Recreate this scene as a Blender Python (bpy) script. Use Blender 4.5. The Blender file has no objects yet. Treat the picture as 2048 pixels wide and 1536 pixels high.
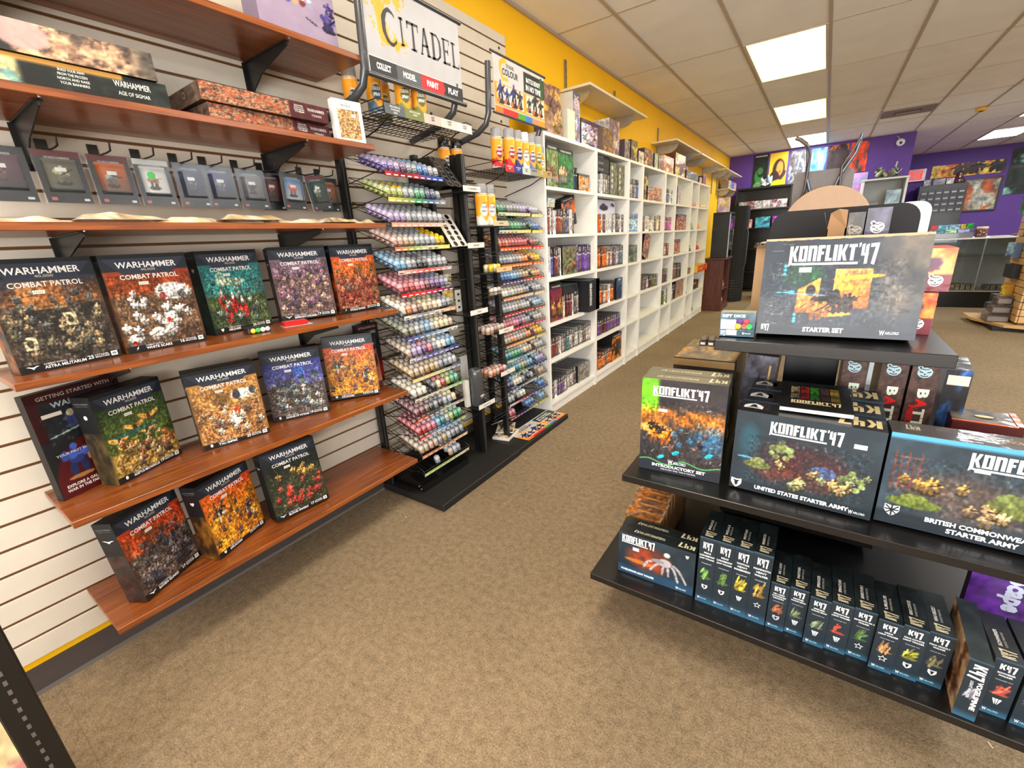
import bpy, math, random
import numpy as np
from mathutils import Matrix, Vector
from mathutils.geometry import tessellate_polygon

SC = bpy.context.scene
COL = SC.collection
PI = math.pi

# ---------------------------------------------------------------- camera, world, exposure
CAMZ = 1.26
FPX = 872.02                                   # focal length in pixels of a 2048 px wide frame
def cam_axes(a, b, c):
    ca, sa, cb, sb, cc, sc = math.cos(a), math.sin(a), math.cos(b), math.sin(b), math.cos(c), math.sin(c)
    f = np.array([sa*cb, ca*cb, sb]); r = np.array([ca, -sa, 0.0]); u = np.cross(r, f)
    return cc*r+sc*u, -sc*r+cc*u, f
CR, CU, CF = cam_axes(-0.61446086, -0.31119979, -0.05900781)
cam = bpy.data.cameras.new('camera'); camo = bpy.data.objects.new('camera', cam); COL.objects.link(camo)
cam.sensor_fit = 'HORIZONTAL'; cam.sensor_width = 36.0; cam.lens = FPX/2048*36.0
cam.clip_start = 0.02; cam.clip_end = 100
camo.matrix_world = Matrix(((CR[0], CU[0], -CF[0], 0), (CR[1], CU[1], -CF[1], 0), (CR[2], CU[2], -CF[2], CAMZ), (0, 0, 0, 1)))
SC.camera = camo

SC.view_settings.view_transform = 'Standard'; SC.view_settings.look = 'None'
SC.view_settings.exposure = 0.64; SC.view_settings.gamma = 1.0
SC.view_settings.use_curve_mapping = False
SC.cycles.max_bounces = 7; SC.cycles.diffuse_bounces = 4; SC.cycles.glossy_bounces = 3
SC.cycles.transmission_bounces = 4; SC.cycles.transparent_max_bounces = 8
SC.cycles.sample_clamp_indirect = 6.0; SC.cycles.caustics_reflective = False; SC.cycles.caustics_refractive = False
SC.cycles.use_denoising = True

wd = bpy.data.worlds.new('sky'); SC.world = wd; wd.use_nodes = True
wn = wd.node_tree.nodes; bg = wn['Background']
bg.inputs['Color'].default_value = (0.86, 0.93, 1.0, 1); bg.inputs['Strength'].default_value = 1.6

# daylight through the shop window behind the camera (sky portal in the opening plus an added fill lamp tilted up to brighten the ceiling)
def area(name, loc, rot, sx, sy, power, col):
    l = bpy.data.lights.new(name, 'AREA'); l.shape = 'RECTANGLE'; l.size = sx; l.size_y = sy; l.energy = power; l.color = col
    o = bpy.data.objects.new(name, l); COL.objects.link(o); o.location = loc; o.rotation_euler = rot
    return o
area('window_daylight', (1.9, -3.0, 1.45), (PI/2, 0, 0), 6.6, 2.0, 50, (0.97, 0.97, 1.0))
area('added_ceiling_fill', (1.9, -2.95, 1.1), (PI/2+0.75, 0, 0), 6.6, 1.4, 175, (1.0, 0.94, 0.86))

def at(px, py, x=None, y=None, z=None):
    """world point seen at pixel (px, py) of the 2048x1536 photograph, on the plane x=, y= or z= of the room"""
    d = CR*((px-1024)/FPX) - CU*((py-768)/FPX) + CF
    o = np.array([0, 0, CAMZ])
    if x is not None: t = x/d[0]
    elif y is not None: t = y/d[1]
    else: t = (z-CAMZ)/d[2]
    return o+d*t

# ---------------------------------------------------------------- mesh building
def lin(c):
    c = np.clip(np.asarray(c, float), 0, 1)
    return np.where(c <= 0.04045, c/12.92, ((c+0.055)/1.055)**2.4)

class MB:
    def __init__(s): s.v = []; s.n = 0; s.idx = []; s.tot = []; s.col = []; s.mat = []; s.sm = []
    def add(s, verts, faces, col, m=0, smooth=False):
        """faces: list of index tuples; col: one colour, or one per face, or (nverts,3) array with pervert"""
        verts = np.asarray(verts, float).reshape(-1, 3); k = s.n
        s.v.append(verts); s.n += len(verts)
        col = np.asarray(col, float)
        for i, f in enumerate(faces):
            s.idx.append(np.asarray(f)+k); s.tot.append(len(f)); s.mat.append(m); s.sm.append(smooth)
            if col.ndim == 1: c = np.repeat(col[None], len(f), 0)
            elif len(col) == len(verts) and len(col) != len(faces): c = col[list(f)]
            elif len(col) == len(faces): c = np.repeat(col[i][None], len(f), 0)
            else: c = col[list(f)]
            s.col.append(c)
    def quad(s, a, b, c, d, col, m=0): s.add([a, b, c, d], [(0, 1, 2, 3)], col, m)
    def box(s, x0, y0, z0, x1, y1, z1, col, m=0, tp=None, bt=None):
        v = [(x0,y0,z0),(x1,y0,z0),(x1,y1,z0),(x0,y1,z0),(x0,y0,z1),(x1,y0,z1),(x1,y1,z1),(x0,y1,z1)]
        f = [(3,2,1,0),(4,5,6,7),(0,1,5,4),(1,2,6,5),(2,3,7,6),(3,0,4,7)]
        c = [bt or col, tp or col, col, col, col, col]
        s.add(v, f, np.array(c, float), m)
    def cbox(s, x0, y0, z0, x1, y1, z1, col, r=0.003, m=0):
        """box with chamfered edges"""
        r = min(r, (x1-x0)/2.01, (y1-y0)/2.01, (z1-z0)/2.01)
        import itertools
        X = (x0, x1); Y = (y0, y1); Z = (z0, z1); V = []; I = {}
        for i, j, k in itertools.product((0, 1), repeat=3):
            c = np.array([X[i], Y[j], Z[k]]); d = np.array([1-2*i, 1-2*j, 1-2*k])*r
            for a in range(3):
                p = c+d; p[a] = c[a]; I[(i, j, k, a)] = len(V); V.append(p)
        F = []
        def nrm(f, out):
            p = [V[q] for q in f]; n = np.cross(np.subtract(p[1], p[0]), np.subtract(p[2], p[0]))
            return f if np.dot(n, out) > 0 else f[::-1]
        for a in range(3):
            b, c = (a+1) % 3, (a+2) % 3
            for s_ in (0, 1):
                q = []
                for (p_, r_) in ((0, 0), (1, 0), (1, 1), (0, 1)):
                    t = [0, 0, 0]; t[a] = s_; t[b] = p_; t[c] = r_; q.append(I[(*t, a)])
                o = np.zeros(3); o[a] = 2*s_-1; F.append(nrm(q, o))
            for p_, r_ in ((0, 0), (1, 0), (1, 1), (0, 1)):
                t0 = [0, 0, 0]; t0[b] = p_; t0[c] = r_; t1 = list(t0); t1[a] = 1
                q = [I[(*t0, b)], I[(*t1, b)], I[(*t1, c)], I[(*t0, c)]]
                o = np.zeros(3); o[b] = 2*p_-1; o[c] = 2*r_-1; F.append(nrm(q, o))
        for t in itertools.product((0, 1), repeat=3):
            F.append(nrm([I[(*t, 0)], I[(*t, 1)], I[(*t, 2)]], np.array([2*q-1 for q in t])))
        s.add(V, F, col, m)
    def grid(s, o, U, V, cv, m=0, bulge=None):
        """canvas cv (rows bottom to top) stretched over o + u U + v V"""
        H, W = cv.shape[:2]; o, U, V = (np.asarray(q, float) for q in (o, U, V))
        uu, vv = np.meshgrid(np.linspace(0, 1, W), np.linspace(0, 1, H))
        p = o+uu[..., None]*U+vv[..., None]*V
        if bulge is not None: p = p+bulge(uu, vv)[..., None]*(np.cross(U, V)/np.linalg.norm(np.cross(U, V)))
        i = np.arange(H*W).reshape(H, W)
        q = np.stack([i[:-1, :-1], i[:-1, 1:], i[1:, 1:], i[1:, :-1]], -1).reshape(-1)
        s.v.append(p.reshape(-1, 3)); s.idx.append(q+s.n); s.n += H*W
        k = (H-1)*(W-1); s.tot += [4]*k; s.mat += [m]*k; s.sm += [False]*k
        s.col.append(cv.reshape(-1, 3)[q])
    def ring(s, secs, col, m=0, caps=True, smooth=True, closed=True):
        """secs: list of rings (each k points) joined in turn"""
        k = len(secs[0]); V = np.concatenate([np.asarray(r, float) for r in secs]); F = []
        for i in range(len(secs)-1):
            for j in range(k if closed else k-1):
                a = i*k+j; b = i*k+(j+1) % k; F.append((a, b, b+k, a+k))
        c = np.asarray(col, float)
        if c.ndim == 2: c = np.repeat(c, k, 0) if len(c) == len(secs) else c
        s.add(V, F, c, m, smooth)
        if caps:
            e = len(V)-k
            c0 = c if c.ndim == 1 else c[0]; c1 = c if c.ndim == 1 else c[-1]
            s.add(V[:k], [tuple(range(k))[::-1]], c0, m); s.add(V[e:], [tuple(range(k))], c1, m)
    def lathe(s, prof, c=(0, 0, 0), n=12, col=(1, 1, 1), m=0, axis=(0, 0, 1), caps=True, smooth=True):
        """prof: (radius, height) or (radius, height, colour) up the axis"""
        ax = Vector(axis).normalized(); q = Vector((0, 0, 1)).rotation_difference(ax).to_matrix()
        q = np.array(q); c = np.asarray(c, float); secs = []; cols = []
        for p in prof:
            a = np.arange(n)*2*PI/n
            pts = np.stack([np.cos(a)*p[0], np.sin(a)*p[0], np.full(n, p[1])], 1)
            secs.append(pts@q.T+c); cols.append(p[2] if len(p) > 2 else col)
        s.ring(secs, np.array(cols, float), m, caps, smooth)
    def tube(s, pts, r, col, n=6, m=0, closed=False):
        pts = [np.asarray(p, float) for p in pts]; N = len(pts); secs = []
        for i, p in enumerate(pts):
            d = pts[min(i+1, N-1)]-pts[max(i-1, 0)]; d = d/(np.linalg.norm(d)+1e-12)
            if i == 0:
                h = np.array([0, 0, 1.0]) if abs(d[2]) < .9 else np.array([1.0, 0, 0])
                u = np.cross(d, h); u /= np.linalg.norm(u)
            else:
                u = u-d*np.dot(u, d); u /= (np.linalg.norm(u)+1e-12)
            w = np.cross(d, u); a = np.arange(n)*2*PI/n+PI/n
            secs.append(p+r*(np.cos(a)[:, None]*u+np.sin(a)[:, None]*w))
        s.ring(secs, col, m)
    def bar(s, a, b, w, h, col, m=0):
        """rectangular bar from a to b"""
        a = np.asarray(a, float); b = np.asarray(b, float); d = b-a; d /= np.linalg.norm(d)
        k = np.array([0, 0, 1.0]) if abs(d[2]) < .9 else np.array([0, 1.0, 0])
        u = np.cross(d, k); u /= np.linalg.norm(u); v = np.cross(u, d)
        o = [(-w/2, -h/2), (w/2, -h/2), (w/2, h/2), (-w/2, h/2)]
        s.ring([[p+u*x+v*y for x, y in o] for p in (a, b)], col, m, smooth=False)
    def poly(s, pts2, o, U, V, col, m=0):
        """flat polygon; pts2 in metres along unit U, V from o"""
        o, U, V = (np.asarray(q, float) for q in (o, U, V))
        t = tessellate_polygon([[Vector((p[0], p[1], 0)) for p in pts2]])
        P = np.array([o+U*p[0]+V*p[1] for p in pts2]); F = []
        for f in t:
            a, b, c = (np.array(pts2[i]) for i in f)
            F.append(f if (b[0]-a[0])*(c[1]-a[1])-(b[1]-a[1])*(c[0]-a[0]) > 0 else f[::-1])
        s.add(P, F, col, m)
    def prism(s, pts2, o, U, V, T, col, m=0, colside=None):
        """extruded polygon (counter-clockwise pts2) from o by vector T"""
        o, U, V, T = (np.asarray(q, float) for q in (o, U, V, T)); n = len(pts2)
        flip = np.dot(np.cross(U, V), T) > 0
        A = np.array([o+U*p[0]+V*p[1] for p in pts2]); B = A+T
        t = [tuple(f) for f in tessellate_polygon([[Vector((p[0], p[1], 0)) for p in pts2]])]
        fx = []
        for f in t:
            a, b, c = (np.array(pts2[i]) for i in f)
            fx.append(f if (b[0]-a[0])*(c[1]-a[1])-(b[1]-a[1])*(c[0]-a[0]) > 0 else f[::-1])
        s.add(A, [f[::-1] if flip else f for f in fx], col, m)
        s.add(B, [f if flip else f[::-1] for f in fx], col, m)
        F = [((i, (i+1) % n, n+(i+1) % n, n+i) if flip else (n+i, n+(i+1) % n, (i+1) % n, i)) for i in range(n)]
        s.add(np.concatenate([A, B]), F, np.array([colside or col]*len(F), float), m)
    def merge(s, o, M=None):
        """append another MB, transformed by a 4x4 matrix"""
        for v in o.v:
            if M is not None: v = v@np.array(M)[:3, :3].T+np.array(M)[:3, 3]
            s.v.append(v)
        s.idx += [np.asarray(i)+s.n for i in o.idx]; s.tot += o.tot; s.col += o.col; s.mat += o.mat; s.sm += o.sm; s.n += o.n
    def build(s, name, mats, parent=None):
        me = bpy.data.meshes.new(name)
        co = np.concatenate(s.v); idx = np.concatenate(s.idx); tot = np.array(s.tot)
        me.vertices.add(len(co)); me.vertices.foreach_set('co', co.ravel())
        me.loops.add(len(idx)); me.loops.foreach_set('vertex_index', idx.astype(np.int32))
        me.polygons.add(len(tot)); me.polygons.foreach_set('loop_start', np.concatenate([[0], np.cumsum(tot)[:-1]]).astype(np.int32))
        me.polygons.foreach_set('material_index', np.array(s.mat, np.int32)); me.polygons.foreach_set('use_smooth', np.array(s.sm, bool))
        if not isinstance(mats, (list, tuple)): mats = [mats]
        for m in mats: me.materials.append(m)
        me.update(calc_edges=True)
        c = np.concatenate(s.col); rgba = np.ones((len(c), 4)); rgba[:, :3] = lin(c)
        ca = me.color_attributes.new('Col', 'FLOAT_COLOR', 'CORNER'); ca.data.foreach_set('color', rgba.ravel())
        me.validate()
        o = bpy.data.objects.new(name, me); COL.objects.link(o)
        if parent is not None: o.parent = parent
        return o

def tag(o, label, cat, group=None):
    o['label'] = label; o['category'] = cat
    if group: o['group'] = group
    return o
def thing(name, label, cat, loc=(0, 0, 0), rz=0.0, group=None, rx=0.0):
    o = bpy.data.objects.new(name, None); COL.objects.link(o); o.empty_display_size = 0.05
    o.location = loc; o.rotation_euler = (rx, 0, rz)
    return tag(o, label, cat, group)
def struct(o): o['kind'] = 'structure'; return o
def dup(root, loc=None, rot=None, label=None, group=None):
    """copy a thing with copies of its parts (mesh data shared)"""
    r = root.copy(); COL.objects.link(r)
    if loc is not None: r.location = loc
    if rot is not None: r.rotation_euler = rot
    if label: r['label'] = label
    if group: r['group'] = group
    for ch in list(root.children):
        c = ch.copy(); COL.objects.link(c); c.parent = r
        for g in list(ch.children):
            d = g.copy(); COL.objects.link(d); d.parent = c
    return r

# ---------------------------------------------------------------- materials
def material(name, rough=0.5, metal=0.0, coat=0.0, bump=0.0, bscale=60.0, noise=0.06, nscale=18.0, color=None, spec=0.5, sheen=0.0):
    m = bpy.data.materials.new(name); m.use_nodes = True; nt = m.node_tree; N = nt.nodes; L = nt.links
    b = N['Principled BSDF']; tc = N.new('ShaderNodeTexCoord')
    if color is None:
        a = N.new('ShaderNodeVertexColor'); a.layer_name = 'Col'; base = a.outputs['Color']
    else:
        a = N.new('ShaderNodeRGB'); a.outputs[0].default_value = (*lin(color), 1); base = a.outputs[0]
    nz = N.new('ShaderNodeTexNoise'); nz.inputs['Scale'].default_value = nscale; nz.inputs['Detail'].default_value = 3
    L.new(tc.outputs['Object'], nz.inputs['Vector'])
    mr = N.new('ShaderNodeMapRange'); mr.inputs['From Min'].default_value = 0.3; mr.inputs['From Max'].default_value = 0.7
    mr.inputs['To Min'].default_value = 1-noise; mr.inputs['To Max'].default_value = 1+noise*0.5
    L.new(nz.outputs['Fac'], mr.inputs['Value'])
    mx = N.new('ShaderNodeVectorMath'); mx.operation = 'SCALE'; L.new(base, mx.inputs[0]); L.new(mr.outputs[0], mx.inputs['Scale'])
    L.new(mx.outputs[0], b.inputs['Base Color'])
    b.inputs['Roughness'].default_value = rough; b.inputs['Metallic'].default_value = metal
    b.inputs['Coat Weight'].default_value = coat; b.inputs['Coat Roughness'].default_value = 0.06
    b.inputs['Specular IOR Level'].default_value = spec
    if sheen: b.inputs['Sheen Weight'].default_value = sheen
    if bump:
        bn = N.new('ShaderNodeTexNoise'); bn.inputs['Scale'].default_value = bscale; bn.inputs['Detail'].default_value = 4
        L.new(tc.outputs['Object'], bn.inputs['Vector'])
        bp = N.new('ShaderNodeBump'); bp.inputs['Strength'].default_value = bump; bp.inputs['Distance'].default_value = 0.004
        L.new(bn.outputs['Fac'], bp.inputs['Height']); L.new(bp.outputs[0], b.inputs['Normal'])
        if coat: L.new(bp.outputs[0], b.inputs['Coat Normal'])
    return m
M_card = material('printed_card', 0.5, noise=0.05, coat=0.06, spec=0.35)
M_wrap = material('shrink_wrapped_card', 0.45, coat=0.28, bump=0.45, bscale=11.0, noise=0.05, spec=0.3)
M_plastic = material('glossy_plastic', 0.22, coat=0.35, noise=0.04)
M_matte = material('matte_paint', 0.62, noise=0.05)
M_metal = material('brushed_metal', 0.35, metal=0.85, noise=0.08)
M_wire = material('black_powder_coat', 0.38, noise=0.05, spec=0.6)
M_black = material('black_laminate', 0.30, noise=0.10, coat=0.15, bump=0.03, bscale=200)
M_white = material('white_laminate', 0.38, noise=0.02)
M_paper = material('paper', 0.75, noise=0.05)
M_slat = material('slatwall_melamine', 0.40, noise=0.03)
M_rubber = material('rough_black', 0.8, noise=0.1)

def wood_mat(name, c1, c2, scale=(1.2, 1.2, 14), rough=0.28):
    m = bpy.data.materials.new(name); m.use_nodes = True; nt = m.node_tree; N = nt.nodes; L = nt.links; b = N['Principled BSDF']
    tc = N.new('ShaderNodeTexCoord'); mp = N.new('ShaderNodeMapping'); mp.inputs['Scale'].default_value = scale
    L.new(tc.outputs['Object'], mp.inputs[0])
    n1 = N.new('ShaderNodeTexNoise'); n1.inputs['Scale'].default_value = 3.0; n1.inputs['Detail'].default_value = 8; n1.inputs['Distortion'].default_value = 0.6
    L.new(mp.outputs[0], n1.inputs['Vector'])
    r = N.new('ShaderNodeValToRGB'); r.color_ramp.elements[0].position = 0.33; r.color_ramp.elements[1].position = 0.68
    r.color_ramp.elements[0].color = (*lin(c1), 1); r.color_ramp.elements[1].color = (*lin(c2), 1)
    L.new(n1.outputs['Fac'], r.inputs[0]); L.new(r.outputs[0], b.inputs['Base Color'])
    b.inputs['Roughness'].default_value = rough; b.inputs['Coat Weight'].default_value = 0.15; b.inputs['Coat Roughness'].default_value = 0.2
    return m
M_cherry = wood_mat('cherry_laminate', (0.39, 0.19, 0.075), (0.60, 0.32, 0.12), (30, 1.6, 30))
M_brownwood = wood_mat('dark_red_wood', (0.25, 0.10, 0.06), (0.40, 0.18, 0.10), (14, 14, 1.5), 0.4)
M_pine = wood_mat('maple_slatwall', (0.78, 0.62, 0.42), (0.86, 0.71, 0.50), (3, 3, 20), 0.45)

def carpet_mat():
    m = bpy.data.materials.new('low_pile_carpet'); m.use_nodes = True; nt = m.node_tree; N = nt.nodes; L = nt.links; b = N['Principled BSDF']
    tc = N.new('ShaderNodeTexCoord')
    def nz(s, d=4, ro=0.6):
        n = N.new('ShaderNodeTexNoise'); n.inputs['Scale'].default_value = s; n.inputs['Detail'].default_value = d; n.inputs['Roughness'].default_value = ro
        L.new(tc.outputs['Object'], n.inputs['Vector']); return n
    fine = nz(210, 3, 0.7); mid = nz(38, 5, 0.75); big = nz(1.3, 3)
    r = N.new('ShaderNodeValToRGB'); e = r.color_ramp.elements
    e[0].position = 0.30; e[0].color = (*lin((0.31, 0.27, 0.215)), 1); e[1].position = 0.72; e[1].color = (*lin((0.70, 0.61, 0.49)), 1)
    x = e.new(0.5); x.color = (*lin((0.52, 0.45, 0.355)), 1)
    mix = N.new('ShaderNodeMix'); mix.data_type = 'FLOAT'; mix.inputs[0].default_value = 0.42
    L.new(fine.outputs['Fac'], mix.inputs[2]); L.new(mid.outputs['Fac'], mix.inputs[3]); L.new(mix.outputs[0], r.inputs[0])
    mr = N.new('ShaderNodeMapRange'); mr.inputs['From Min'].default_value = 0.35; mr.inputs['From Max'].default_value = 0.65
    mr.inputs['To Min'].default_value = 0.90; mr.inputs['To Max'].default_value = 1.06; L.new(big.outputs['Fac'], mr.inputs['Value'])
    # carpet tile seams every 0.61 m
    br = N.new('ShaderNodeTexBrick'); br.offset = 0; br.inputs['Scale'].default_value = 1.0; br.inputs['Brick Width'].default_value = 0.9
    br.inputs['Row Height'].default_value = 0.9; br.inputs['Mortar Size'].default_value = 0.0025; br.inputs['Mortar Smooth'].default_value = 1.0
    br.inputs['Color1'].default_value = (1, 1, 1, 1); br.inputs['Color2'].default_value = (1, 1, 1, 1); br.inputs['Mortar'].default_value = (0.8, 0.8, 0.8, 1)
    L.new(tc.outputs['Object'], br.inputs['Vector'])
    s1 = N.new('ShaderNodeVectorMath'); s1.operation = 'SCALE'; L.new(r.outputs[0], s1.inputs[0]); L.new(mr.outputs[0], s1.inputs['Scale'])
    s2 = N.new('ShaderNodeVectorMath'); s2.operation = 'MULTIPLY'; L.new(s1.outputs[0], s2.inputs[0]); L.new(br.outputs['Color'], s2.inputs[1])
    L.new(s2.outputs[0], b.inputs['Base Color']); b.inputs['Roughness'].default_value = 0.95; b.inputs['Specular IOR Level'].default_value = 0.15
    bp = N.new('ShaderNodeBump'); bp.inputs['Strength'].default_value = 0.5; bp.inputs['Distance'].default_value = 0.004
    L.new(fine.outputs['Fac'], bp.inputs['Height']); L.new(bp.outputs[0], b.inputs['Normal'])
    return m
M_carpet = carpet_mat()
def paint_mat(name, c, rough=0.6, bump=0.06):
    return material(name, rough, color=c, bump=bump, bscale=120, noise=0.05, nscale=1.5)
M_yellow = paint_mat('yellow_wall_paint', (1.0, 0.77, 0.0)); M_purple = paint_mat('purple_wall_paint', (0.345, 0.20, 0.53))
M_offwhite = paint_mat('off_white_wall_paint', (0.86, 0.83, 0.78))
M_ceil = material('acoustic_tile', 0.9, color=(0.93, 0.925, 0.91), bump=0.35, bscale=300, noise=0.05, nscale=3, spec=0.1)
M_grid = material('ceiling_grid_metal', 0.5, color=(0.70, 0.64, 0.57), noise=0.04)

def emit(name, c, s):
    m = bpy.data.materials.new(name); m.use_nodes = True; N = m.node_tree.nodes; N.clear()
    e = N.new('ShaderNodeEmission'); o = N.new('ShaderNodeOutputMaterial'); e.inputs[0].default_value = (*c, 1)
    # prismatic diffuser: slight unevenness of the tubes behind it
    tc = N.new('ShaderNodeTexCoord'); nz = N.new('ShaderNodeTexNoise'); nz.inputs['Scale'].default_value = 2.5
    mr = N.new('ShaderNodeMapRange'); mr.inputs['To Min'].default_value = 0.8*s; mr.inputs['To Max'].default_value = 1.2*s
    L = m.node_tree.links; L.new(tc.outputs['Object'], nz.inputs['Vector']); L.new(nz.outputs['Fac'], mr.inputs['Value'])
    L.new(mr.outputs[0], e.inputs[1]); L.new(e.outputs[0], o.inputs[0]); return m
M_warm = emit('warm_light_diffuser', (1.0, 0.80, 0.13), 6.0)
M_back = emit('neutral_light_diffuser', (1.0, 0.90, 0.76), 12.0)
M_cool = emit('cool_light_diffuser', (0.94, 0.97, 1.0), 18.0)
M_exit = emit('exit_sign_glow', (1.0, 0.07, 0.06), 1.1)

def clear_mat(name, tint=(0.95, 0.97, 0.98), alpha=0.22, rough=0.08):
    m = bpy.data.materials.new(name); m.use_nodes = True; N = m.node_tree.nodes; L = m.node_tree.links; N.clear()
    o = N.new('ShaderNodeOutputMaterial'); t = N.new('ShaderNodeBsdfTransparent'); g = N.new('ShaderNodeBsdfPrincipled')
    t.inputs[0].default_value = (*tint, 1); g.inputs['Base Color'].default_value = (*tint, 1); g.inputs['Roughness'].default_value = rough
    g.inputs['Specular IOR Level'].default_value = 0.6
    mx = N.new('ShaderNodeMixShader'); fr = N.new('ShaderNodeFresnel'); fr.inputs[0].default_value = 1.45
    mr = N.new('ShaderNodeMapRange'); mr.inputs['To Min'].default_value = alpha*0.6; mr.inputs['To Max'].default_value = 1.0
    L.new(fr.outputs[0], mr.inputs['Value']); L.new(mr.outputs[0], mx.inputs[0])
    if alpha < 0.5:
        g = N.new('ShaderNodeBsdfGlossy'); g.inputs['Color'].default_value = (*tint, 1); g.inputs['Roughness'].default_value = rough; mr.inputs['To Min'].default_value = 0.02; mr.inputs['To Max'].default_value = 0.8
    L.new(t.outputs[0], mx.inputs[1]); L.new(g.outputs[0], mx.inputs[2]); L.new(mx.outputs[0], o.inputs[0]); return m
M_clear = clear_mat('clear_blister_plastic', rough=0.22); M_glass = clear_mat('cabinet_glass', (0.93, 0.96, 0.97), 0.12, 0.02)
M_cap = clear_mat('clear_spray_cap', (0.62, 0.62, 0.64), 0.70, 0.15)

# ---------------------------------------------------------------- lettering
_tc = {}
def glyphs(s, bold=0.0, res=2):
    k = (s, bold)
    if k in _tc: return _tc[k]
    cu = bpy.data.curves.new('t', 'FONT'); cu.body = s; cu.size = 1.0; cu.resolution_u = res; cu.offset = bold; cu.fill_mode = 'FRONT'
    o = bpy.data.objects.new('t', cu); COL.objects.link(o)
    dg = bpy.context.evaluated_depsgraph_get(); dg.update()
    me = bpy.data.meshes.new_from_object(o.evaluated_get(dg))
    v = np.array([x.co[:2] for x in me.vertices]) if len(me.vertices) else np.zeros((1, 2))
    f = []
    for p in me.polygons:
        q = list(p.vertices)
        if p.normal.z < 0: q = q[::-1]
        f.append(tuple(q))
    bpy.data.objects.remove(o); bpy.data.curves.remove(cu); bpy.data.meshes.remove(me)
    mn = v.min(0); mx = v.max(0); size = np.maximum(mx-mn, 1e-6)
    _tc[k] = ((v-mn)/size, f, size[0]/size[1]); return _tc[k]
def text(mb, s, o, U, V, h, w=None, col=(1, 1, 1), align='c', bold=0.012, m=0, slant=0.0, maxw=None):
    """lettering with its vertical centre at o, U right, V up, capital height h"""
    v, f, asp = glyphs(s, bold)
    if w is None: w = h*asp
    if maxw and w > maxw: w = maxw
    x0 = {'c': -w/2, 'l': 0, 'r': -w}[align]
    U = np.asarray(U, float); V = np.asarray(V, float)
    P = np.asarray(o, float)+(v[:, :1]*w+x0+slant*h*(v[:, 1:]-.5))*U+((v[:, 1:]-0.5)*h)*V
    mb.add(P, f, col, m)

# angular block capitals used by the big game logo
_K = {
 'K': (1.0, [[(0,0),(.36,0),(.36,1),(0,1)], [(.36,.5),(.66,1),(1,1),(.70,.5)], [(.36,.5),(.70,.5),(1,0),(.66,0)]]),
 'O': (.96, [[(0,0),(.37,0),(.37,1),(0,1)], [(.59,0),(.96,0),(.96,1),(.59,1)], [(.37,.84),(.59,.84),(.59,1),(.37,1)], [(.37,0),(.59,0),(.59,.14),(.37,.14)]]),
 'N': (.96, [[(0,0),(.37,0),(.37,1),(0,1)], [(.59,0),(.96,0),(.96,.9),(.84,1),(.59,1)], [(.37,.82),(.59,.82),(.59,1),(.37,1)]]),
 'F': (.78, [[(0,0),(.40,0),(.40,1),(0,1)], [(.40,.80),(.78,.80),(.78,1),(.40,1)], [(.40,.42),(.68,.42),(.68,.60),(.40,.60)]]),
 'L': (.74, [[(0,0),(.40,0),(.40,1),(0,1)], [(.40,0),(.74,0),(.74,.18),(.40,.18)]]),
 'I': (.40, [[(0,0),(.40,0),(.40,1),(0,1)]]),
 'T': (.86, [[(0,.82),(.86,.82),(.86,1),(0,1)], [(.24,0),(.62,0),(.62,.82),(.24,.82)]]),
 "'": (.26, [[(.08,.78),(.26,.86),(.26,1.08),(.04,1.04)]]),
 '4': (.78, [[(0,.30),(.30,.44),(.30,1.02),(0,.96)], [(.0,.28),(.78,.28),(.78,.44),(.0,.44)], [(.42,-.22),(.74,-.22),(.74,1.0),(.42,.92)]]),
 '7': (.86, [[(0,.78),(.86,.84),(.86,1.04),(0,1.0)], [(.50,.80),(.86,.86),(.62,-.30),(.26,-.22)]]),
}
def konflikt(mb, o, U, V, w, h, col=(.96, .96, .97), s="KONFLIKT'47", bar=True, m=0):
    """angular game logo, lower left corner at o"""
    x = 0; L = []
    for ch in s:
        wd_, ps = _K[ch]; L.append((x, ps)); x += wd_+0.13
    tot = x-.13; sx = w/tot; o = np.asarray(o, float); U = np.asarray(U, float); V = np.asarray(V, float)
    def put(p):
        c = np.array([o+U*(a*sx)+V*(b*h) for a, b in p]); a2 = sum(p[i][0]*p[(i+1) % len(p)][1]-p[(i+1) % len(p)][0]*p[i][1] for i in range(len(p)))
        if a2 < 0: c = c[::-1]
        mb.add(c, [tuple(range(len(c)))], col, m)
    for x0, ps in L:
        for p in ps: put([(x0+a, b) for a, b in p])
    if bar:
        put([(-.06, -.34), (.36, -.16), (.36, .02), (0, .02)])
        put([(.36, -.24), (tot-2.0, -.24), (tot-2.0, -.10), (.36, -.10)])

# ---------------------------------------------------------------- painted artwork on small canvases (rows bottom to top)
def rngf(s): return np.random.default_rng(s)
def vnoise(W, H, gx, gy, r):
    g = r.random((gy+2, gx+2)); x = np.linspace(0, gx, W); y = np.linspace(0, gy, H)
    xi = np.minimum(x.astype(int), gx); yi = np.minimum(y.astype(int), gy); fx = x-xi; fy = y-yi; fx = fx*fx*(3-2*fx); fy = fy*fy*(3-2*fy)
    a = g[yi][:, xi]; b = g[yi][:, xi+1]; c = g[yi+1][:, xi]; d = g[yi+1][:, xi+1]
    return (a*(1-fx)+b*fx)*(1-fy)[:, None]+(c*(1-fx)+d*fx)*fy[:, None]
def fbm(W, H, g, r, oct=4):
    o = 0; t = 0; a = 1.0
    for k in range(oct): o = o+a*vnoise(W, H, max(1, int(g*W/max(W, H)*2**k)), max(1, int(g*H/max(W, H)*2**k)), r); t += a; a *= 0.6
    return o/t
def canvas(W, H, c): return np.ones((H, W, 3))*np.asarray(c, float)
def blend(cv, mask, c): cv[:] = cv*(1-mask[..., None])+np.asarray(c, float)*mask[..., None]
def coords(cv):
    H, W = cv.shape[:2]; return np.meshgrid((np.arange(W)+.5)/W, (np.arange(H)+.5)/H)
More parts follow.
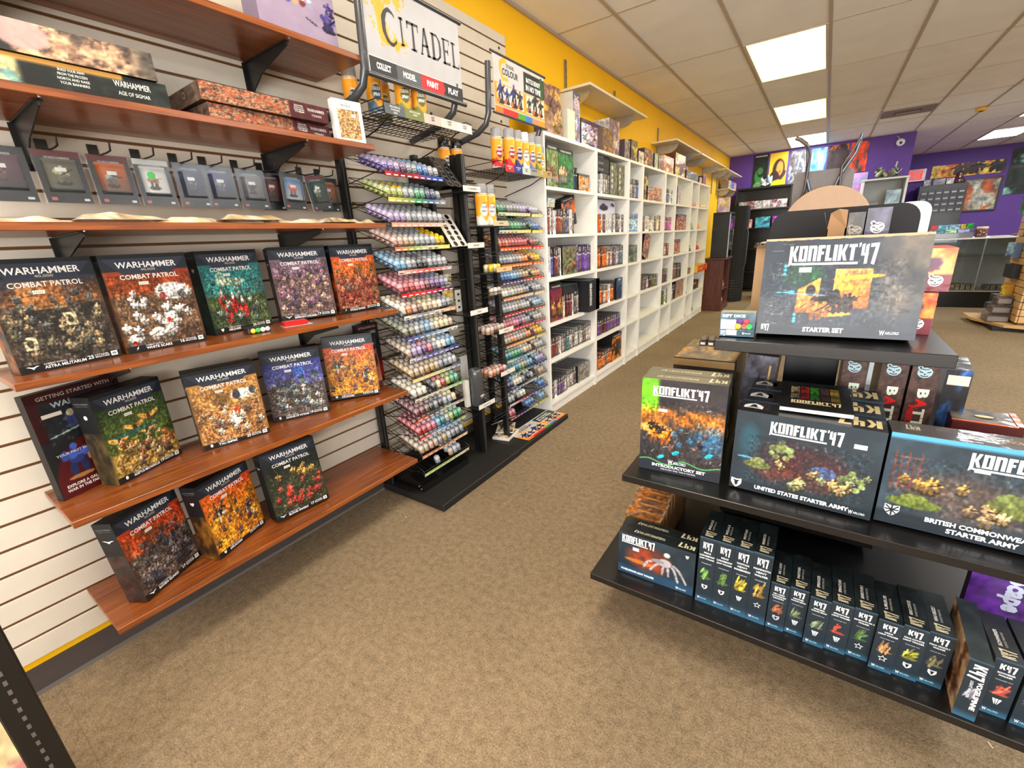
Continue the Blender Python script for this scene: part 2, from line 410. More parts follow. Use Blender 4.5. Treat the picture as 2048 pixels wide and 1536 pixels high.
def ell(cv, x, y, rx, ry, c, a=1.0, soft=0.25, ang=0.0):
    H, W = cv.shape[:2]; R = max(rx, ry)*1.5
    x0 = max(int((x-R)*W), 0); x1 = min(int((x+R)*W)+2, W); y0 = max(int((y-R*1.6)*H), 0); y1 = min(int((y+R*1.6)*H)+2, H)
    if x1 <= x0 or y1 <= y0: return
    X, Y = np.meshgrid((np.arange(x0, x1)+.5)/W-x, (np.arange(y0, y1)+.5)/H-y)
    if ang:
        ca, sa = math.cos(ang), math.sin(ang); X, Y = X*ca+Y*sa, -X*sa+Y*ca
    d = (X/rx)**2+(Y/ry)**2; k = np.clip((1-d)/max(soft, .01), 0, 1)*a
    s = cv[y0:y1, x0:x1]; s[:] = s*(1-k[..., None])+np.asarray(c, float)*k[..., None]
def rect(cv, x0, y0, x1, y1, c, a=1.0):
    H, W = cv.shape[:2]; s = cv[int(round(y0*H)):max(int(round(y1*H)), int(round(y0*H))+1), int(round(x0*W)):max(int(round(x1*W)), int(round(x0*W))+1)]
    s[:] = s*(1-a)+np.asarray(c, float)*a
def shadec(c, k): return tuple(np.clip(np.asarray(c)*k, 0, 1))
def figs(cv, x0, y0, x1, y1, n, s, pal, r, asp=1.0, base=True):
    """crowd of little painted soldiers, far ones first"""
    P = sorted([(y0+(y1-y0)*((i+r.random())/n), x0+(x1-x0)*r.random()) for i in range(n)], reverse=True)
    for y, x in P:
        k = s*(1.25-0.5*(y-y0)/max(y1-y0, 1e-6)); c = pal[int(r.integers(len(pal)))]; q = asp
        if base: ell(cv, x, y, k*.62, k*.2*q, shadec(c, .25), .9)
        for sx in (-.22, .22): ell(cv, x+sx*k, y+k*.32*q, k*.17, k*.34*q, shadec(c, .55+.2*r.random()))
        ell(cv, x, y+k*.85*q, k*.36, k*.36*q, shadec(c, .8))
        ell(cv, x-.12*k, y+k*.95*q, k*.2, k*.22*q, shadec(c, 1.25))
        for sx in (-.4, .4): ell(cv, x+sx*k, y+k*(.75+.3*r.random())*q, k*.16, k*.26*q, shadec(c, .9+.4*r.random()), ang=sx)
        ell(cv, x+.02*k, y+k*1.32*q, k*.15, k*.17*q, shadec(c, 1.1+.3*r.random()))
        a = r.random()*1.6-.3
        ell(cv, x+.35*k, y+k*.95*q, k*.6, k*.07*q, shadec(c, .2+1.2*(r.random() > .7)), ang=a)
def sky(cv, c0, c1, r, g=4, y0=0.0, y1=1.0, amt=0.45):
    H, W = cv.shape[:2]; X, Y = coords(cv); t = np.clip((Y-y0)/(y1-y0), 0, 1); n = fbm(W, H, g, r)
    t = np.clip(t+(n-.5)*amt*2, 0, 1)
    m = (Y >= y0) & (Y <= y1); c = np.asarray(c0)*(1-t[..., None])+np.asarray(c1)*t[..., None]
    cv[m] = c[m]
def ground(cv, c0, c1, r, y1, g=10):
    H, W = cv.shape[:2]; X, Y = coords(cv); n = fbm(W, H, g, r, 4); n = np.clip((n-.5)*2.2+.5, 0, 1)
    edge = y1+0.05*(fbm(W, H, 6, r)-.5); m = np.clip((edge-Y)/.06, 0, 1)
    c = np.asarray(c0)*(1-n[..., None])+np.asarray(c1)*n[..., None]; cv[:] = cv*(1-m[..., None])+c*m[..., None]
def busy(cv, seed, amt=0.5, x0=0, x1=1, y0=0, y1=1, sharp=2.2):
    """printed clutter: small high-contrast flecks and strokes"""
    H, W = cv.shape[:2]; r = rngf(seed+900); a = vnoise(W, H, W//3, H//3, r); b = vnoise(W, H, W//2, H//5, r); X, Y = coords(cv)
    k = np.clip(((a*.6+b*.4)-.5)*sharp, -.5, .5)*amt*2; m = np.clip(np.minimum(np.minimum(X-x0, x1-X), np.minimum(Y-y0, y1-Y))/.03, 0, 1)
    cv *= (1+k*m)[..., None]; hi = np.clip((a*b-.56)*8, 0, 1)*m*amt; blend(cv, hi, (.85, .78, .68)); np.clip(cv, 0, 1, out=cv)
def mottled(W, H, pal, seed, g=8, fine=0.25):
    r = rngf(seed); a = fbm(W, H, g, r); b = fbm(W, H, g*2, r); a = np.clip((a-.5)*2.4+.5, 0, .999)
    k = (a*len(pal)).astype(int); f = a*len(pal)-k; P = np.array(pal+[pal[-1]], float)
    c = P[k]*(1-f[..., None])+P[np.minimum(k+1, len(pal))]*f[..., None]
    return np.clip(c*(1+(b[..., None]-.5)*fine*4), 0, 1)

FACES = {
 'front': lambda w, h, d, e: ((0, -e, 0), (1, 0, 0), (0, 0, 1), w, h),
 'back':  lambda w, h, d, e: ((w, d+e, 0), (-1, 0, 0), (0, 0, 1), w, h),
 'left':  lambda w, h, d, e: ((-e, d, 0), (0, -1, 0), (0, 0, 1), d, h),
 'right': lambda w, h, d, e: ((w+e, 0, 0), (0, 1, 0), (0, 0, 1), d, h),
 'top':   lambda w, h, d, e: ((0, 0, h+e), (1, 0, 0), (0, 1, 0), w, d),
 'topr':  lambda w, h, d, e: ((w, d, h+e), (-1, 0, 0), (0, -1, 0), w, d),
 'bottom': lambda w, h, d, e: ((0, d, -e), (1, 0, 0), (0, -1, 0), w, d)}
def carton(w, h, d, art, deco=None):
    """closed box, front at y=0 facing -y. art: face -> colour or canvas"""
    mb = MB(); base = art.get('base', (.1, .1, .12))
    for f in ('front', 'back', 'left', 'right', 'top', 'bottom'):
        o, U, V, a, b = FACES[f](w, h, d, 0); c = art.get(f, base); U = np.array(U)*a; V = np.array(V)*b; o = np.array(o, float)
        if isinstance(c, np.ndarray) and c.ndim == 3: mb.grid(o, U, V, c)
        else: mb.quad(o, o+U, o+U+V, o+V, c)
    if deco: deco(mb, w, h, d)
    return mb
def F(face, w, h, d, e=0.0004):
    o, U, V, a, b = FACES[face](w, h, d, e); o = np.array(o, float); U = np.array(U, float); V = np.array(V, float)
    return (lambda u, v: o+U*u*a+V*v*b), U, V, a, b
def lab(mb, fr, s, u, v, hh, ww=None, col=(.95, .95, .93), align='c', bold=0.012, maxw=None, slant=0.0):
    P, U, V, a, b = fr
    text(mb, s, P(u, v), U, V, hh*b, None if ww is None else ww*a, col, align, bold, slant=slant, maxw=None if maxw is None else maxw*a)
def patch(mb, fr, u0, v0, u1, v1, col, k=0):
    P, U, V, a, b = fr; n = np.cross(U, V)*0.0001*k
    mb.quad(P(u0, v0)+n, P(u1, v0)+n, P(u1, v1)+n, P(u0, v1)+n, col)
def place(o, A, phi, lean, d, z=None):
    """stand a carton with its front lower left corner at A, turned by phi, leaning back"""
    t = math.radians(lean); o.location = (A[0], A[1], A[2]+d*math.sin(max(t, 0))+0.0006); o.rotation_euler = (-t, 0, math.radians(phi))
    return o
ORD = ['first', 'second', 'third', 'fourth', 'fifth', 'sixth', 'seventh', 'eighth', 'ninth', 'tenth', 'eleventh', 'twelfth', 'thirteenth', 'fourteenth', 'fifteenth', 'sixteenth', 'seventeenth', 'eighteenth', 'nineteenth', 'twentieth']
# ================================================================ THE ROOM
CZ = 2.73; XW = -1.857; YB = -3.2; YE = 11.1; YF = 15.05; XR = 6.5; XJ = 1.1
def flat(name, q, mat, col=(1, 1, 1)):
    mb = MB(); mb.quad(*q, col); return struct(mb.build(name, mat))
flat('floor', [(XW-.1, YB, 0), (XR+.1, YB, 0), (XR+.1, YF+.1, 0), (XW-.1, YF+.1, 0)], M_carpet)
mb = MB(); mb.box(XW-.1, YB, CZ, XR+.1, YF+.1, CZ+.08, (1, 1, 1)); struct(mb.build('ceiling', M_ceil))
# ceiling grid: runners along y, cross tees along x
RX = [-0.169+0.6115*k for k in range(-2, 11)]; CY = [4.717+1.2485*k for k in range(-6, 9)]
mb = MB()
for x in RX: mb.box(x-.012, YB, CZ-.007, x+.012, YF, CZ, (1, 1, 1))
for y in CY: mb.box(XW, y-.006, CZ-.004, XR, y+.006, CZ, (1, 1, 1))
for x0, x1, y0, y1 in ((XW, XW+.02, YB, YE), ): mb.box(x0, y0, CZ-.02, x1, y1, CZ, (1, 1, 1))
struct(mb.build('trim_1', M_grid))
def wall(name, x0, y0, x1, y1, mat):
    mb = MB(); mb.box(x0, y0, 0, x1, y1, CZ, (1, 1, 1)); return struct(mb.build(name, mat))
wall('wall_left', XW-.1, YB, XW, YE+.1, M_yellow)
wall('wall_back', XW, YE, XJ, YE+.1, M_purple)
wall('wall_return', XJ-.1, YE+.1, XJ, YF, M_purple)
wall('wall_far', XJ-.1, YF, XR+.1, YF+.1, M_purple)
wall('wall_right', XR, YB, XR+.1, YF, M_offwhite)
mb = MB()
for b in ((XW, 0, XR, .42), (XW, 2.48, XR, CZ), (XW, .42, -1.5, 2.48), (5.3, .42, XR, 2.48)): mb.box(b[0], YB-.1, b[1], b[2], YB, b[3], (1, 1, 1))
struct(mb.build('wall_front', M_offwhite))
mb = MB()
for x in (-1.5, .16, 1.86, 3.56, 5.24): mb.box(x, YB-.08, .42, x+.06, YB-.02, 2.48, (.2, .2, .21))
mb.box(-1.5, YB-.08, .42, 5.3, YB-.02, .48, (.2, .2, .21)); mb.box(-1.5, YB-.08, 2.42, 5.3, YB-.02, 2.48, (.2, .2, .21))
struct(mb.build('window_1', M_wire))
def baseb(name, x0, y0, x1, y1): 
    mb = MB(); mb.box(x0, y0, 0, x1, y1, .092, (.27, .24, .23)); mb.box(x0-.0, y0, .0, x1+(.006 if x1-x0 < .1 else 0), y1, .012, (.42, .39, .37)); struct(mb.build(name, M_matte))
baseb('baseboard_left', XW, YB, XW+.008, YE); baseb('baseboard_back', XW, YE-.008, XJ, YE); baseb('baseboard_far', XJ, YF-.008, XR, YF)
# slatwall panel: painted boards over brown grooves
SLX = -1.840; SP0, SP1 = .1216, 2.512; PITCH = .07545
mb = MB(); y0, y1 = -1.6, 2.755
mb.box(XW, y0, SP0, SLX-.007, y1, SP1, (.42, .26, .13))
z = SP0
while z < SP1-.005:
    mb.cbox(SLX-.007, y0, z, SLX, y1, min(z+PITCH-.0085, SP1), (.845, .81, .75), .0012); z += PITCH
mb.box(XW, y1, SP0, SLX-.001, y1+.002, SP1, (.6, .5, .4))
o = mb.build('slatwall', M_slat); tag(o, 'cream slatwall panel with brown grooves covering the left wall', 'slatwall')
mb = MB()
for z, y in ((2.43, 2.68), (2.02, 2.66), (1.95, 2.0)): mb.lathe([(.008, 0), (.008, .003)], (SLX, y, z), 10, (.35, .33, .3), axis=(1, 0, 0))
mb.build('mounting_screw', M_metal, o)

def ceiling_light(x0, y0, x1, y1, mat, label):
    t = thing('ceiling_light', label, 'ceiling light', (x0, y0, CZ-.006), group='recessed ceiling light panels')
    w = x1-x0; d = y1-y0; m = MB()
    for b in ((0, 0, w, .02), (0, d-.02, w, d), (0, .02, .02, d-.02), (w-.02, .02, w, d-.02)): m.box(b[0], b[1], -.004, b[2], b[3], .004, (.8, .76, .7))
    m.build('frame', M_matte, t)
    m = MB(); m.quad((.02, .02, -.001), (.02, d-.02, -.001), (w-.02, d-.02, -.001), (w-.02, .02, -.001), (1, 1, 1)); m.build('diffuser', mat, t)
L1 = (RX[1]+.012, RX[2]-.012)
for k, (yy, mt, lb) in enumerate(((CY[6], M_warm, 'largest warm yellow ceiling light, nearest of the row above the aisle'),
        (CY[8], M_warm, 'second warm yellow ceiling light of the row, smaller and farther'),
        (CY[10], M_cool, 'white ceiling light farthest in the row, beside the purple wall'))):
    ceiling_light(L1[0], yy+.006, L1[1], min(yy+1.2425, YE-.02), mt, lb)
ceiling_light(RX[6]+.012, CY[12]+.2, RX[7]-.012, CY[12]+.2+1.2, M_cool, 'white ceiling light close to the far purple wall, above the long banner')
ceiling_light(RX[6]+.012, CY[10]+.2, RX[7]-.012, CY[10]+1.4, M_cool, 'white ceiling light cut by the right edge of the photo')
for x, yy in ((L1[0], CY[4]), (L1[0], CY[2]), (L1[0], CY[0]), (RX[6]+.012, CY[8]), (RX[6]+.012, CY[6]), (RX[6]+.012, CY[4]), (RX[6]+.012, CY[2]), (RX[10]+.012, CY[4]), (RX[10]+.012, CY[8]), (RX[10]+.012, CY[12])):
    ceiling_light(x, yy+.01, x+.587, yy+1.23, M_back if x < 0 else M_cool, 'ceiling light panel behind or beside the viewer, outside the photo')

# ceiling vent, smoke detector, small ceiling chip
t = thing('ceiling_vent', 'brownish-grey ceiling air vent with dark slot between the ceiling runners', 'air vent', (RX[3]+.02, 8.8, CZ-.006))
m = MB(); m.box(0, 0, -.006, .57, .5, .003, (.52, .46, .44)); m.build('panel', M_matte, t)
m = MB(); m.box(.14, .17, -.012, .43, .33, -.004, (.16, .13, .12))
for k in range(4): m.bar((.15, .2+.035*k, -.014), (.42, .2+.035*k, -.014), .012, .003, (.6, .55, .5))
m.build('louvre', M_matte, t)
t = thing('smoke_detector', 'yellowed round smoke detector on the ceiling near the right edge', 'smoke detector', (1.62, 9.7, CZ-.004))
m = MB(); m.lathe([(.055, 0), (.07, -.012), (.07, -.03), (.045, -.045)][::-1], n=20, col=(.90, .68, .22)); m.build('housing', M_plastic, t)
m = MB(); m.lathe([(.018, -.056), (.022, -.045)], n=12, col=(.25, .2, .12)); m.build('sensor', M_plastic, t)

# ================================================================ WALL SHELVES
SHZ = [.27, .63, 1.011, 1.371, 1.665, 1.965]; SY0, SY1, SXF = .138, 1.318, -1.53
SN = ['lowest', 'second lowest', 'third lowest', 'fourth', 'second highest', 'highest']
LBS = ['lowest cherry wood wall shelf, holding three boxed games', 'cherry wall shelf holding four boxed games and starter packs, second from the floor',
       'cherry wall shelf with five boxed games in a row, at mid height', 'cherry wall shelf seen edge-on, carrying flat plastic bags under the blister packs',
       'cherry wall shelf with long flat boxes stacked on it, second from the top', 'topmost cherry wall shelf, cut by the upper edge of the photo']
BRY = (.36, 1.03)
def bracket_mb(y):
    m = MB(); pts = [(SLX, -.022), (SXF-.03, -.022), (SXF-.03, -.034), (SLX+.10, -.075), (SLX, -.13)]
    m.prism([(p[0], p[1]) for p in pts][::-1], (0, y-.002, 0), (1, 0, 0), (0, 0, 1), (0, .004, 0), (.07, .065, .06))
    m.box(SLX, y-.014, -.14, SLX+.004, y+.014, -.022, (.06, .055, .05)); m.box(SLX, y-.009, -.024, SXF-.03, y+.009, -.0205, (.07, .065, .06))
    m.tube([(SXF-.035, y, -.022), (SXF-.03, y, -.012)], .003, (.05, .05, .05), 6)
    return m
for k, z in enumerate(SHZ):
    t = thing('wall_shelf', LBS[k], 'shelf', (0, 0, z), group='cherry wood shelves on the slatwall')
    m = MB(); m.cbox(SLX+.0005, SY0, -.0195, SXF, SY1, 0, (1, 1, 1), .0015); m.build('board', M_cherry, t)
    for y in BRY:
        b_ = bracket_mb(y).build('bracket', M_wire, t); m = MB(); m.lathe([(.0035, 0), (.0035, .002)], (SXF-.012, y, -.022), 8, (.75, .72, .7), axis=(0, 0, 1)); m.build('screw', M_metal, b_)

# ================================================================ BIG MODEL-KIT BOXES ON THE WALL SHELVES
def wh_front(seed, c_lo, c_hi, g0, g1, pal, n=34, fs=.075, horizon=.5, extra=None, W=140, H=184, y0=.08, y1=.62):
    r = rngf(seed); cv = canvas(W, H, (.1, .1, .12)); sky(cv, c_lo, c_hi, r, 5, .25, .95, .3)
    X, Y = coords(cv)
    for k in range(7):                                         # ruins on the skyline
        x = r.random(); w = .03+.06*r.random(); hh = horizon+.05+.16*r.random()
        msk = ((abs(X-x) < w) & (Y < hh) & (fbm(W, H, 14, r) > .33)).astype(float)*.55
        blend(cv, msk, shadec(c_lo, .45))
    ground(cv, g0, g1, r, horizon, 12)
    if extra: extra(cv, r)
    busy(cv, seed, .30, 0, 1, 0, .82); figs(cv, .06, y0+.02, .94, y1, n, fs, pal, r, asp=W/H); busy(cv, seed+1, .26, .03, .97, .05, y1+.06)
    # dark header with raised wings
    hd = np.clip(((Y-.83)-np.abs(X-.5)*.0)/.004, 0, 1); blend(cv, hd, (.105, .13, .17))
    wing = ((Y > .80) & (Y < .955) & (np.abs(X-.5) < .47-(.955-Y)*1.2)).astype(float); blend(cv, wing*.95, (.17, .20, .26))
    blend(cv, ((Y > .955).astype(float)), (.055, .065, .08))
    ft = np.clip((.075-.02*(np.abs(X-.62) < .16)-Y)/.004, 0, 1); blend(cv, ft, (.05, .052, .058))
    v = np.clip((np.maximum(np.abs(X-.5)-.44, 0)*16), 0, 1)*.5; blend(cv, v*(Y < .8), shadec(c_lo, .3))
    return np.clip(cv, 0, 1)
def wh_side(seed, c, c2):
    cv = mottled(18, 60, [shadec(c, .35), shadec(c, .7), shadec(c2, .6)], seed, 7); Y = coords(cv)[1]
    blend(cv, (Y > .60).astype(float), (.055, .06, .07)); return cv
def wh_deco(faction, count, mark='wings', glow=(.93, .93, .92)):
    def f(mb, w, h, d):
        fr = F('front', w, h, d)
        lab(mb, fr, 'WARHAMMER', .51, .895, .060, .70, glow, bold=.018)
        lab(mb, fr, '40,000', .51, .843, .028, .17, (.72, .70, .66))
        lab(mb, fr, 'COMBAT PATROL', .51, .775, .048, .68, (.93, .92, .90), bold=.015)
        patch(mb, fr, .36, .690, .47, .722, (.92, .91, .86)); 
        for k in range(5): patch(mb, fr, .375+.017*k, .698, .383+.017*k, .712, (.6, .58, .55), 1)
        lab(mb, fr, 'COMBAT PATROL:', .22, .062, .016, .22, (.85, .85, .85), 'l')
        lab(mb, fr, faction, .22, .034, .028, None, (.95, .95, .95), 'l', bold=.02, maxw=.40)
        lab(mb, fr, count, .70, .045, .036, None, (.95, .95, .95), 'r', bold=.02)
        lab(mb, fr, 'CITADEL', .715, .056, .016, .15, (.9, .9, .9), 'l'); lab(mb, fr, 'MINIATURES', .715, .036, .016, .15, (.9, .9, .9), 'l')
        P, U, V, a, b = fr
        patch(mb, fr, .885, .022, .955, .068, (.92, .92, .9)); 
        text(mb, 'W', P(.92, .045)+np.array([0, -.0002, 0]), U, V, .026*b, .05*a, (.08, .08, .09), bold=.03)
        if mark == 'wings': pts = [(-.06, .015), (-.02, .0), (0, -.018), (.02, 0), (.06, .015), (.03, .016), (.012, .008), (-.012, .008), (-.03, .016)]
        elif mark == 'cog': pts = [(.022*math.cos(a_)*(1 if k % 2 else .72), .026*math.sin(a_)*(1 if k % 2 else .72)) for k, a_ in enumerate(np.arange(16)*PI/8)]
        elif mark == 'bolt': pts = [(-.02, -.028), (.0, -.005), (-.012, -.004), (.022, .03), (.006, .006), (.018, .004)]
        else: pts = [(0, -.026), (.024, .0), (.018, .022), (0, .012), (-.018, .022), (-.024, 0)]
        q = [(x*w+.12*w, y*h*.9+.045*h) for x, y in pts]
        mb.poly(q[::-1] if sum(q[i][0]*q[(i+1) % len(q)][1]-q[(i+1) % len(q)][0]*q[i][1] for i in range(len(q))) < 0 else q, (0, -.0005, 0), (1, 0, 0), (0, 0, 1), (.93, .93, .92))
        sd = F('left', w, h, d); lab(mb, sd, 'WARHAMMER', .5, .93, .016, .8, (.45, .46, .48)); lab(mb, sd, 'COMBAT PATROL', .5, .905, .010, .7, (.4, .4, .42))
        P, U, V, a, b = sd
        q = [(x*w*1.6+.5*d, y*h*1.1+.78*h) for x, y in pts]
        mb.poly(q, P(0, 0), U, V, (.85, .85, .84))
        tp = F('topr', w, h, d); lab(mb, tp, 'WARHAMMER', .5, .55, .3, .5, (.25, .26, .28))
    return f
def white_tank(cv, r):
    ell(cv, .72, .60, .22, .10, (.75, .74, .72)); ell(cv, .70, .63, .17, .06, (.92, .91, .9)); ell(cv, .84, .56, .07, .05, (.3, .3, .3)); ell(cv, .60, .56, .05, .04, (.5, .2, .18))
    for x, y in ((.15, .12), (.42, .16), (.62, .32)):
        ell(cv, x, y, .12, .07, (.35, .33, .3)); ell(cv, x, y+.03, .09, .05, (.9, .88, .85)); ell(cv, x-.03, y-.02, .03, .03, (.6, .14, .1))
def red_birds(cv, r):
    for x, y, s in ((.25, .40, .1), (.42, .34, .11), (.56, .26, .12), (.30, .22, .12)):
        ell(cv, x, y, s*.6, s, (.62, .10, .07)); ell(cv, x, y+s, s*.2, s*.5, (.93, .9, .85)); ell(cv, x-.05, y, s*.25, s*.3, (.85, .25, .15))
    ell(cv, .45, .62, .25, .05, (.75, .80, .62), .7); ell(cv, .3, .66, .08, .1, (.85, .9, .75), .6)
def flag(cv, r):
    for x, y in ((.12, .2), (.55, .38)):
        rect(cv, x, y, x+.12, y+.12, (.70, .66, .52)); ell(cv, x+.06, y+.06, .03, .04, (.2, .18, .15)); rect(cv, x-.01, y-.05, x+.005, y+.15, (.3, .25, .2))
    X, Y = coords(cv); blend(cv, ((Y > .55)*(np.abs(X-.42) < .2)*.5).astype(float), (.80, .52, .28))
def wings(cv, r):
    for x, y in ((.2, .47), (.45, .56), (.68, .62), (.30, .36), (.60, .48)):
        for s in (-1, 1): ell(cv, x+.07*s, y, .10, .028, (.88, .66, .33), ang=.35*s)
        ell(cv, x, y-.02, .03, .05, (.35, .2, .12))
    ell(cv, .45, .5, .35, .03, (.1, .35, .33), .8)
def drop(cv, r):
    ell(cv, .74, .62, .2, .07, (.86, .85, .80)); ell(cv, .64, .62, .06, .07, (.25, .24, .26)); ell(cv, .88, .64, .05, .06, (.3, .3, .3))
    ell(cv, .58, .34, .13, .10, (.86, .80, .72)); ell(cv, .6, .42, .05, .04, (.7, .2, .12))
def skim(cv, r):
    for x, y in ((.28, .55), (.78, .38)):
        ell(cv, x, y, .11, .05, (.12, .14, .22), ang=.4); ell(cv, x-.05, y-.06, .02, .09, (.75, .72, .62)); ell(cv, x+.05, y+.02, .09, .02, (.55, .35, .15), ang=-.5)
def walkers(cv, r):
    for x, y in ((.3, .5), (.62, .58), (.85, .62), (.48, .44)):
        ell(cv, x, y, .05, .05, (.18, .22, .26)); ell(cv, x, y-.05, .07, .035, (.35, .4, .38))
    ell(cv, .6, .7, .1, .1, (.25, .5, .9), .5)
BW, BH, BD = .213, .281, .066
BIG = [ # seed, front parameters, faction, count, mark, side colours, placement, label
 (1, dict(c_lo=(.80,.47,.20), c_hi=(.14,.17,.24), g0=(.13,.12,.11), g1=(.33,.29,.25), pal=[(.52,.45,.34),(.40,.38,.30),(.62,.55,.42),(.33,.34,.33)], n=44, fs=.07, horizon=.62, y1=.68, extra=flag), 'ASTRA MILITARUM', '25', 'wings', (.75,.42,.18), (.3,.3,.3),
   (-1.634, .168, 1.011), 97, 0, 'dark boxed army kit with brown troops and two banners, leftmost on the upper box shelf'),
 (2, dict(c_lo=(.85,.40,.12), c_hi=(.50,.18,.08), g0=(.24,.17,.12), g1=(.45,.34,.24), pal=[(.90,.88,.84),(.80,.76,.72),(.85,.84,.82)], n=26, fs=.085, horizon=.62, extra=white_tank), 'WHITE SCARS', '16', 'bolt', (.80,.40,.15), (.5,.3,.2),
   (-1.655, .392, 1.011), 91.5, 0, 'boxed army kit with white armoured troops and white tank under an orange sky'),
 (3, dict(c_lo=(.35,.72,.66), c_hi=(.05,.33,.36), g0=(.12,.17,.09), g1=(.34,.40,.22), pal=[(.35,.40,.42),(.62,.65,.60),(.25,.30,.25)], n=30, fs=.06, horizon=.48, extra=red_birds), 'AELDARI', '26', 'leaf', (.05,.20,.20), (.1,.3,.25),
   (-1.716, .656, 1.011), 95.7, 1.5, 'teal boxed army kit with red crested figures on green ground'),
 (4, dict(c_lo=(.68,.52,.56), c_hi=(.42,.33,.40), g0=(.28,.20,.20), g1=(.52,.42,.38), pal=[(.48,.30,.42),(.62,.45,.50),(.70,.58,.48),(.30,.22,.30)], n=44, fs=.075, horizon=.62, y1=.68), "EMPEROR'S CHILDREN", '17', 'wings', (.4,.3,.36), (.3,.2,.26),
   (-1.722, .901, 1.011), 73, 5, 'mauve boxed army kit with purple armoured troops, fourth on the upper box shelf'),
 (5, dict(c_lo=(.95,.62,.22), c_hi=(.80,.26,.10), g0=(.38,.17,.12), g1=(.66,.40,.28), pal=[(.50,.16,.12),(.64,.30,.22),(.45,.35,.30)], n=46, fs=.07, horizon=.55, y1=.62), 'WORLD EATERS', '22', 'bolt', (.8,.35,.12), (.5,.2,.1),
   (-1.668, 1.128, 1.011), 88, 2, 'orange-red boxed army kit at the right end of the upper box shelf'),
 (6, dict(c_lo=(.45,.52,.22), c_hi=(.08,.16,.10), g0=(.42,.32,.14), g1=(.74,.60,.32), pal=[(.60,.34,.20),(.72,.62,.45),(.35,.30,.26),(.75,.45,.20)], n=26, fs=.085, horizon=.36, y1=.42, extra=wings), 'ADEPTUS MECHANICUS', '19', 'cog', (.30,.25,.12), (.5,.38,.18),
   (-1.663, .274, .63), 114.3, 0, 'green and ochre boxed army kit with winged flyers and red robed troops'),
 (7, dict(c_lo=(.90,.68,.40), c_hi=(.62,.42,.20), g0=(.45,.30,.16), g1=(.74,.52,.30), pal=[(.86,.80,.70),(.62,.50,.38),(.78,.72,.62),(.40,.33,.28)], n=32, fs=.07, horizon=.55, y1=.52, extra=drop), "T'AU EMPIRE", '25', 'cog', (.45,.30,.16), (.6,.42,.22),
   (-1.690, .514, .63), 77.3, 0, 'sandy boxed army kit with white battle suits and a white dropship'),
 (8, dict(c_lo=(.50,.48,.72), c_hi=(.10,.14,.42), g0=(.20,.17,.17), g1=(.40,.35,.32), pal=[(.52,.56,.52),(.36,.42,.44),(.72,.70,.66),(.45,.36,.26)], n=34, fs=.075, horizon=.52, y1=.50, extra=walkers), 'LEAGUES OF VOTANN', '19', 'cog', (.1,.12,.25), (.2,.18,.2),
   (-1.724, .779, .63), 64.6, 1, 'violet-blue boxed army kit with stocky armoured troops and walkers'),
 (9, dict(c_lo=(.95,.62,.10), c_hi=(.78,.24,.10), g0=(.55,.30,.08), g1=(.90,.62,.16), pal=[(.45,.34,.28),(.80,.70,.60),(.30,.25,.25)], n=20, fs=.07, horizon=.55, y1=.66, extra=skim), 'DRUKHARI', '13', 'leaf', (.5,.3,.1), (.7,.45,.1),
   (-1.724, 1.04, .63), 55, 6, 'bright amber boxed army kit at the right end of the second lowest shelf'),
 (10, dict(c_lo=(.82,.42,.20), c_hi=(.66,.16,.06), g0=(.20,.16,.15), g1=(.38,.32,.28), pal=[(.17,.18,.22),(.24,.24,.28),(.42,.38,.38)], n=46, fs=.08, horizon=.55, y1=.60), 'RAVEN GUARD', '17', 'wings', (.35,.18,.14), (.3,.25,.22),
   (-1.575, .224, .27), 117.8, 5, 'dark red boxed army kit with black armoured troops, leftmost on the lowest shelf'),
 (9, None, 'DRUKHARI', '13', 'leaf', (.5,.3,.1), (.7,.45,.1),
   (-1.586, .437, .27), 112.3, 3.5, 'amber boxed army kit with raiders, middle box of the lowest shelf'),
 (11, dict(c_lo=(.16,.20,.12), c_hi=(.07,.09,.10), g0=(.13,.14,.09), g1=(.27,.27,.17), pal=[(.66,.22,.16),(.72,.30,.22),(.60,.18,.14)], n=22, fs=.085, horizon=.66, y1=.42, extra=lambda cv, r: figs(cv, .12, .46, .9, .62, 9, .09, [(.74,.58,.28),(.66,.50,.25)], r, asp=104/136)), 'BLOOD ANGELS', '17', 'wings', (.1,.12,.1), (.12,.14,.1),
   (-1.613, .655, .27), 84.1, 8, 'dark green boxed army kit with red and gold troops, right box of the lowest shelf')]
_fr = {}
for (sd, fp, fac, cnt, mk, s1, s2, A, phi, lean, lb) in BIG:
    if fp: _fr[sd] = wh_front(sd, **fp)
    art = dict(front=_fr[sd], base=(.045, .05, .058), left=wh_side(sd+50, s1, s2), right=wh_side(sd+70, s1, s2), top=(.05, .055, .065), bottom=(.04, .04, .05))
    m = carton(BW, BH, BD, art, wh_deco(fac, cnt, mk))
    o = m.build('boxed_game', M_card); tag(o, lb, 'boxed game', 'large boxed games on the wall shelves'); place(o, A, phi, lean, BD)

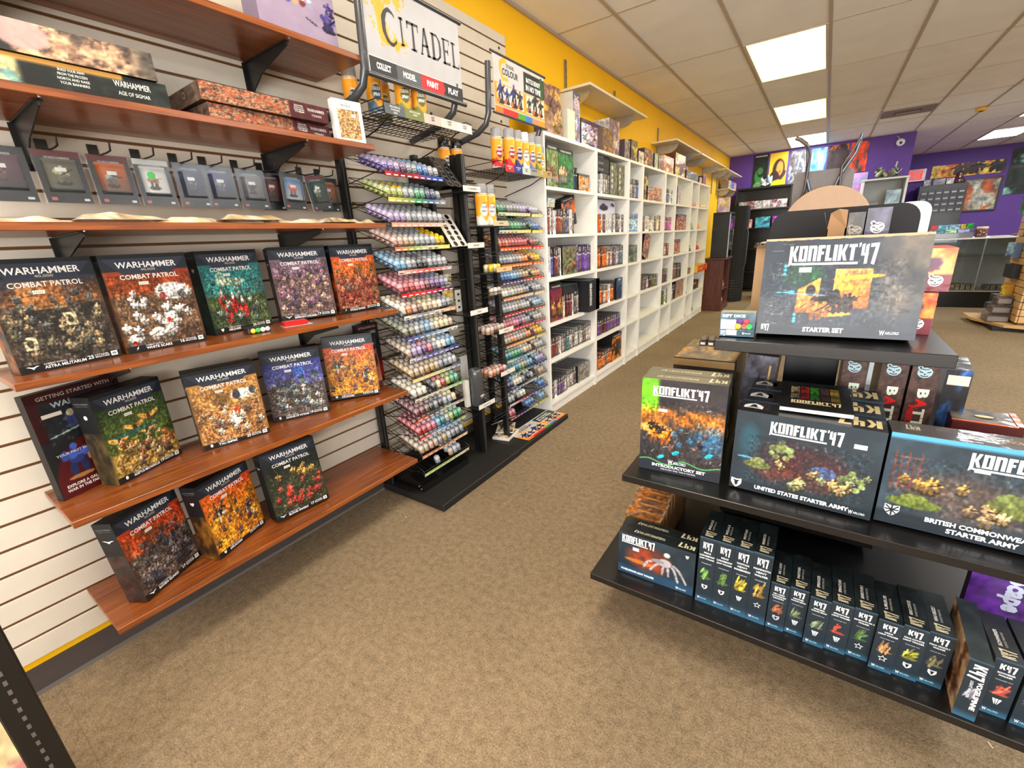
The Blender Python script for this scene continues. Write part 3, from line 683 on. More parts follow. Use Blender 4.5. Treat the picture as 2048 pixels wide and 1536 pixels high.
# starter boxes with dark red trim
def start_front(seed, W=96, H=128):
    r = rngf(seed); cv = canvas(W, H, (.08, .09, .09)); X, Y = coords(cv); n = fbm(W, H, 6, r)
    blend(cv, n*.35, (.20, .23, .22)); blend(cv, np.clip((.2-abs(Y-.60-.1*X))*4, 0, 1)*n, (.12, .14, .22))
    ell(cv, .40, .70, .09, .08, (.20, .22, .42)); ell(cv, .38, .76, .04, .035, (.72, .70, .55)); ell(cv, .5, .67, .22, .03, (.25, .27, .45), ang=.15)
    ell(cv, .45, .62, .40, .008, (.55, .66, .62), ang=.12)
    for k in range(6): ell(cv, .72+.05*math.cos(k), .78+.03*k-.1, .12, .012, (.30, .31, .33), ang=.6+k*.4)
    blend(cv, ((Y > .90)).astype(float), (.22, .045, .05)); blend(cv, ((Y > .80) & (Y <= .90) & (np.abs(X-.55) < .42-(.9-Y))).astype(float), (.11, .13, .16))
    blend(cv, (X < .10).astype(float)*(Y > .55), (.20, .04, .05))
    d = np.sqrt((X-.48)**2*.8+(Y-.10)**2); blend(cv, np.clip((.42-d)/.01, 0, 1), (.30, .04, .055)); figs(cv, .24, .17, .30, .20, 1, .28, [(.22, .30, .60)], r, asp=W/H, base=False); ell(cv, .27, .17, .15, .02, (.66, .48, .28)); figs(cv, .50, .19, .54, .22, 1, .18, [(.75, .62, .52)], r, asp=W/H)
    busy(cv, seed, .22, 0, 1, .5, .8); figs(cv, .75, .20, .80, .24, 1, .24, [(.20, .28, .55)], r, asp=W/H, base=False); ell(cv, .60, .22, .15, .025, (.66, .48, .28)); figs(cv, .82, .22, .86, .26, 1, .17, [(.75, .62, .52)], r, asp=W/H)
    return cv
def start_deco(full=True):
    def f(mb, w, h, d):
        fr = F('front', w, h, d)
        lab(mb, fr, 'GETTING STARTED WITH', .5, .945, .034, .78, (.72, .70, .68)); lab(mb, fr, 'WARHAMMER', .55, .862, .05, .66, (.66, .68, .70), bold=.03); lab(mb, fr, '40,000', .55, .818, .02, .14, (.6, .6, .6))
        patch(mb, fr, .10, .765, .30, .80, (.88, .86, .80))
        if full:
            lab(mb, fr, 'YOUR FIRST MODELS', .32, .405, .024, .46, (.9, .88, .86)); lab(mb, fr, 'EXPLORE A GALAXY AT', .33, .105, .028, .50, (.95, .94, .92), bold=.02); lab(mb, fr, 'WAR IN THE FAR FUTURE', .33, .066, .028, .52, (.95, .94, .92), bold=.02)
    return f
SF = start_front(5)
m = carton(.235, .315, .025, dict(front=SF, base=(.05, .045, .05), left=(.07, .05, .06), top=(.20, .05, .06)), start_deco())
o = m.build('boxed_game', M_card); tag(o, 'tall dark red and black starter box, partly behind the green box on the left', 'boxed game', 'large boxed games on the wall shelves'); place(o, (-1.700, .157, .63), 111, 0, .025)
SF2 = start_front(6)
X_, Y_ = coords(SF2); blend(SF2, (Y_ < .42).astype(float), (.52, .10, .07))
m = carton(.12, .30, .03, dict(front=SF2, base=(.46, .08, .06), left=(.1, .06, .07), top=(.3, .07, .06), right=(.46, .09, .06)), start_deco(False))
o = m.build('boxed_game', M_card); tag(o, 'narrow red starter box standing at the far right end behind the paint set', 'boxed game', 'large boxed games on the wall shelves'); place(o, (-1.775, 1.262, .63), 86, 0, .03)
r = rngf(9); SF3 = canvas(48, 72, (.62, .36, .30)); sky(SF3, (.80, .48, .32), (.40, .26, .30), r, 4, .1, .75, .3); X_, Y_ = coords(SF3)
blend(SF3, (Y_ > .78).astype(float), (.12, .13, .16)); ell(SF3, .30, .35, .16, .13, (.10, .08, .12)); ell(SF3, .75, .55, .2, .14, (.25, .12, .12)); ell(SF3, .3, .5, .12, .2, (.82, .70, .62), .6); blend(SF3, (Y_ < .12).astype(float)*.8, (.2, .12, .14))
def pset(mb, w, h, d):
    fr = F('front', w, h, d); lab(mb, fr, 'WARHAMMER', .5, .90, .05, .8, (.8, .8, .8), bold=.03); lab(mb, fr, '40,000', .5, .84, .02, .2, (.6, .6, .6)); lab(mb, fr, 'SPACE MARINES', .5, .72, .03, .8, (.85, .8, .75)); lab(mb, fr, 'PAINT SET', .42, .10, .035, .6, (.92, .9, .86), bold=.02); patch(mb, fr, .1, .63, .35, .67, (.9, .88, .84))
m = carton(.085, .235, .025, dict(front=SF3, base=(.10, .09, .11), top=(.14, .13, .15)), pset)
o = m.build('paint_set', M_card); tag(o, 'slim paint set box with brown artwork beside the amber kit box', 'boxed game', 'large boxed games on the wall shelves'); place(o, (-1.700, 1.232, .63), 92, 4, .025)

# small packs on the upper box shelf
m = MB(); m.cbox(0, 0, 0, .075, .052, .020, (.12, .14, .16), .002)
for k, c in enumerate(((.85, .8, .3), (.3, .7, .3), (.9, .9, .88), (.75, .75, .75))): m.lathe([(.008, 0), (.009, .003), (.006, .005)], (.014+.016*k, -.0005, .010), 10, c, axis=(0, -1, 0))
o = m.build('dice_pack', M_plastic); tag(o, 'small dark pack showing round dice lying on the upper box shelf', 'dice pack'); o.location = (-1.600, .712, 1.0117); o.rotation_euler = (0, 0, math.radians(84))
m = MB(); m.cbox(0, 0, 0, .085, .05, .018, (.78, .09, .10), .003); m.cbox(-.004, -.004, 0, .10, .056, .0015, (.85, .82, .78), .0005); 
for k in range(4): m.box(.01+.018*k, .01, .018, .022+.018*k, .04, .0185, (.9, .25, .2))
o = m.build('dice_pack', M_plastic); tag(o, 'flat red plastic pack lying at the front of the upper box shelf', 'dice pack'); o.location = (-1.606, .842, 1.0117); o.rotation_euler = (0, 0, math.radians(74))
# ================================================================ BLISTER PACKS ON HOOKS
def blister_art(seed, hdr, c1, c2, fig, W=28, H=38):
    r = rngf(seed); cv = canvas(W, H, (.12, .12, .13)); X, Y = coords(cv); blend(cv, fbm(W, H, 6, r)*.35, (.36, .36, .35))
    m = ((abs(X-.5) < .34) & (Y > .30) & (Y < .84)).astype(float); t = np.clip((Y-.3)/.5, 0, 1)
    c = np.asarray(c2)*(1-t[..., None])+np.asarray(c1)*t[..., None]; cv[:] = cv*(1-m[..., None])+c*m[..., None]
    blend(cv, (Y > .88).astype(float), hdr)
    figs(cv, .45, .38, .5, .40, 1, .26, [fig], r, asp=W/H); return cv
BL = [ # y0, y1, header, art colours, figure, tilt, label
 (.232, .337, (.12,.12,.13), (.42,.24,.28), (.25,.18,.2), (.55,.30,.22), 'blister pack with dull red artwork, leftmost on the hooks'),
 (.352, .447, (.42,.07,.08), (.42,.40,.33), (.35,.34,.28), (.60,.58,.45), 'blister pack with dark red header, beige art and glare on its clear shell'),
 (.462, .555, (.42,.07,.08), (.86,.42,.15), (.45,.30,.22), (.50,.52,.50), 'blister pack with dark red header and orange artwork'),
 (.566, .655, (.86,.86,.84), (.88,.88,.86), (.86,.86,.84), (.62,.44,.34), 'white-fronted blister pack marked with a round green sticker'),
 (.672, .752, (.08,.08,.10), (.17,.14,.30), (.12,.10,.18), (.32,.30,.36), 'black blister pack with violet art, just right of the white-fronted one'),
 (.754, .847, (.09,.08,.12), (.22,.17,.40), (.13,.11,.20), (.42,.40,.44), 'black blister pack with the brightest violet artwork'),
 (.858, .955, (.10,.10,.11), (.50,.47,.48), (.36,.33,.33), (.20,.18,.18), 'black blister pack with pale grey artwork and dark figure'),
 (.966, 1.030, (.16,.10,.20), (.42,.13,.12), (.20,.10,.10), (.55,.25,.22), 'blister pack with dim red art, mostly hidden behind the pale blue one'),
 (1.020, 1.112, (.09,.10,.12), (.44,.60,.78), (.70,.72,.74), (.72,.36,.28), 'black blister pack with pale blue art and orange figure'),
 (1.118, 1.205, (.42,.07,.08), (.10,.30,.24), (.08,.18,.15), (.66,.66,.60), 'tilted blister pack with red header and dark green art'),
 (1.212, 1.275, (.13,.12,.13), (.75,.38,.22), (.45,.30,.26), (.66,.42,.28), 'rightmost blister pack, grey with small orange art')]
for k, (y0, y1, hd, c1, c2, fg, lb) in enumerate(BL):
    w = max(y1-y0, .088); back = k in (7, 10); x = -1.742 if not back else -1.775; tl = -7 if k == 9 else (3 if k == 8 else 0)
    t = thing('blister_pack', lb, 'blister pack', (x, (y0+y1)/2, 1.567), PI/2, 'blister packs hanging on slatwall hooks', rx=0)
    t.rotation_euler = (math.radians(-3 if not back else 0), math.radians(tl), PI/2)
    h = .132; m = MB()
    for s in (0,):
        m.grid((-w/2, 0, -h), (w, 0, 0), (0, 0, h), blister_art(k+30, hd, c1, c2, fg)); m.box(-w/2, .0005, -h, w/2, .0015, 0, (.3, .3, .3))
    U, V = (1, 0, 0), (0, 0, 1)
    text(m, 'WARHAMMER', (0, -.0004, -.018), U, V, .006, w*.55, (.75, .75, .75), bold=.02); m.quad((-w*.12, -.0006, -.052), (w*.12, -.0006, -.052), (w*.12, -.0006, -.042), (-w*.12, -.0006, -.042), (.93, .92, .9))
    if k == 3: m.lathe([(.011, 0), (.011, .0003)], (-.006, -.0004, -.045), 18, (.15, .80, .25), axis=(0, -1, 0))
    m.quad((-w*.4, -.0004, -h+.006), (-w*.28, -.0004, -h+.006), (-w*.28, -.0004, -h+.014), (-w*.4, -.0004, -h+.014), (.8, .4, .4)); m.quad((w*.3, -.0004, -h+.006), (w*.42, -.0004, -h+.006), (w*.42, -.0004, -h+.012), (w*.3, -.0004, -h+.012), (.9, .9, .9))
    m.build('card', M_card, t)
    m = MB(); a, b = w/2+.004, w*.38                                  # clear thermoformed shell with a raised window
    def rr(hw, z0, z1, y): return [(-hw, y, z0), (hw, y, z0), (hw, y, z1), (-hw, y, z1)]
    m.ring([rr(a, -h-.004, .002, -.001), rr(a-.003, -h-.001, -.001, -.003), rr(b, -h*.80, -h*.20, -.003), rr(b-.006, -h*.77, -h*.23, -.020)], (1, 1, 1), smooth=False, caps=False)
    m.add(rr(b-.006, -h*.77, -h*.23, -.020), [(0, 1, 2, 3)], (1, 1, 1)); m.build('clear_shell', M_clear, t)
    hk = MB(); hy = (y0+y1)/2                                           # peg hook
    hk.box(SLX, hy-.012, 1.566, SLX+.004, hy+.012, 1.610, (.07, .065, .06))
    hk.tube([(SLX+.003, hy, 1.583), (SLX+.04, hy, 1.575), (x+.015, hy, 1.572), (x+.045, hy, 1.573), (x+.052, hy, 1.592)], .0025, (.06, .055, .05), 6)
    o = hk.build('peg_hook', M_wire); tag(o, 'black peg hook '+['at the far left of the row', 'of the beige art pack', 'of the orange art pack', 'of the white-fronted pack', 'of the first violet pack', 'of the brightest violet pack', 'of the pale grey art pack', 'of the dim red art pack', 'of the pale blue art pack', 'of the tilted green art pack', 'at the far right of the row'][k]+' of blister packs' if k in (0, 10) else 'black peg hook '+['', 'of the beige art pack', 'of the orange art pack', 'of the white-fronted pack', 'of the first violet pack', 'of the brightest violet pack', 'of the pale grey art pack', 'of the dim red art pack', 'of the pale blue art pack', 'of the tilted green art pack'][k], 'hook', 'peg hooks in the slatwall')

# flat bags on the fourth shelf
r = rngf(77)
for k, (y0, y1, x, zz, lb) in enumerate(((.15, .40, -1.66, 0, 'thin clear bag lying at the left end of the edge-on shelf'), (.36, .56, -1.62, .008, 'beige paper packet lying second from the left on the edge-on shelf'), (.55, .78, -1.65, 0, 'long crumpled clear bag at the middle of the edge-on shelf'),
        (.70, .90, -1.61, .010, 'whitish packet overlapping the middle bags on the edge-on shelf'), (.86, 1.08, -1.64, 0, 'crumpled clear bag right of the middle on the edge-on shelf'), (1.06, 1.20, -1.60, .004, 'small white packet near the right end of the edge-on shelf'), (1.19, 1.305, -1.62, .0, 'puffed clear bag at the right end of the edge-on shelf'))):
    W, H = 14, 9; cv = mottled(W, H, [(.80,.74,.62), (.93,.89,.80), (.72,.62,.46)], 200+k, 4); m = MB(); hgt = .014+.006*r.random()
    bump = vnoise(W, H, 5, 3, r); uu, vv = np.meshgrid(np.linspace(0, 1, W), np.linspace(0, 1, H)); pr = np.clip(np.minimum(np.minimum(uu, 1-uu)*7, np.minimum(vv, 1-vv)*5), 0, 1)
    P = np.stack([x+(vv-.5)*.10, y0+uu*(y1-y0), zz+1.3716+.001+hgt*pr*(.4+.8*bump)], -1); i = np.arange(W*H).reshape(H, W)
    q = [tuple(a) for a in np.stack([i[:-1, :-1], i[1:, :-1], i[1:, 1:], i[:-1, 1:]], -1).reshape(-1, 4)]
    m.add(P.reshape(-1, 3), q, cv.reshape(-1, 3)); B = P.reshape(-1, 3).copy(); B[:, 2] = zz+1.3716+.0004; m.add(B, [a[::-1] for a in q], cv.reshape(-1, 3))
    o = m.build('plastic_bag', M_plastic); tag(o, lb, 'packet', 'flat packets on the edge-on shelf')

# long flat boxes on the second highest shelf, box on the top shelf
def flatbox(name, lb, grp, loc, phi, w, h, d, art, deco=None, cat='boxed game', mat=None, lean=0):
    o = carton(w, h, d, art, deco).build(name, mat or M_card); tag(o, lb, cat, grp); place(o, loc, phi, lean, d); return o
def artA(seed):
    r = rngf(seed); cv = canvas(110, 20, (.13, .13, .13)); X, Y = coords(cv); n = fbm(110, 20, 12, r); blend(cv, n*.4, (.30, .32, .28))
    m = np.clip((X-.45)/.03, 0, 1); sky2 = mottled(110, 20, [(.30,.27,.24), (.56,.42,.34), (.78,.66,.52)], seed+1, 26); cv[:] = cv*(1-m[..., None])+sky2*m[..., None]
    ell(cv, .50, .62, .10, .5, (.80, .62, .60), .9); blend(cv, np.clip((X-.86)/.1, 0, 1)*.7, (.16, .17, .18)); return cv
def artB(seed):
    r = rngf(seed); cv = canvas(110, 20, (.07, .09, .08)); X, Y = coords(cv); n = fbm(110, 20, 14, r); blend(cv, np.clip((n-.45)*3, 0, 1)*.6, (.22, .29, .25))
    m = np.clip((.42-X)/.02, 0, 1); s = mottled(110, 20, [(.62,.68,.48), (.80,.74,.52), (.42,.60,.58)], seed+1, 16); cv[:] = cv*(1-m[..., None])+s*m[..., None]
    blend(cv, np.clip((Y-.78)/.1, 0, 1)*(X < .8), (.84, .62, .30)); ell(cv, .17, .45, .05, .22, (.05, .45, .55)); return cv
def artC(seed):
    cv = mottled(110, 20, [(.30,.20,.15), (.48,.33,.24), (.62,.50,.40), (.60,.30,.18)], seed, 40, .4); X, Y = coords(cv); m = np.clip((X-.64)/.02, 0, 1); blend(cv, m, (.27, .07, .10)); blend(cv, m*np.clip((np.sin(X*60+Y*4)-.9)*6, 0, 1), (.55, .15, .12)); return cv
def tl(u0, lines, sz=.10, ww=.12):
    def f(mb, w, h, d):
        fr = F('front', w, h, d)
        for k, s in enumerate(lines): lab(mb, fr, s, u0, .80-k*.13, sz*.8, ww*(1-.08*abs(k-2)), (.86, .86, .84))
    return f
flatbox('boxed_game', 'long flat dark green box, lower of the left stack on the second highest shelf', 'long flat boxed games', (-1.585, .145, 1.6655), 90, .50, .072, .20, dict(front=artB(3), base=(.08, .09, .08)),
    lambda mb, w, h, d: (tl(.60, ['BUILD YOUR ARMY', 'FROM THE FROZEN', 'NORTH AND RAISE', 'YOUR BANNERS'], .1, .12)(mb, w, h, d), lab(mb, F('front', w, h, d), 'WARHAMMER', .84, .72, .2, .16, (.8, .82, .8), bold=.02), lab(mb, F('front', w, h, d), 'AGE OF SIGMAR', .84, .42, .13, .14, (.8, .82, .8))))
flatbox('boxed_game', 'long flat grey box with warm battle art, upper of the left stack', 'long flat boxed games', (-1.575, .115, 1.7388), 90, .51, .066, .20, dict(front=artA(4), base=(.12, .12, .12), bottom=(.05, .05, .05)), tl(.30, ['ONCE MORE THE', 'LEGIONS MARCH TO', 'THE EDGE OF THE', 'KNOWN WORLD', 'IN WAR'], .1, .15))
for k in range(2):
    flatbox('boxed_game', ['lower', 'upper'][k]+' long box with rust-red crowd art and maroon end, right stack', 'long flat boxed games', (-1.578+.012*k, .742-.018*k, 1.6655+.0505*k), 92-2.5*k, .42, .049, .22, dict(front=artC(7+k), base=(.22, .16, .14), left=mottled(26, 9, [(.26,.20,.18), (.42,.34,.28)], 60+k, 8), right=(.25, .07, .09), top=(.16, .10, .09)),
        lambda mb, w, h, d: (tl(.735, ['ENDLESS SWARMS', 'DEVOUR ALL THAT', 'STAND BEFORE', 'THEM'], .12, .09)(mb, w, h, d), lab(mb, F('front', w, h, d), 'WARHAMMER', .89, .66, .2, .16, (.78, .76, .76), bold=.02), lab(mb, F('front', w, h, d), 'TYRANIDS', .89, .34, .15, .09, (.8, .78, .78)), lab(mb, F('left', w, h, d), 'O', .5, .6, .4, None, (.75, .70, .58))))
cv = mottled(30, 36, [(.45,.29,.17), (.62,.45,.28), (.76,.62,.42)], 12, 20, .5)
def skul(mb, w, h, d):
    fr = F('front', w, h, d); P, U, V, a, b = fr; mb.grid(P(.13, .07)+np.array([0, -.0002, 0]), U*a*.74, V*b*.70, cv); lab(mb, fr, 'SKULLS', .45, .865, .055, .34, (.25, .24, .24)); lab(mb, fr, 'CITADEL', .45, .93, .025, .2, (.4, .4, .4)); patch(mb, fr, .6, .60, .76, .68, (.94, .94, .92), 6); lab(mb, fr, 'CITADEL MINIATURES', .55, .03, .02, .4, (.4, .4, .4))
flatbox('boxed_game', 'white-bordered box of small skulls standing at the right end of that shelf', None, (-1.556, 1.168, 1.6657), 82, .118, .140, .028, dict(base=(.90, .90, .88)), skul, 'boxed game', None, 2)
r = rngf(14); cv2 = canvas(60, 60, (.66, .60, .68)); X_, Y_ = coords(cv2); blend(cv2, fbm(60, 60, 5, r)*.5, (.50, .42, .56))
for k in range(12): x_, y_ = .30+.09*(k % 5)+.03*(k//5), .55+.12*(k//5); ell(cv2, x_, y_, .045, .05, [(.75,.15,.2), (.3,.3,.6), (.75,.62,.45), (.5,.2,.2), (.6,.6,.7)][k % 5]); ell(cv2, x_, y_+.06, .035, .035, (.8, .8, .84))
ell(cv2, .66, .34, .1, .015, (.2, .2, .22), ang=-.5); figs(cv2, .86, .15, .95, .6, 3, .14, [(.30, .25, .50)], r); figs(cv2, .05, .45, .14, .6, 2, .14, [(.25, .25, .45)], r); blend(cv2, (Y_ < .07).astype(float), (.14, .12, .14))
flatbox('boxed_game', 'lilac paint and tools box on the topmost wall shelf, cut by the frame', None, (-1.60, .975, 1.9655), 86, .28, .22, .10, dict(front=cv2, base=(.5, .45, .55), top=(.4, .35, .45)))

# ================================================================ PAINT RACKS
PAINT = {'violet': (.42,.33,.66), 'lilac': (.66,.55,.78), 'blue': (.14,.42,.76), 'sky blue': (.40,.66,.84), 'navy': (.10,.15,.36), 'lime': (.66,.72,.28), 'green': (.20,.62,.38), 'dark green': (.12,.30,.22), 'teal': (.10,.48,.50),
  'grey': (.50,.52,.55), 'black': (.12,.12,.14), 'silver': (.66,.68,.70), 'white': (.90,.88,.82), 'cream': (.88,.82,.66), 'beige': (.76,.64,.50), 'skin pink': (.84,.62,.54), 'yellow': (.90,.74,.12), 'orange': (.90,.46,.14), 'red': (.74,.12,.14), 'pink': (.86,.38,.46), 'maroon': (.42,.14,.15), 'brown': (.42,.28,.20), 'gold': (.72,.56,.30), 'olive': (.44,.45,.30), 'purple': (.36,.14,.40)}
def pot_mb(c, n=10, solid=False):
    b = MB(); l = MB(); lc = tuple(np.asarray(c)*.42+np.asarray((.72, .72, .73))*.58) if not solid else c
    b.lathe([(.0125, 0), (.0148, .003), (.0148, .018), (.0140, .024)], n=n, col=tuple(np.asarray(c)*.72+.05), caps=True)
    l.lathe([(.0158, .021), (.0163, .026), (.0158, .033), (.0135, .039), (.008, .0425), (.0005, .0435)], n=n, col=lc, caps=True)
    return b, l
_pm = {}
def pot_proto(cn):
    if cn not in _pm:
        b, l = pot_mb(PAINT[cn], 10, cn in ('white', 'cream', 'yellow'))
        ob = b.build('paint_pot', M_plastic); ol = l.build('lid', M_plastic, ob); _pm[cn] = (ob.data, ol.data); bpy.data.objects.remove(ol); bpy.data.objects.remove(ob)
    return _pm[cn]
STUFF = MB(); NP = [0]
def put_pot(cn, p, tilt, label=None, group=None):
    if label is None:
        b, l = pot_mb(PAINT[cn], 7, cn in ('white', 'cream', 'yellow')); R = np.eye(4); a = tilt
        R[:3, :3] = [[math.cos(a), 0, math.sin(a)], [0, 1, 0], [-math.sin(a), 0, math.cos(a)]]; R[:3, 3] = p
        STUFF.merge(b, R); STUFF.merge(l, R); return
    bd, ld = pot_proto(cn); o = bpy.data.objects.new('paint_pot', bd); COL.objects.link(o); o.location = p; o.rotation_euler = (0, tilt, 0)
    tag(o, label, 'paint pot', group); q = bpy.data.objects.new('lid', ld); COL.objects.link(q); q.parent = o; NP[0] += 1

XF = -1.55; SLOPE = math.radians(20); SD = .255
def tier(root, y0, y1, z, cols, strip, name='wire_shelf'):
    """sloping wire tray: front edge at XF, z; rises towards the wall"""
    m = MB(); c = (.05, .05, .05); f = lambda s, y, e=0: (XF-s*math.cos(SLOPE), y, z+s*math.sin(SLOPE)+e)
    for y in np.linspace(y0, y1, max(3, int((y1-y0)/.036)+1)): m.tube([f(0, y), f(SD, y)], .0014, c, 4)
    for s in (0, .09, .18, SD): m.tube([f(s, y0), f(s, y1)], .0018, c, 4)
    for y in (y0, y1): m.tube([f(0, y, .0), f(0, y, .02), f(.04, y, .022), f(SD, y, .022), f(SD, y, 0)], .0018, c, 4)
    m.tube([f(0, y0, .016), f(0, y1, .016)], .0016, c, 4); m.tube([f(SD, y0, .022), f(SD, y1, .022)], .0018, c, 4)
    m.tube([f(.03, y0), (-1.80, y0, z-.02)], .0022, c, 4); m.tube([f(.03, y1), (-1.80, y1, z-.02)], .0022, c, 4)
    m.build(name, M_wire, root)
    if strip is not None:
        n = max(2, int((y1-y0)/.036)); s = MB(); e = .002
        for i in range(n):
            ya = y0+(y1-y0)*i/n; yb = y0+(y1-y0)*(i+1)/n; t = i/max(n-1, 1)*(len(strip)-1); k = min(int(t), len(strip)-2) if len(strip) > 1 else 0
            cc = np.asarray(strip[k])*(1-(t-k))+np.asarray(strip[min(k+1, len(strip)-1)])*(t-k)
            s.quad((XF+e, ya, z-.012), (XF+e, yb, z-.012), (XF+e+.003, yb, z+.006), (XF+e+.003, ya, z+.006), cc)
            s.quad((XF+e+.0012, ya+.008, z-.009), (XF+e+.0012, yb-.008, z-.009), (XF+e+.002, yb-.008, z-.004), (XF+e+.002, ya+.008, z-.004), (.92, .90, .86) if np.mean(cc) < .75 else (.35, .33, .3))
        s.box(XF-.001, y0, z-.012, XF+e-.0005, y1, z+.005, (.08, .08, .08)); s.build('price_strip', M_card, root)
def fill(y0, y1, z, seq, occ, rows, side, tname, indiv=2, seed=0, base=0):
    """seq: colour names left to right; occ(i, j, n) -> bool"""
    n = int((y1-y0)/.0345); r = rngf(seed+int(z*1000)); off = ((y1-y0)-n*.0345)/2
    for j in range(rows):
        for i in range(n):
            if not occ(i, j, n): continue
            t = i/max(n-1, 1)*len(seq); cn = seq[min(int(t+r.normal()*.25*(len(seq) > 3)), len(seq)-1)] if t > .4 else seq[0]
            s = .021+.0335*j; y = y0+off+(i+.5)*.0345
            p = (XF-s*math.cos(SLOPE), y+r.normal()*.0012, z+s*math.sin(SLOPE)+.0022)
            if j < indiv and NP[0] < 300: put_pot(cn, p, -SLOPE+PI*0, '%s paint pot, %s from left, %s row, %s tier of the %s rack' % (cn, ORD[i+base], ['front', 'second', 'third'][j], tname, side), 'paint pots on the wire racks')
            else: put_pot(cn, p, -SLOPE)
TN = ['top']+[w+'-highest' for w in ORD[1:14]]+['lowest']
allp = lambda i, j, n: True
def sp(*zones): return lambda i, j, n: any(a <= (i+.5)/n < b and j < k for a, b, k in zones)
RK1 = [ # colours, strip colours, occupancy
 (['violet', 'violet', 'lilac', 'purple', 'grey', 'blue', 'blue', 'blue', 'silver'], [(.75,.15,.2), (.5,.1,.15), (.7,.2,.25), (.3,.3,.6), (.15,.35,.7)], allp),
 (['lime', 'lime', 'yellow', 'silver', 'grey', 'green', 'silver', 'navy', 'grey'], [(.85,.78,.35), (.6,.65,.3), (.3,.6,.4), (.3,.45,.6), (.6,.6,.65)], allp),
 (['lilac', 'lilac', 'silver', 'grey', 'silver', 'grey', 'silver', 'silver'], [(.86,.62,.5), (.82,.66,.6), (.85,.75,.68)], allp),
 (['skin pink', 'skin pink', 'beige', 'silver', 'grey', 'silver', 'silver', 'silver', 'yellow', 'yellow'], [(.8,.45,.3), (.6,.7,.35), (.85,.82,.75), (.9,.85,.3)], allp),
 (['sky blue', 'silver', 'grey', 'black', 'silver', 'grey', 'silver'], [(.88,.72,.68), (.8,.35,.3), (.75,.65,.65)], sp((0, .45, 5), (.45, 1, 4))),
 (['pink', 'red', 'pink', 'pink', 'maroon', 'purple', 'violet', 'grey'], [(.80,.12,.12), (.85,.2,.2), (.7,.15,.3), (.3,.2,.4)], allp),
 (['white', 'orange', 'skin pink', 'brown', 'cream', 'beige', 'cream', 'white', 'brown', 'grey'], [(.9,.86,.8), (.5,.5,.6), (.86,.84,.8), (.9,.6,.4)], allp),
 (['olive', 'grey', 'silver', 'grey', 'sky blue', 'silver', 'cream', 'cream', 'beige'], [(.25,.35,.6), (.5,.6,.7), (.86,.86,.82)], allp),
 (['beige', 'lilac', 'purple', 'pink', 'grey', 'white', 'sky blue', 'sky blue'], [(.82,.82,.85), (.35,.3,.6), (.5,.5,.7), (.2,.3,.6)], allp),
 (['gold', 'beige', 'gold', 'gold', 'beige', 'grey', 'grey', 'silver'], [(.86,.80,.5), (.86,.78,.55), (.45,.5,.65)], allp),
 (['white', 'white', 'white', 'black', 'cream', 'red', 'green', 'lime', 'green'], [(.86,.83,.76), (.82,.8,.72), (.5,.7,.4)], sp((0, .30, 5), (.42, .5, 2), (.5, 1, 5))),
 (['maroon', 'maroon', 'brown', 'black', 'grey', 'black', 'silver', 'cream', 'pink'], [(.8,.35,.2), (.3,.25,.25), (.85,.83,.8), (.6,.5,.5)], sp((0, .38, 5), (.38, .6, 2), (.6, .9, 4))),
 (['red', 'pink', 'pink', 'sky blue', 'teal', 'silver', 'lime', 'green'], [(.8,.2,.15), (.55,.7,.85), (.2,.45,.7), (.6,.7,.35)], allp),
 (['beige', 'skin pink', 'beige', 'grey', 'gold', 'silver', 'grey', 'grey'], [(.86,.52,.35), (.6,.4,.3), (.84,.72,.55)], allp),
 (['grey', 'silver', 'grey', 'beige', 'silver', 'grey'], [(.70,.78,.45), (.66,.74,.4), (.86,.82,.7)], sp((.28, .45, 1), (.62, .95, 4)))]
RK2 = [
 (['green', 'dark green', 'grey', 'olive', 'grey', 'lilac', 'silver'], [(.75,.82,.7), (.85,.8,.5)], allp),
 (['teal', 'dark green', 'green', 'green', 'dark green', 'blue'], [(.8,.82,.8), (.86,.82,.4)], allp),
 (['orange', 'red', 'red', 'red', 'red', 'brown'], [(.85,.4,.2), (.85,.3,.2)], allp),
 (['grey', 'grey', 'silver', 'grey', 'beige', 'orange', 'yellow'], [(.85,.5,.25), (.85,.45,.2)], allp),
 (['blue', 'blue', 'sky blue', 'grey', 'grey', 'gold', 'orange'], [(.35,.15,.35), (.25,.25,.5), (.8,.3,.2)], allp),
 (['white', 'cream', 'silver', 'beige', 'grey', 'silver'], [(.85,.5,.3), (.86,.75,.6)], allp),
 (['grey', 'silver', 'grey', 'beige', 'silver', 'sky blue'], [(.7,.2,.15), (.6,.25,.2)], allp),
 (['pink', 'red', 'pink', 'purple', 'pink', 'grey', 'beige'], [(.8,.2,.3), (.75,.3,.4)], allp),
 (['beige', 'orange', 'skin pink', 'beige', 'grey', 'orange', 'yellow'], [(.85,.5,.3), (.85,.75,.4)], allp),
 (['teal', 'green', 'green', 'grey', 'cream', 'beige', 'silver'], [(.75,.82,.75), (.2,.5,.6), (.8,.8,.7)], allp),
 (['teal', 'teal', 'sky blue', 'lime', 'grey', 'sky blue', 'lilac'], [(.1,.45,.6), (.5,.6,.3), (.15,.25,.6)], allp),
 (['navy', 'blue', 'white', 'white', 'grey', 'black', 'silver', 'beige'], [(.2,.3,.5), (.75,.75,.7)], sp((0, .3, 5), (.3, .5, 2), (.5, .7, 4), (.8, 1, 4))),
 (['silver', 'silver', 'white', 'blue', 'navy', 'blue'], [(.86,.86,.86), (.7,.2,.2), (.2,.3,.6)], sp((0, .18, 2), (.3, .42, 2), (.5, .7, 3))),
 (['pink', 'red', 'navy', 'blue', 'blue', 'sky blue'], [(.7,.15,.25), (.15,.2,.5), (.8,.75,.3)], sp((0, .2, 2), (.7, .95, 2)))]
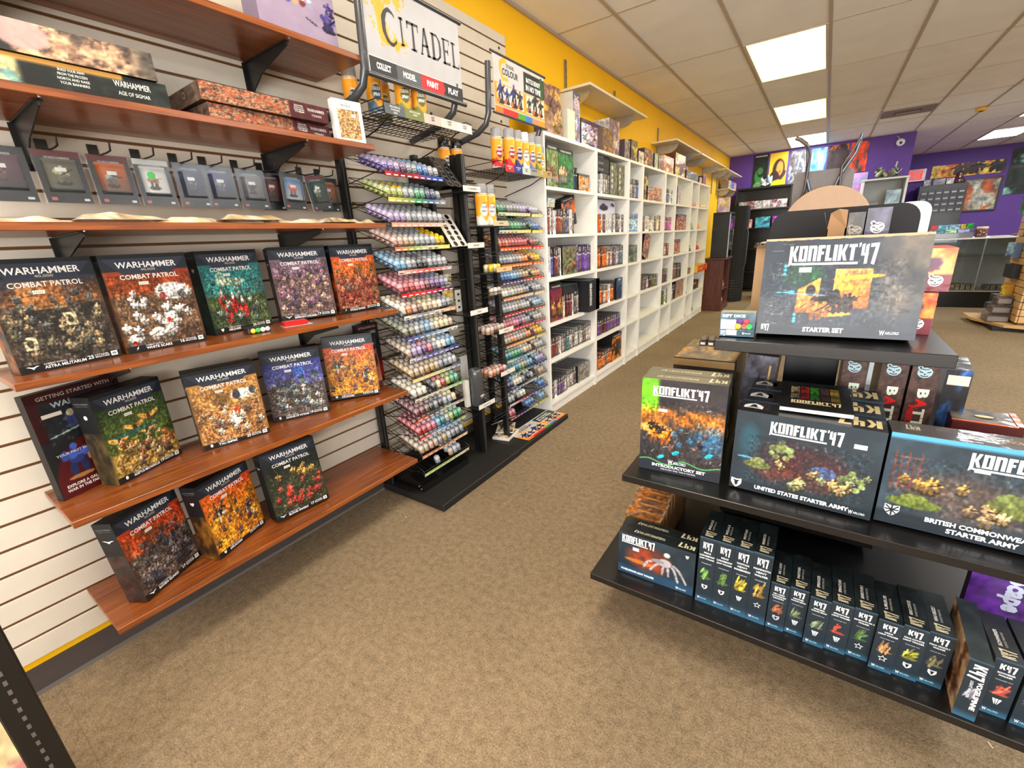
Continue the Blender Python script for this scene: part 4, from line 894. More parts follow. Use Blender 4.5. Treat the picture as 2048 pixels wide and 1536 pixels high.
def rack_sign_tubes(root, ys, yb, zt, zb):
    c = (.24, .245, .26)
    for y in (ys, yb):
        m = MB(); m.tube([(-1.83, y-.02, zb-.135), (-1.75, y-.02, zb-.12), (-1.60, y-.01, zb-.085), (-1.55, y, zb-.05), (-1.53, y, zb), (-1.525, y, zb+.06)] + ([(-1.515, y, zt)] if y == ys else []), .0155, c, 10)
        m.build('sign_arm', M_plastic, root)
def paint_rack(side, y0, y1, ya, tiers, z0, dz, ymain, group):
    t = thing('paint_rack', ['near black wire paint rack beside the cherry shelves, with the large white sign', 'far black wire paint rack next to the first white bookcase, with the picture sign'][side == 'far'], 'paint rack', (0, 0, 0), group='black paint racks')
    m = MB()
    if side == 'near': m.cbox(-1.852, 1.325, 0, -1.395, 2.03, .040, (.075, .068, .065), .004)
    else: m.cbox(-1.852, 2.036, 0, -1.402, 2.686, .036, (.075, .068, .065), .004)
    m.build('base', M_matte, t)
    zt = z0+.10
    for (x, y, w, top) in ((-1.802, y0-.022, .030, zt+.08), (-1.575, ya, .030, z0+.13), (-1.815, (ymain+ya)/2+.0, .03, zt+.05), (-1.815, y1+.012, .028, zt)):
        m = MB(); m.box(x-w/2, y-w/2, .036, x+w/2, y+w/2, top, (.06, .058, .058)); m.box(x+w/2, y-.004, .036, x+w/2+.0015, y+.004, top, (.22, .22, .22)); m.build('post', M_wire, t)
    if side == 'near':
        for dy in (0, ): 
            m = MB(); m.box(-1.632, ya-.02, .036, -1.600, ya+.012, z0+.13, (.05, .048, .048)); m.build('post', M_wire, t)
    return t
R1 = paint_rack('near', 1.365, 1.90, 1.895, RK1, 1.573, .1018, 1.722, 0)
R2 = paint_rack('far', 2.14, 2.66, 2.14, RK2, 1.428, .0975, 2.50, 0)
for k, (seq, st, occ) in enumerate(RK1):
    z = 1.573-.1018*k; tier(R1, 1.365, 1.722, z, seq, st); fill(1.367, 1.720, z, seq, occ, 5, 'near', TN[k], 2, 5)
for k, (seq, st, occ) in enumerate(RK2):
    z = 1.428-.0975*k; tier(R2, 2.155, 2.50, z, seq, st); tier(R2, 2.515, 2.648, z-.003, seq, st[-1:]*2)
    fill(2.157, 2.50, z, seq[:-1], occ, 4, 'far', TN[k], 0, 9); fill(2.516, 2.648, z-.003, seq[-2:], (allp if k < 11 else sp((.2, .9, 2))), 4, 'far', TN[k], 0, 11)
# sloping drawer under the near rack
m = MB(); m.add([(-1.80, 1.365, .045), (-1.565, 1.365, .045), (-1.565, 1.365, .075), (-1.80, 1.365, .16), (-1.80, 1.73, .045), (-1.565, 1.73, .045), (-1.565, 1.73, .075), (-1.80, 1.73, .16)],
    [(0, 1, 2, 3)[::1], (7, 6, 5, 4), (1, 5, 6, 2), (2, 6, 7, 3), (0, 3, 7, 4)], (.045, .043, .043)); m.build('drawer', M_plastic, R1)
for z in (.055, .068):
    m = MB(); m.lathe([(.004, 0), (.003, .004)], (-1.60 if z > .06 else -1.585, 1.3645, z), 8, (.75, .75, .75), axis=(0, -1, 0)); m.build('rivet', M_metal, R1)
# top wire shelves with coloured label rails
def top_shelf(root, y0, y1, z, xb, labels, xf=-1.49):
    m = MB(); c = (.05, .05, .05)
    for y in np.linspace(y0, y1, 20): m.tube([(xf, y, z), (xb, y, z)], .0018, c, 4)
    for x in np.linspace(xf, xb, 9): m.tube([(x, y0, z-.003), (x, y1, z-.003)], .0018, c, 4)
    m.tube([(xb, y0, z), (xb, y0, z+.03), (xf-.03, y0, z+.035), (xf, y0, z+.02), (xf, y0, z)], .002, c, 5); m.tube([(xb, y1, z), (xb, y1, z+.03), (xf-.03, y1, z+.035), (xf, y1, z+.02), (xf, y1, z)], .002, c, 5)
    m.tube([(xf-.01, y0+.06, z-.004), (xf-.12, y0+.06, z-.05), (xb, y0+.06, z-.10)], .003, c, 5); m.tube([(xf-.01, y1-.06, z-.004), (xf-.12, y1-.06, z-.05), (xb, y1-.06, z-.10)], .003, c, 5)
    m.build('top_wire_shelf', M_wire, root)
    s = MB(); n = len(labels); 
    for i, (cc, tx, tc) in enumerate(labels):
        a = y0+(y1-y0)*i/n; b = y0+(y1-y0)*(i+1)/n; s.quad((xf+.004, a, z-.024), (xf+.004, b, z-.024), (xf+.002, b, z+.014), (xf+.002, a, z+.014), cc)
        if tx:
            for q, w_ in enumerate(tx.split('|')): text(s, w_, (xf+.0046, (a+b)/2, z+.004-.010*q), (0, 1, 0), (0, 0, 1), .0065, None, tc, bold=.02, maxw=.7*(b-a))
    s.box(xf-.002, y0, z-.024, xf+.0015, y1, z+.013, (.1, .1, .1)); s.build('label_rail', M_card, root)
top_shelf(R1, 1.354, 1.895, 1.80, -1.82, [((.33,.36,.38), 'MECHANICUS|STANDARD|GREY', (.9,.9,.9)), ((.45,.47,.25), 'DEATH GUARD|GREEN', (.9,.9,.85)), ((.74,.70,.66), 'GREY|SEER', (.2,.2,.2)), ((.80,.78,.75), 'WHITE|SCAR', (.25,.25,.25)), ((.86,.85,.83), 'CORAX|WHITE', (.3,.3,.3))])
top_shelf(R2, 2.165, 2.686, 1.662, -1.82, [((.74,.12,.14), 'MEPHISTON|RED', (.9,.9,.9)), ((.14,.18,.48), 'MACRAGGE|BLUE', (.9,.9,.9)), ((.70,.74,.74), 'GREY|SEER', (.2,.2,.2)), ((.55,.55,.53), 'LEADBELCHER', (.2,.2,.2)), ((.62,.56,.28), 'DEATH|GUARD', (.9,.9,.85)), ((.66,.52,.36), 'ZANDRI|DUST', (.2,.15,.1))])
# signs
rack_sign_tubes(R1, 1.318, 1.842, 2.16, 1.925); rack_sign_tubes(R2, 2.10, 2.62, 2.14, 1.915)
U, V = (0, 1, 0), (0, 0, 1)
cv = canvas(120, 64, (.72, .72, .735)); r = rngf(21); X_, Y_ = coords(cv)                       # large white sign with orange splash
d_ = np.sqrt(((X_-.27)*2.2)**2+(Y_-.55)**2*1.0); th = np.arctan2(Y_-.55, (X_-.27)*2.2); n_ = fbm(120, 64, 22, r)
ringm = np.clip((.085-np.abs(d_-.30)+(n_-.5)*.30)/.02, 0, 1)*np.clip((2.75*.0+np.abs(th)-.70)/.05, 0, 1); blend(cv, ringm*(X_ < .40), (.96, .66, .10))
for k in range(14): a_ = 1.2+2.6*r.random(); ell(cv, .31+.22*math.cos(a_)*(1+.25*r.random()), .60+.45*math.sin(a_)*(.8+.3*r.random()), .008+.01*r.random(), .014+.02*r.random(), (.96, .68, .12))
m = MB(); SX = -1.512; m.grid((SX, 1.332, 1.975), (0, .545, 0), (0, 0, .265), cv); m.box(SX-.006, 1.332, 1.905, SX-.0004, 1.877, 2.24, (.8, .8, .8))
LET = {'C': None, 'I': [[(.25,0),(.45,0),(.42,1),(.22,1)], [(.08,0),(.62,.02),(.6,.09),(.1,.07)], [(.06,.92),(.6,.92),(.62,1),(.04,1)]],
 'T': [[(.40,0),(.58,0),(.60,1),(.42,1)], [(0,.90),(1,.93),(1,1.02),(0,1)], [(0,.72),(.07,.72),(.10,1),(0,1)], [(.93,.74),(1,.72),(1,1),(.9,1)], [(.24,0),(.76,0),(.74,.07),(.26,.07)]],
 'A': [[(.04,0),(.16,0),(.50,1),(.40,1)], [(.66,0),(.90,0),(.56,1.04),(.40,1)], [(.20,.30),(.76,.34),(.74,.42),(.22,.38)], [(0,0),(.28,0),(.26,.06),(0,.06)], [(.6,0),(1,0),(1,.06),(.6,.06)]],
 'D': [[(.10,0),(.30,0),(.28,1),(.10,1)], [(.0,.92),(.55,.92),(.85,.78),(.55,1.0),(0,1)], [(0,0),(.55,0),(.85,.22),(.55,.10),(0,.08)], [(.55,.0),(.88,.2),(.95,.5),(.88,.8),(.55,1),(.72,.75),(.78,.5),(.72,.25)]],
 'E': [[(.12,0),(.32,0),(.30,1),(.12,1)], [(0,.92),(.85,.94),(.88,1.02),(0,1)], [(.3,.48),(.66,.48),(.66,.56),(.3,.56)], [(0,0),(.9,0),(.92,.22),(.84,.10),(0,.08)], [(.8,.78),(.86,.78),(.88,1),(.8,1)], [(.62,.40),(.68,.40),(.68,.64),(.62,.64)]],
 'L': [[(.12,0),(.32,0),(.30,1),(.12,1)], [(0,0),(.85,0),(.92,.30),(.80,.09),(0,.08)], [(0,.92),(.48,.93),(.48,1),(0,1)]]}
x = 1.415; rj = random.Random(4)
for ch, w_ in zip('CITADEL', (.085, .040, .064, .064, .066, .056, .058)):
    hh = .098 if ch != 'C' else .125; z_ = 2.045 if ch != 'C' else 2.03
    if ch == 'C':
        pts = [(.5+.5*math.cos(a), .5+.5*math.sin(a)) for a in np.linspace(.85, 2*PI-.8, 18)]+[(.56+.34*math.cos(a), .5+.40*math.sin(a)) for a in np.linspace(2*PI-.75, .75, 18)]
        ps = [[(a+rj.uniform(-.02, .02), b+rj.uniform(-.02, .02)) for a, b in pts]]
    else: ps = [[(a+rj.uniform(-.02, .02), b+rj.uniform(-.015, .015)) for a, b in p] for p in LET[ch]]
    for p in ps: m.poly([(a*w_, b*hh) for a, b in p], (SX+.0006, x, z_), U, V, (.07, .065, .07))
    x += w_+.0045
yb = [1.332, 1.468, 1.604, 1.742, 1.877]
for k, (s, c) in enumerate((('COLLECT', (.16,.16,.17)), ('MODEL', (.33,.34,.36)), ('PAINT', (.80,.10,.12)), ('PLAY', (.10,.10,.11)))):
    m.poly([(0, 0), (yb[k+1]-yb[k], 0), (yb[k+1]-yb[k]+(.012 if k == 2 else 0), .026), (yb[k+1]-yb[k], .052), (0, .052)], (SX+.0003+.0002*(k == 2), yb[k], 1.918), U, V, c)
    text(m, s, (SX+.001, (yb[k]+yb[k+1])/2, 1.944), U, V, .024, .072, (.92, .92, .92), bold=.05)
m.build('sign_panel', M_card, R1)
for zz in (1.907, 2.235):
    m = MB(); m.tube([(SX, 1.315, zz), (SX, 1.895, zz)], .009, (.22, .225, .24), 8); m.build('sign_rail', M_plastic, R1)
# picture sign
def colour_sign(W=120, H=56, seed=31):
    r = rngf(seed); cv = canvas(W, H, (.74, .74, .74)); X, Y = coords(cv)
    blend(cv, ((X > .56) & (Y > .56) & (Y < .92)).astype(float), (.08, .10, .09)); ell(cv, .93, .72, .06, .25, (.15, .30, .18))
    th = np.arctan2(Y-.78, (X-.20)*2); d = np.sqrt(((X-.20)*2)**2+(Y-.78)**2); blend(cv, np.clip((.04-np.abs(d-.16)+(fbm(W, H, 20, r)-.5)*.1)/.02, 0, 1)*(np.abs(th) > .8), (.95, .65, .1))
    blend(cv, ((Y > .14) & (Y < .54)).astype(float), (.93, .60, .14))
    for x0, x1, fc in ((.05, .54, (.15, .17, .42)), (.60, .98, (.16, .17, .22))):
        blend(cv, ((X > x0) & (X < x1) & (Y > .17) & (Y < .52)).astype(float), (.84, .80, .74)); n = 4 if x0 < .3 else 3
        for k in range(n):
            xx = x0+(x1-x0)*(k+.5)/n; figs(cv, xx-.01, .22, xx, .23, 1, .10, [fc if k < n-1 else (.16, .13, .12)], r, asp=W/H*1.05)
            ell(cv, xx-.04, .24, .025, .05, (.8, .4, .3))
    cs = [(.90,.45,.12), (.85,.15,.15), (.80,.12,.14), (.25,.60,.20), (.20,.45,.75), (.80,.50,.35), (.90,.55,.15)]
    for k, c in enumerate(cs): blend(cv, ((X >= k/7) & (X < (k+1)/7) & (Y < .12)).astype(float), c)
    return cv
CS = colour_sign()
def colour_sign_mb(m, o, U, V, w, h, nrm):
    o = np.array(o, float); U = np.array(U, float); V = np.array(V, float); N = np.array(nrm, float)*.0006
    m.grid(o, U*w, V*h, CS); T = lambda s, u, v, hh, ww, c: text(m, s, o+U*u*w+V*v*h+N, U, V, hh*h, ww*w, c, bold=.03)
    T('CITADEL', .30, .88, .06, .16, (.3, .3, .3)); T('COLOUR', .30, .76, .12, .30, (.1, .1, .1)); T('BATTLE READY', .76, .80, .09, .30, (.95, .95, .95)); T('IN NO TIME', .76, .66, .11, .32, (.95, .95, .95))
m = MB(); SX2 = -1.50; colour_sign_mb(m, (SX2, 2.125, 1.92), U, V, .51, .262, (1, 0, 0)); m.box(SX2-.006, 2.125, 1.92, SX2-.0004, 2.635, 2.182, (.8, .8, .8)); m.build('sign_panel', M_card, R2)
for zz in (1.915, 2.187):
    m = MB(); m.tube([(SX2, 2.105, zz), (SX2, 2.65, zz)], .006, (.22, .225, .24), 8); m.build('sign_rail', M_plastic, R2)

# narrow bays: handle trays, wire arms with white tags
def hole_tray(y0, y1, zt, zb, c, c2, root, n=6, xo=-1.60):
    m = MB(); top = (xo-.05, zt); bot = (XF+.01, zb); a = np.array([top[0], y0, top[1]]); b = np.array([bot[0], y0, bot[1]])
    d = b-a; L = np.linalg.norm(d); d /= L; nn = np.array([-d[2], 0, d[0]]); nn = nn if nn[0] > 0 else -nn
    m.prism([(0, 0), (y1-y0, 0), (y1-y0, L), (0, L)], a-nn*.004, (0, 1, 0), d, nn*.004, c)
    for i in range(n):
        for j in range(2):
            q = a+d*(L*(i+.5)/n)+np.array([0, (y1-y0)*(.28+.44*j), 0])
            m.lathe([(.0145, .0), (.0165, .0007), (.019, .0009), (.019, .0002)], q, 14, c2, axis=nn, caps=False); m.lathe([(.0148, .0002), (.0005, .0003)], q, 14, (.015, .015, .015), axis=nn, caps=False)
    m.build('holder_tray', M_plastic, root)
    m = MB(); m.add([(a+nn*-.004), (b+nn*-.004), (-1.80, y0, zb), (-1.80, y0, zt)], [(0, 3, 2, 1)], (.04, .04, .045)); m.add([a+nn*-.004+[0, y1-y0, 0], b+nn*-.004+[0, y1-y0, 0], (-1.80, y1, zb), (-1.80, y1, zt)], [(0, 1, 2, 3)], (.04, .04, .045)); m.build('holder_side', M_plastic, root)
hole_tray(1.738, 1.858, 1.688, 1.545, (.10, .10, .105), (.32, .32, .33), R1); hole_tray(1.738, 1.858, 1.425, 1.262, (.82, .80, .76), (.80, .78, .74), R1)
def tag_rail(y0, y1, z, tx, root, x=-1.492, c=(.86, .84, .80)):
    m = MB(); m.box(x-.0025, y0, z-.013, x, y1, z+.013, c); text(m, tx, (x+.0006, (y0+y1)/2, z), (0, 1, 0), (0, 0, 1), .008, None, (.25, .25, .25), bold=.01, maxw=(y1-y0)*.75); m.build('tag', M_card, root)
    m = MB(); m.box(-1.80, y0, z-.016, x-.003, y1-.01, z-.011, (.05, .05, .05)); m.build('arm_shelf', M_wire, root)
tag_rail(1.80, 1.935, 1.532, '>>> PAINTING', R1); tag_rail(1.80, 1.935, 1.262, 'HANDLES', R1); tag_rail(1.776, 1.925, .92, 'SHADE', R1); tag_rail(1.78, 1.93, .383, 'WATER POT', R1)
tag_rail(2.03, 2.172, 1.370, 'VARNISH', R2, c=(.80, .72, .58)); tag_rail(2.02, 2.166, .773, 'TECHNICAL', R2); tag_rail(2.01, 2.157, .516, 'AIR', R2); tag_rail(2.035, 2.185, 1.123, 'BASE', R2, c=(.86, .70, .50))
for z in (1.22, 1.06, 1.0, .86, .68, .60, .44, .34, .25):
    m = MB(); c = (.05, .05, .05)
    for y in (1.945, 2.115): m.tube([(-1.79, y, z+.03), (-1.60, y, z-.01), (-1.53, y, z-.02)], .0022, c, 5)
    for y in np.linspace(1.945, 2.115, 6): m.tube([(-1.79, y, z+.03), (-1.60, y, z-.01)], .0014, c, 4)
    m.tube([(-1.53, 1.945, z-.02), (-1.53, 2.115, z-.02)], .0022, c, 5); m.tube([(-1.53, 1.945, z), (-1.53, 2.115, z)], .0018, c, 5); m.tube([(-1.79, 1.945, z+.03), (-1.79, 2.115, z+.03)], .0022, c, 5)
    m.build('wire_basket', M_wire, R2)
for z in (1.17, 1.09, .84, .70, .30):
    m = MB()
    for y in (1.745, 1.87): m.tube([(-1.80, y, z+.02), (-1.58, y, z)], .0022, (.05, .05, .05), 5)
    m.tube([(-1.58, 1.745, z), (-1.58, 1.87, z)], .0022, (.05, .05, .05), 5); m.build('wire_arm', M_wire, R1)
# pots in the narrow bay
def few(seq, y0, y1, z, rows, nm):
    n = int((y1-y0)/.035)
    for j in range(rows):
        for i in range(n):
            p = (-1.545-.034*j, y0+.018+.035*i, z)
            if NP[0] < 300: put_pot(seq[(i+j) % len(seq)], p, 0, '%s paint pot, %s from left, %s row, %s' % (seq[(i+j) % len(seq)], ORD[i], ['front', 'second', 'third'][j], nm), 'paint pots on the wire racks')
            else: put_pot(seq[(i+j) % len(seq)], p, 0)
m = MB(); m.box(-1.78, 1.935, 1.107, -1.52, 2.14, 1.111, (.05, .05, .05)); m.build('arm_shelf', M_wire, R2)
few(['yellow', 'cream', 'yellow'], 2.03, 2.14, 1.1115, 2, 'small bay beside the far rack')
few(['beige', 'skin pink', 'brown', 'beige'], 1.96, 2.14, .7630, 3, 'tray with the white tag below')
few(['skin pink', 'orange', 'beige', 'red'], 1.955, 2.14, .5060, 3, 'lowest tagged tray beside the far rack')
few(['beige', 'white'], 2.02, 2.14, .982, 1, 'middle of the far rack side bay')
o = STUFF.build('paint_pots', M_plastic); tag(o, 'the many further rows of small paint pots filling both wire racks', 'paint pots'); o['kind'] = 'stuff'

# spray cans
def can_mb(c, cap, band=(.93, .62, .12), h=.175, R=.0325):
    b = MB(); k = MB(); lb = MB()
    b.lathe([(R*.93, 0, (.75, .75, .76)), (R, .004, (.8, .8, .8)), (R, .022, c), (R, .045, c), (R, .05, band), (R, h*.86, band), (R*.97, h*.885, (.8, .8, .8)), (R*.72, h*.92, (.7, .7, .7))], n=20)
    # wrapped label field with orange flames
    a0, a1 = -.9, .9; N = 16; cv = canvas(N, 30, band); r = rngf(int(sum(c)*100)); X, Y = coords(cv); ell(cv, .55, .50, .34, .20, shadec(c, .8) if sum(c) < 1.9 else (.9, .9, .88), soft=.1); ell(cv, .85, .85, .2, .10, (.98, .80, .3), .8); blend(cv, np.clip((.24+.1*np.sin(X*7)-Y)/.03, 0, 1), c); blend(cv, (Y > .95).astype(float), (.85, .85, .86))
    th = np.linspace(a0, a1, N); zz = np.linspace(.006, h*.84, 30); T, Z = np.meshgrid(th, zz); P = np.stack([np.cos(T)*(R+.0004), np.sin(T)*(R+.0004), Z], -1).reshape(-1, 3)
    i = np.arange(N*30).reshape(30, N); q = [tuple(a) for a in np.stack([i[:-1, :-1], i[:-1, 1:], i[1:, 1:], i[1:, :-1]], -1).reshape(-1, 4)]; lb.add(P, q, cv.reshape(-1, 3))
    for s, z, hh, ww in (('COLOUR', h*.52, .012, .034), ('SPRAY', h*.40, .012, .030), ('CITADEL', h*.62, .006, .02)):
        v, f, _ = glyphs(s, .03); an = (v[:, 0]-.5)*ww/R+.1; tc = (.95, .95, .95) if sum(c) < 1.9 else (.2, .25, .35)
        lb.add(np.stack([np.cos(an)*(R+.0009), np.sin(an)*(R+.0009), z+(v[:, 1]-.5)*hh], 1), f, tc)
    k.lathe([(R*.90, h*.87, cap), (R*.93, h*.88, cap), (R*.90, h*1.12, cap), (R*.84, h*1.15, cap), (.001, h*1.155, cap)], n=20)
    return b, lb, k
_cn = {}
def spray_can(cn, c, cap, p, lb, rz=0.0, s=1.0, clearcap=True, band=(.93, .62, .12)):
    key = (cn, clearcap)
    if key not in _cn: _cn[key] = can_mb(c, cap, band)
    b, l, k = _cn[key]; t = thing('spray_can', lb, 'spray can', p, rz, 'spray paint cans'); t.scale = (s, s, s)
    if len(_cn[key]) == 3 and not isinstance(b, bpy.types.Mesh):
        ob = b.build('can_body', M_metal if False else M_plastic, t); ol = l.build('can_label', M_card, t); ok = k.build('cap', M_cap if clearcap else M_plastic, t); _cn[key] = (ob.data, ol.data, ok.data)
    else:
        for nm, d in (('can_body', b), ('can_label', l), ('cap', k)): q = bpy.data.objects.new(nm, d); COL.objects.link(q); q.parent = t
Z1 = 1.8030; Z2 = 1.6650
for cn, c, p, lb in (('grey', (.22, .30, .38), (-1.735, 1.405, Z1), 'orange spray can at the back left of the near rack top'), ('slate', (.30, .42, .50), (-1.62, 1.430, Z1), 'spray can with slate label, front left on the near rack top'),
    ('olive', (.45, .47, .22), (-1.70, 1.545, Z1), 'olive spray can partly hidden at the back of the near rack top'), ('olive', (.45, .47, .22), (-1.565, 1.535, Z1), 'olive spray can at the front, middle of the near rack top'), ('olive', (.45, .47, .22), (-1.555, 1.620, Z1), 'rightmost olive spray can on the near rack top')):
    spray_can(cn, c, (.80, .80, .82), p, lb, -.5)
for k, (cn, c, p, lb) in enumerate((('red', (.76, .12, .14), (-1.565, 2.205, Z2), 'red spray can at the far left of the far rack top'), ('red', (.76, .12, .14), (-1.53, 2.277, Z2), 'red spray can second from the left on the far rack top'), ('blue', (.16, .20, .50), (-1.525, 2.348, Z2), 'blue-labelled spray can on the far rack top'),
    ('white', (.86, .88, .88), (-1.525, 2.420, Z2), 'white-capped spray can in the middle of the far rack top'), ('violet', (.42, .44, .62), (-1.525, 2.492, Z2), 'spray can with lavender label on the far rack top'), ('green', (.42, .50, .22), (-1.525, 2.564, Z2), 'spray can with green label on the far rack top'), ('bone', (.84, .80, .72), (-1.54, 2.640, Z2), 'small pale spray can at the right end of the far rack top'))):
    spray_can(cn, c, (.95, .95, .94) if k == 3 else (.80, .80, .82), p, lb, -.55, .78 if k == 6 else 1.0, k != 3)
for cn, p, lb in (('varn', (-1.66, 1.955, 1.3595), 'silver-capped varnish can at the left of its small shelf'), ('varn', (-1.545, 2.005, 1.3595), 'silver-capped varnish can in the middle of the small shelf'), ('varn', (-1.545, 2.077, 1.3595), 'silver-capped varnish can at the right of the small shelf')):
    spray_can(cn, (.88, .86, .80), (.80, .81, .83), p, lb, -.6, 1.04)
m = MB(); m.box(-1.80, 1.915, 1.352, -1.495, 2.135, 1.3585, (.05, .05, .05)); m.build('arm_shelf', M_wire, R2)
m = MB(); m.box(-1.80, 1.915, 1.600, -1.66, 2.10, 1.606, (.05, .05, .05)); m.build('arm_shelf', M_wire, R2)
for p, lb in (((-1.735, 1.955, 1.6075), 'black-capped spray can behind the handle tray, left of two'), ((-1.715, 2.035, 1.6075), 'black-capped orange spray can behind the handle tray, right of two')):
    spray_can('blackc', (.25, .25, .26), (.06, .06, .065), p, lb, -.4, 1.0, False)
# cards and packs in the near rack's narrow bay
flatbox('paint_brush_pack', 'orange and white hang card behind the narrow bay of the near rack', None, (-1.705, 1.80, .955), 90, .085, .165, .006, dict(front=mottled(10, 20, [(.90,.62,.12), (.93,.80,.45), (.9,.88,.8)], 3, 5), base=(.9, .7, .2)), None, 'pack')
flatbox('instruction_card', 'white card with small black figures in the near rack narrow bay', None, (-1.655, 1.852, .910), 90, .045, .12, .004, dict(base=(.88, .86, .82)), lambda mb, w, h, d: [patch(mb, F('front', w, h, d), .3, v, .7, v+.1, (.12, .12, .12)) for v in (.15, .45, .75)], 'card')
flatbox('instruction_card', 'tall grey-white card with green squares low in the near rack', None, (-1.66, 1.842, .40), 88, .080, .25, .004, dict(base=(.80, .79, .76)), lambda mb, w, h, d: [patch(mb, F('front', w, h, d), .42+.1*(k % 3), .25+.05*(k//3), .48+.1*(k % 3), .28+.05*(k//3), (.35, .45, .12)) for k in range(12)], 'card')
t = thing('water_cup', 'dark grey ribbed water cup standing on the tagged tray of the near rack', 'cup', (-1.555, 1.845, .3735))
m = MB(); m.lathe([(.038, 0), (.043, .004), (.041, .05), (.043, .052), (.040, .10), (.042, .102), (.038, .15), (.041, .155), (.034, .19), (.034, .215), (.031, .217), (.031, .19), (.001, .17)], n=28, col=(.27, .28, .29)); m.build('cup', M_plastic, t)
m = MB(); 
for a in np.linspace(-.35, .55, 6): m.quad((.0425*math.cos(a), .0425*math.sin(a), .05), (.0425*math.cos(a+.15), .0425*math.sin(a+.15), .05), (.0425*math.cos(a+.15), .0425*math.sin(a+.15), .068), (.0425*math.cos(a), .0425*math.sin(a), .068), (.85, .83, .8))
m.build('sticker', M_card, t)
flatbox('white_bottle_pack', 'upright white blister of brushes standing left of the ribbed cup', None, (-1.575, 1.772, .374), 84, .030, .16, .02, dict(base=(.84, .82, .78)), None, 'pack')
# leaflets and counter mat on the base
m = MB(); colour_sign_mb(m, (-1.415, 2.160, .0378), (0, 1, 0), (-1, 0, 0), .52, .17, (0, 0, 1)); m.box(-1.585, 2.160, .0364, -1.415, 2.68, .0374, (.2, .2, .2))
o = m.build('counter_mat', M_card); tag(o, 'printed counter mat with coloured stripe lying on the far rack base', 'mat')
for k, (p, rz, c, lb) in enumerate((((-1.60, 2.16, .0375), .2, (.90, .88, .84), 'white and orange leaflet pile lying on the far rack base'), ((-1.64, 2.22, .058), .5, (.92, .90, .86), 'leaflet with black and orange print on top of the pile'), ((-1.70, 2.30, .0375), -.3, (.88, .86, .80), 'leaflet leaning behind the pile on the far rack base'))):
    m = MB(); hh = .018 if k == 0 else .006; m.cbox(-.06, -.085, 0, .06, .085, hh, c, .001); cv = mottled(20, 28, [(.93,.62,.10), (.92,.90,.86), (.15,.14,.14)], 50+k, 4); m.grid((.055, -.08, hh+.0004), (0, .16, 0), (-.11, 0, 0), cv)
    o = m.build('leaflet', M_card); tag(o, lb, 'leaflet', 'leaflets on the far rack base'); o.location = p; o.rotation_euler = (0, 0 if k < 2 else -.5, rz)
    if k == 2: o.location.z = .075
# ================================================================ WHITE BOOKCASES
XB = -1.546
BCY = [2.690, 3.512, 4.248, 4.640, 5.412, 5.872, 6.652, 7.066, 7.785]
ROWZ = [1.607, 1.304, 1.012, .691, .420, .092]                     # top faces of the boards, top row first
HT = 1.925
BN = ['first', 'second', 'third', 'fourth', 'fifth', 'sixth', 'seventh', 'eighth']
BL_ = ['nearest wide white bookcase, right of the paint racks', 'second white bookcase, wide and well filled', 'third white bookcase, narrow and nearly empty', 'fourth white bookcase, wide with two empty lower rows',
       'fifth white bookcase, narrow', 'sixth white bookcase, wide with red-fronted boxes', 'seventh white bookcase, narrow, holding small items', 'last white bookcase, beside the dark wooden cabinet']
WHT = (.92, .91, .88)
for k in range(8):
    y0, y1 = BCY[k]+.001, BCY[k+1]-.001; t = thing('bookcase', BL_[k], 'bookcase', (0, 0, 0), group='row of white bookcases'); e = .020
    for ya in (y0, y1-e):
        m = MB(); m.cbox(-1.852, ya, 0, XB, ya+e, HT, WHT, .001); m.build('side_panel', M_white, t)
    m = MB(); m.cbox(-1.852, y0+e, HT-.022, XB, y1-e, HT, WHT, .001); m.build('top_board', M_white, t)
    for z in ROWZ: 
        m = MB(); m.cbox(-1.848, y0+e, z-.022, XB-.001, y1-e, z, WHT, .001); m.build('shelf_board', M_white, t)
    m = MB(); m.box(-1.851, y0+e, .02, -1.847, y1-e, HT-.02, (.88, .88, .87)); m.build('back_panel', M_white, t)
    m = MB(); m.cbox(XB-.030, y0+e, 0, XB-.012, y1-e, .070, WHT, .001); m.build('plinth', M_white, t)
RN = ['top', 'second', 'third', 'fourth', 'fifth', 'bottom']
def yat(px, py=500, x=-1.57): return float(at(px, py, x=x)[1])
_sp = {}
def clampy(b, ya, yb, e=.024):
    lo, hi = BCY[b]+e, BCY[b+1]-e; w = min(yb-ya, hi-lo); ya = min(max(ya, lo), hi-w); return ya, ya+w
def spine_art(base, dark, seed, W=7, H=26, stripe=(.88, .87, .84)):
    r = rngf(seed); cv = mottled(W, H, [shadec(base, .55), base, shadec(base, 1.25)], seed, 9, .4); Y = coords(cv)[1]; X = coords(cv)[0]
    blend(cv, (Y > .72).astype(float), dark); blend(cv, ((Y > .64) & (Y < .70)).astype(float)*.8, stripe); blend(cv, (Y < .10).astype(float), shadec(dark, 1.3))
    blend(cv, ((np.abs(X-.5) < .28) & (Y > .76) & (Y < .95)).astype(float)*(r.random((H, W)) > .45), (.72, .71, .69)); return cv
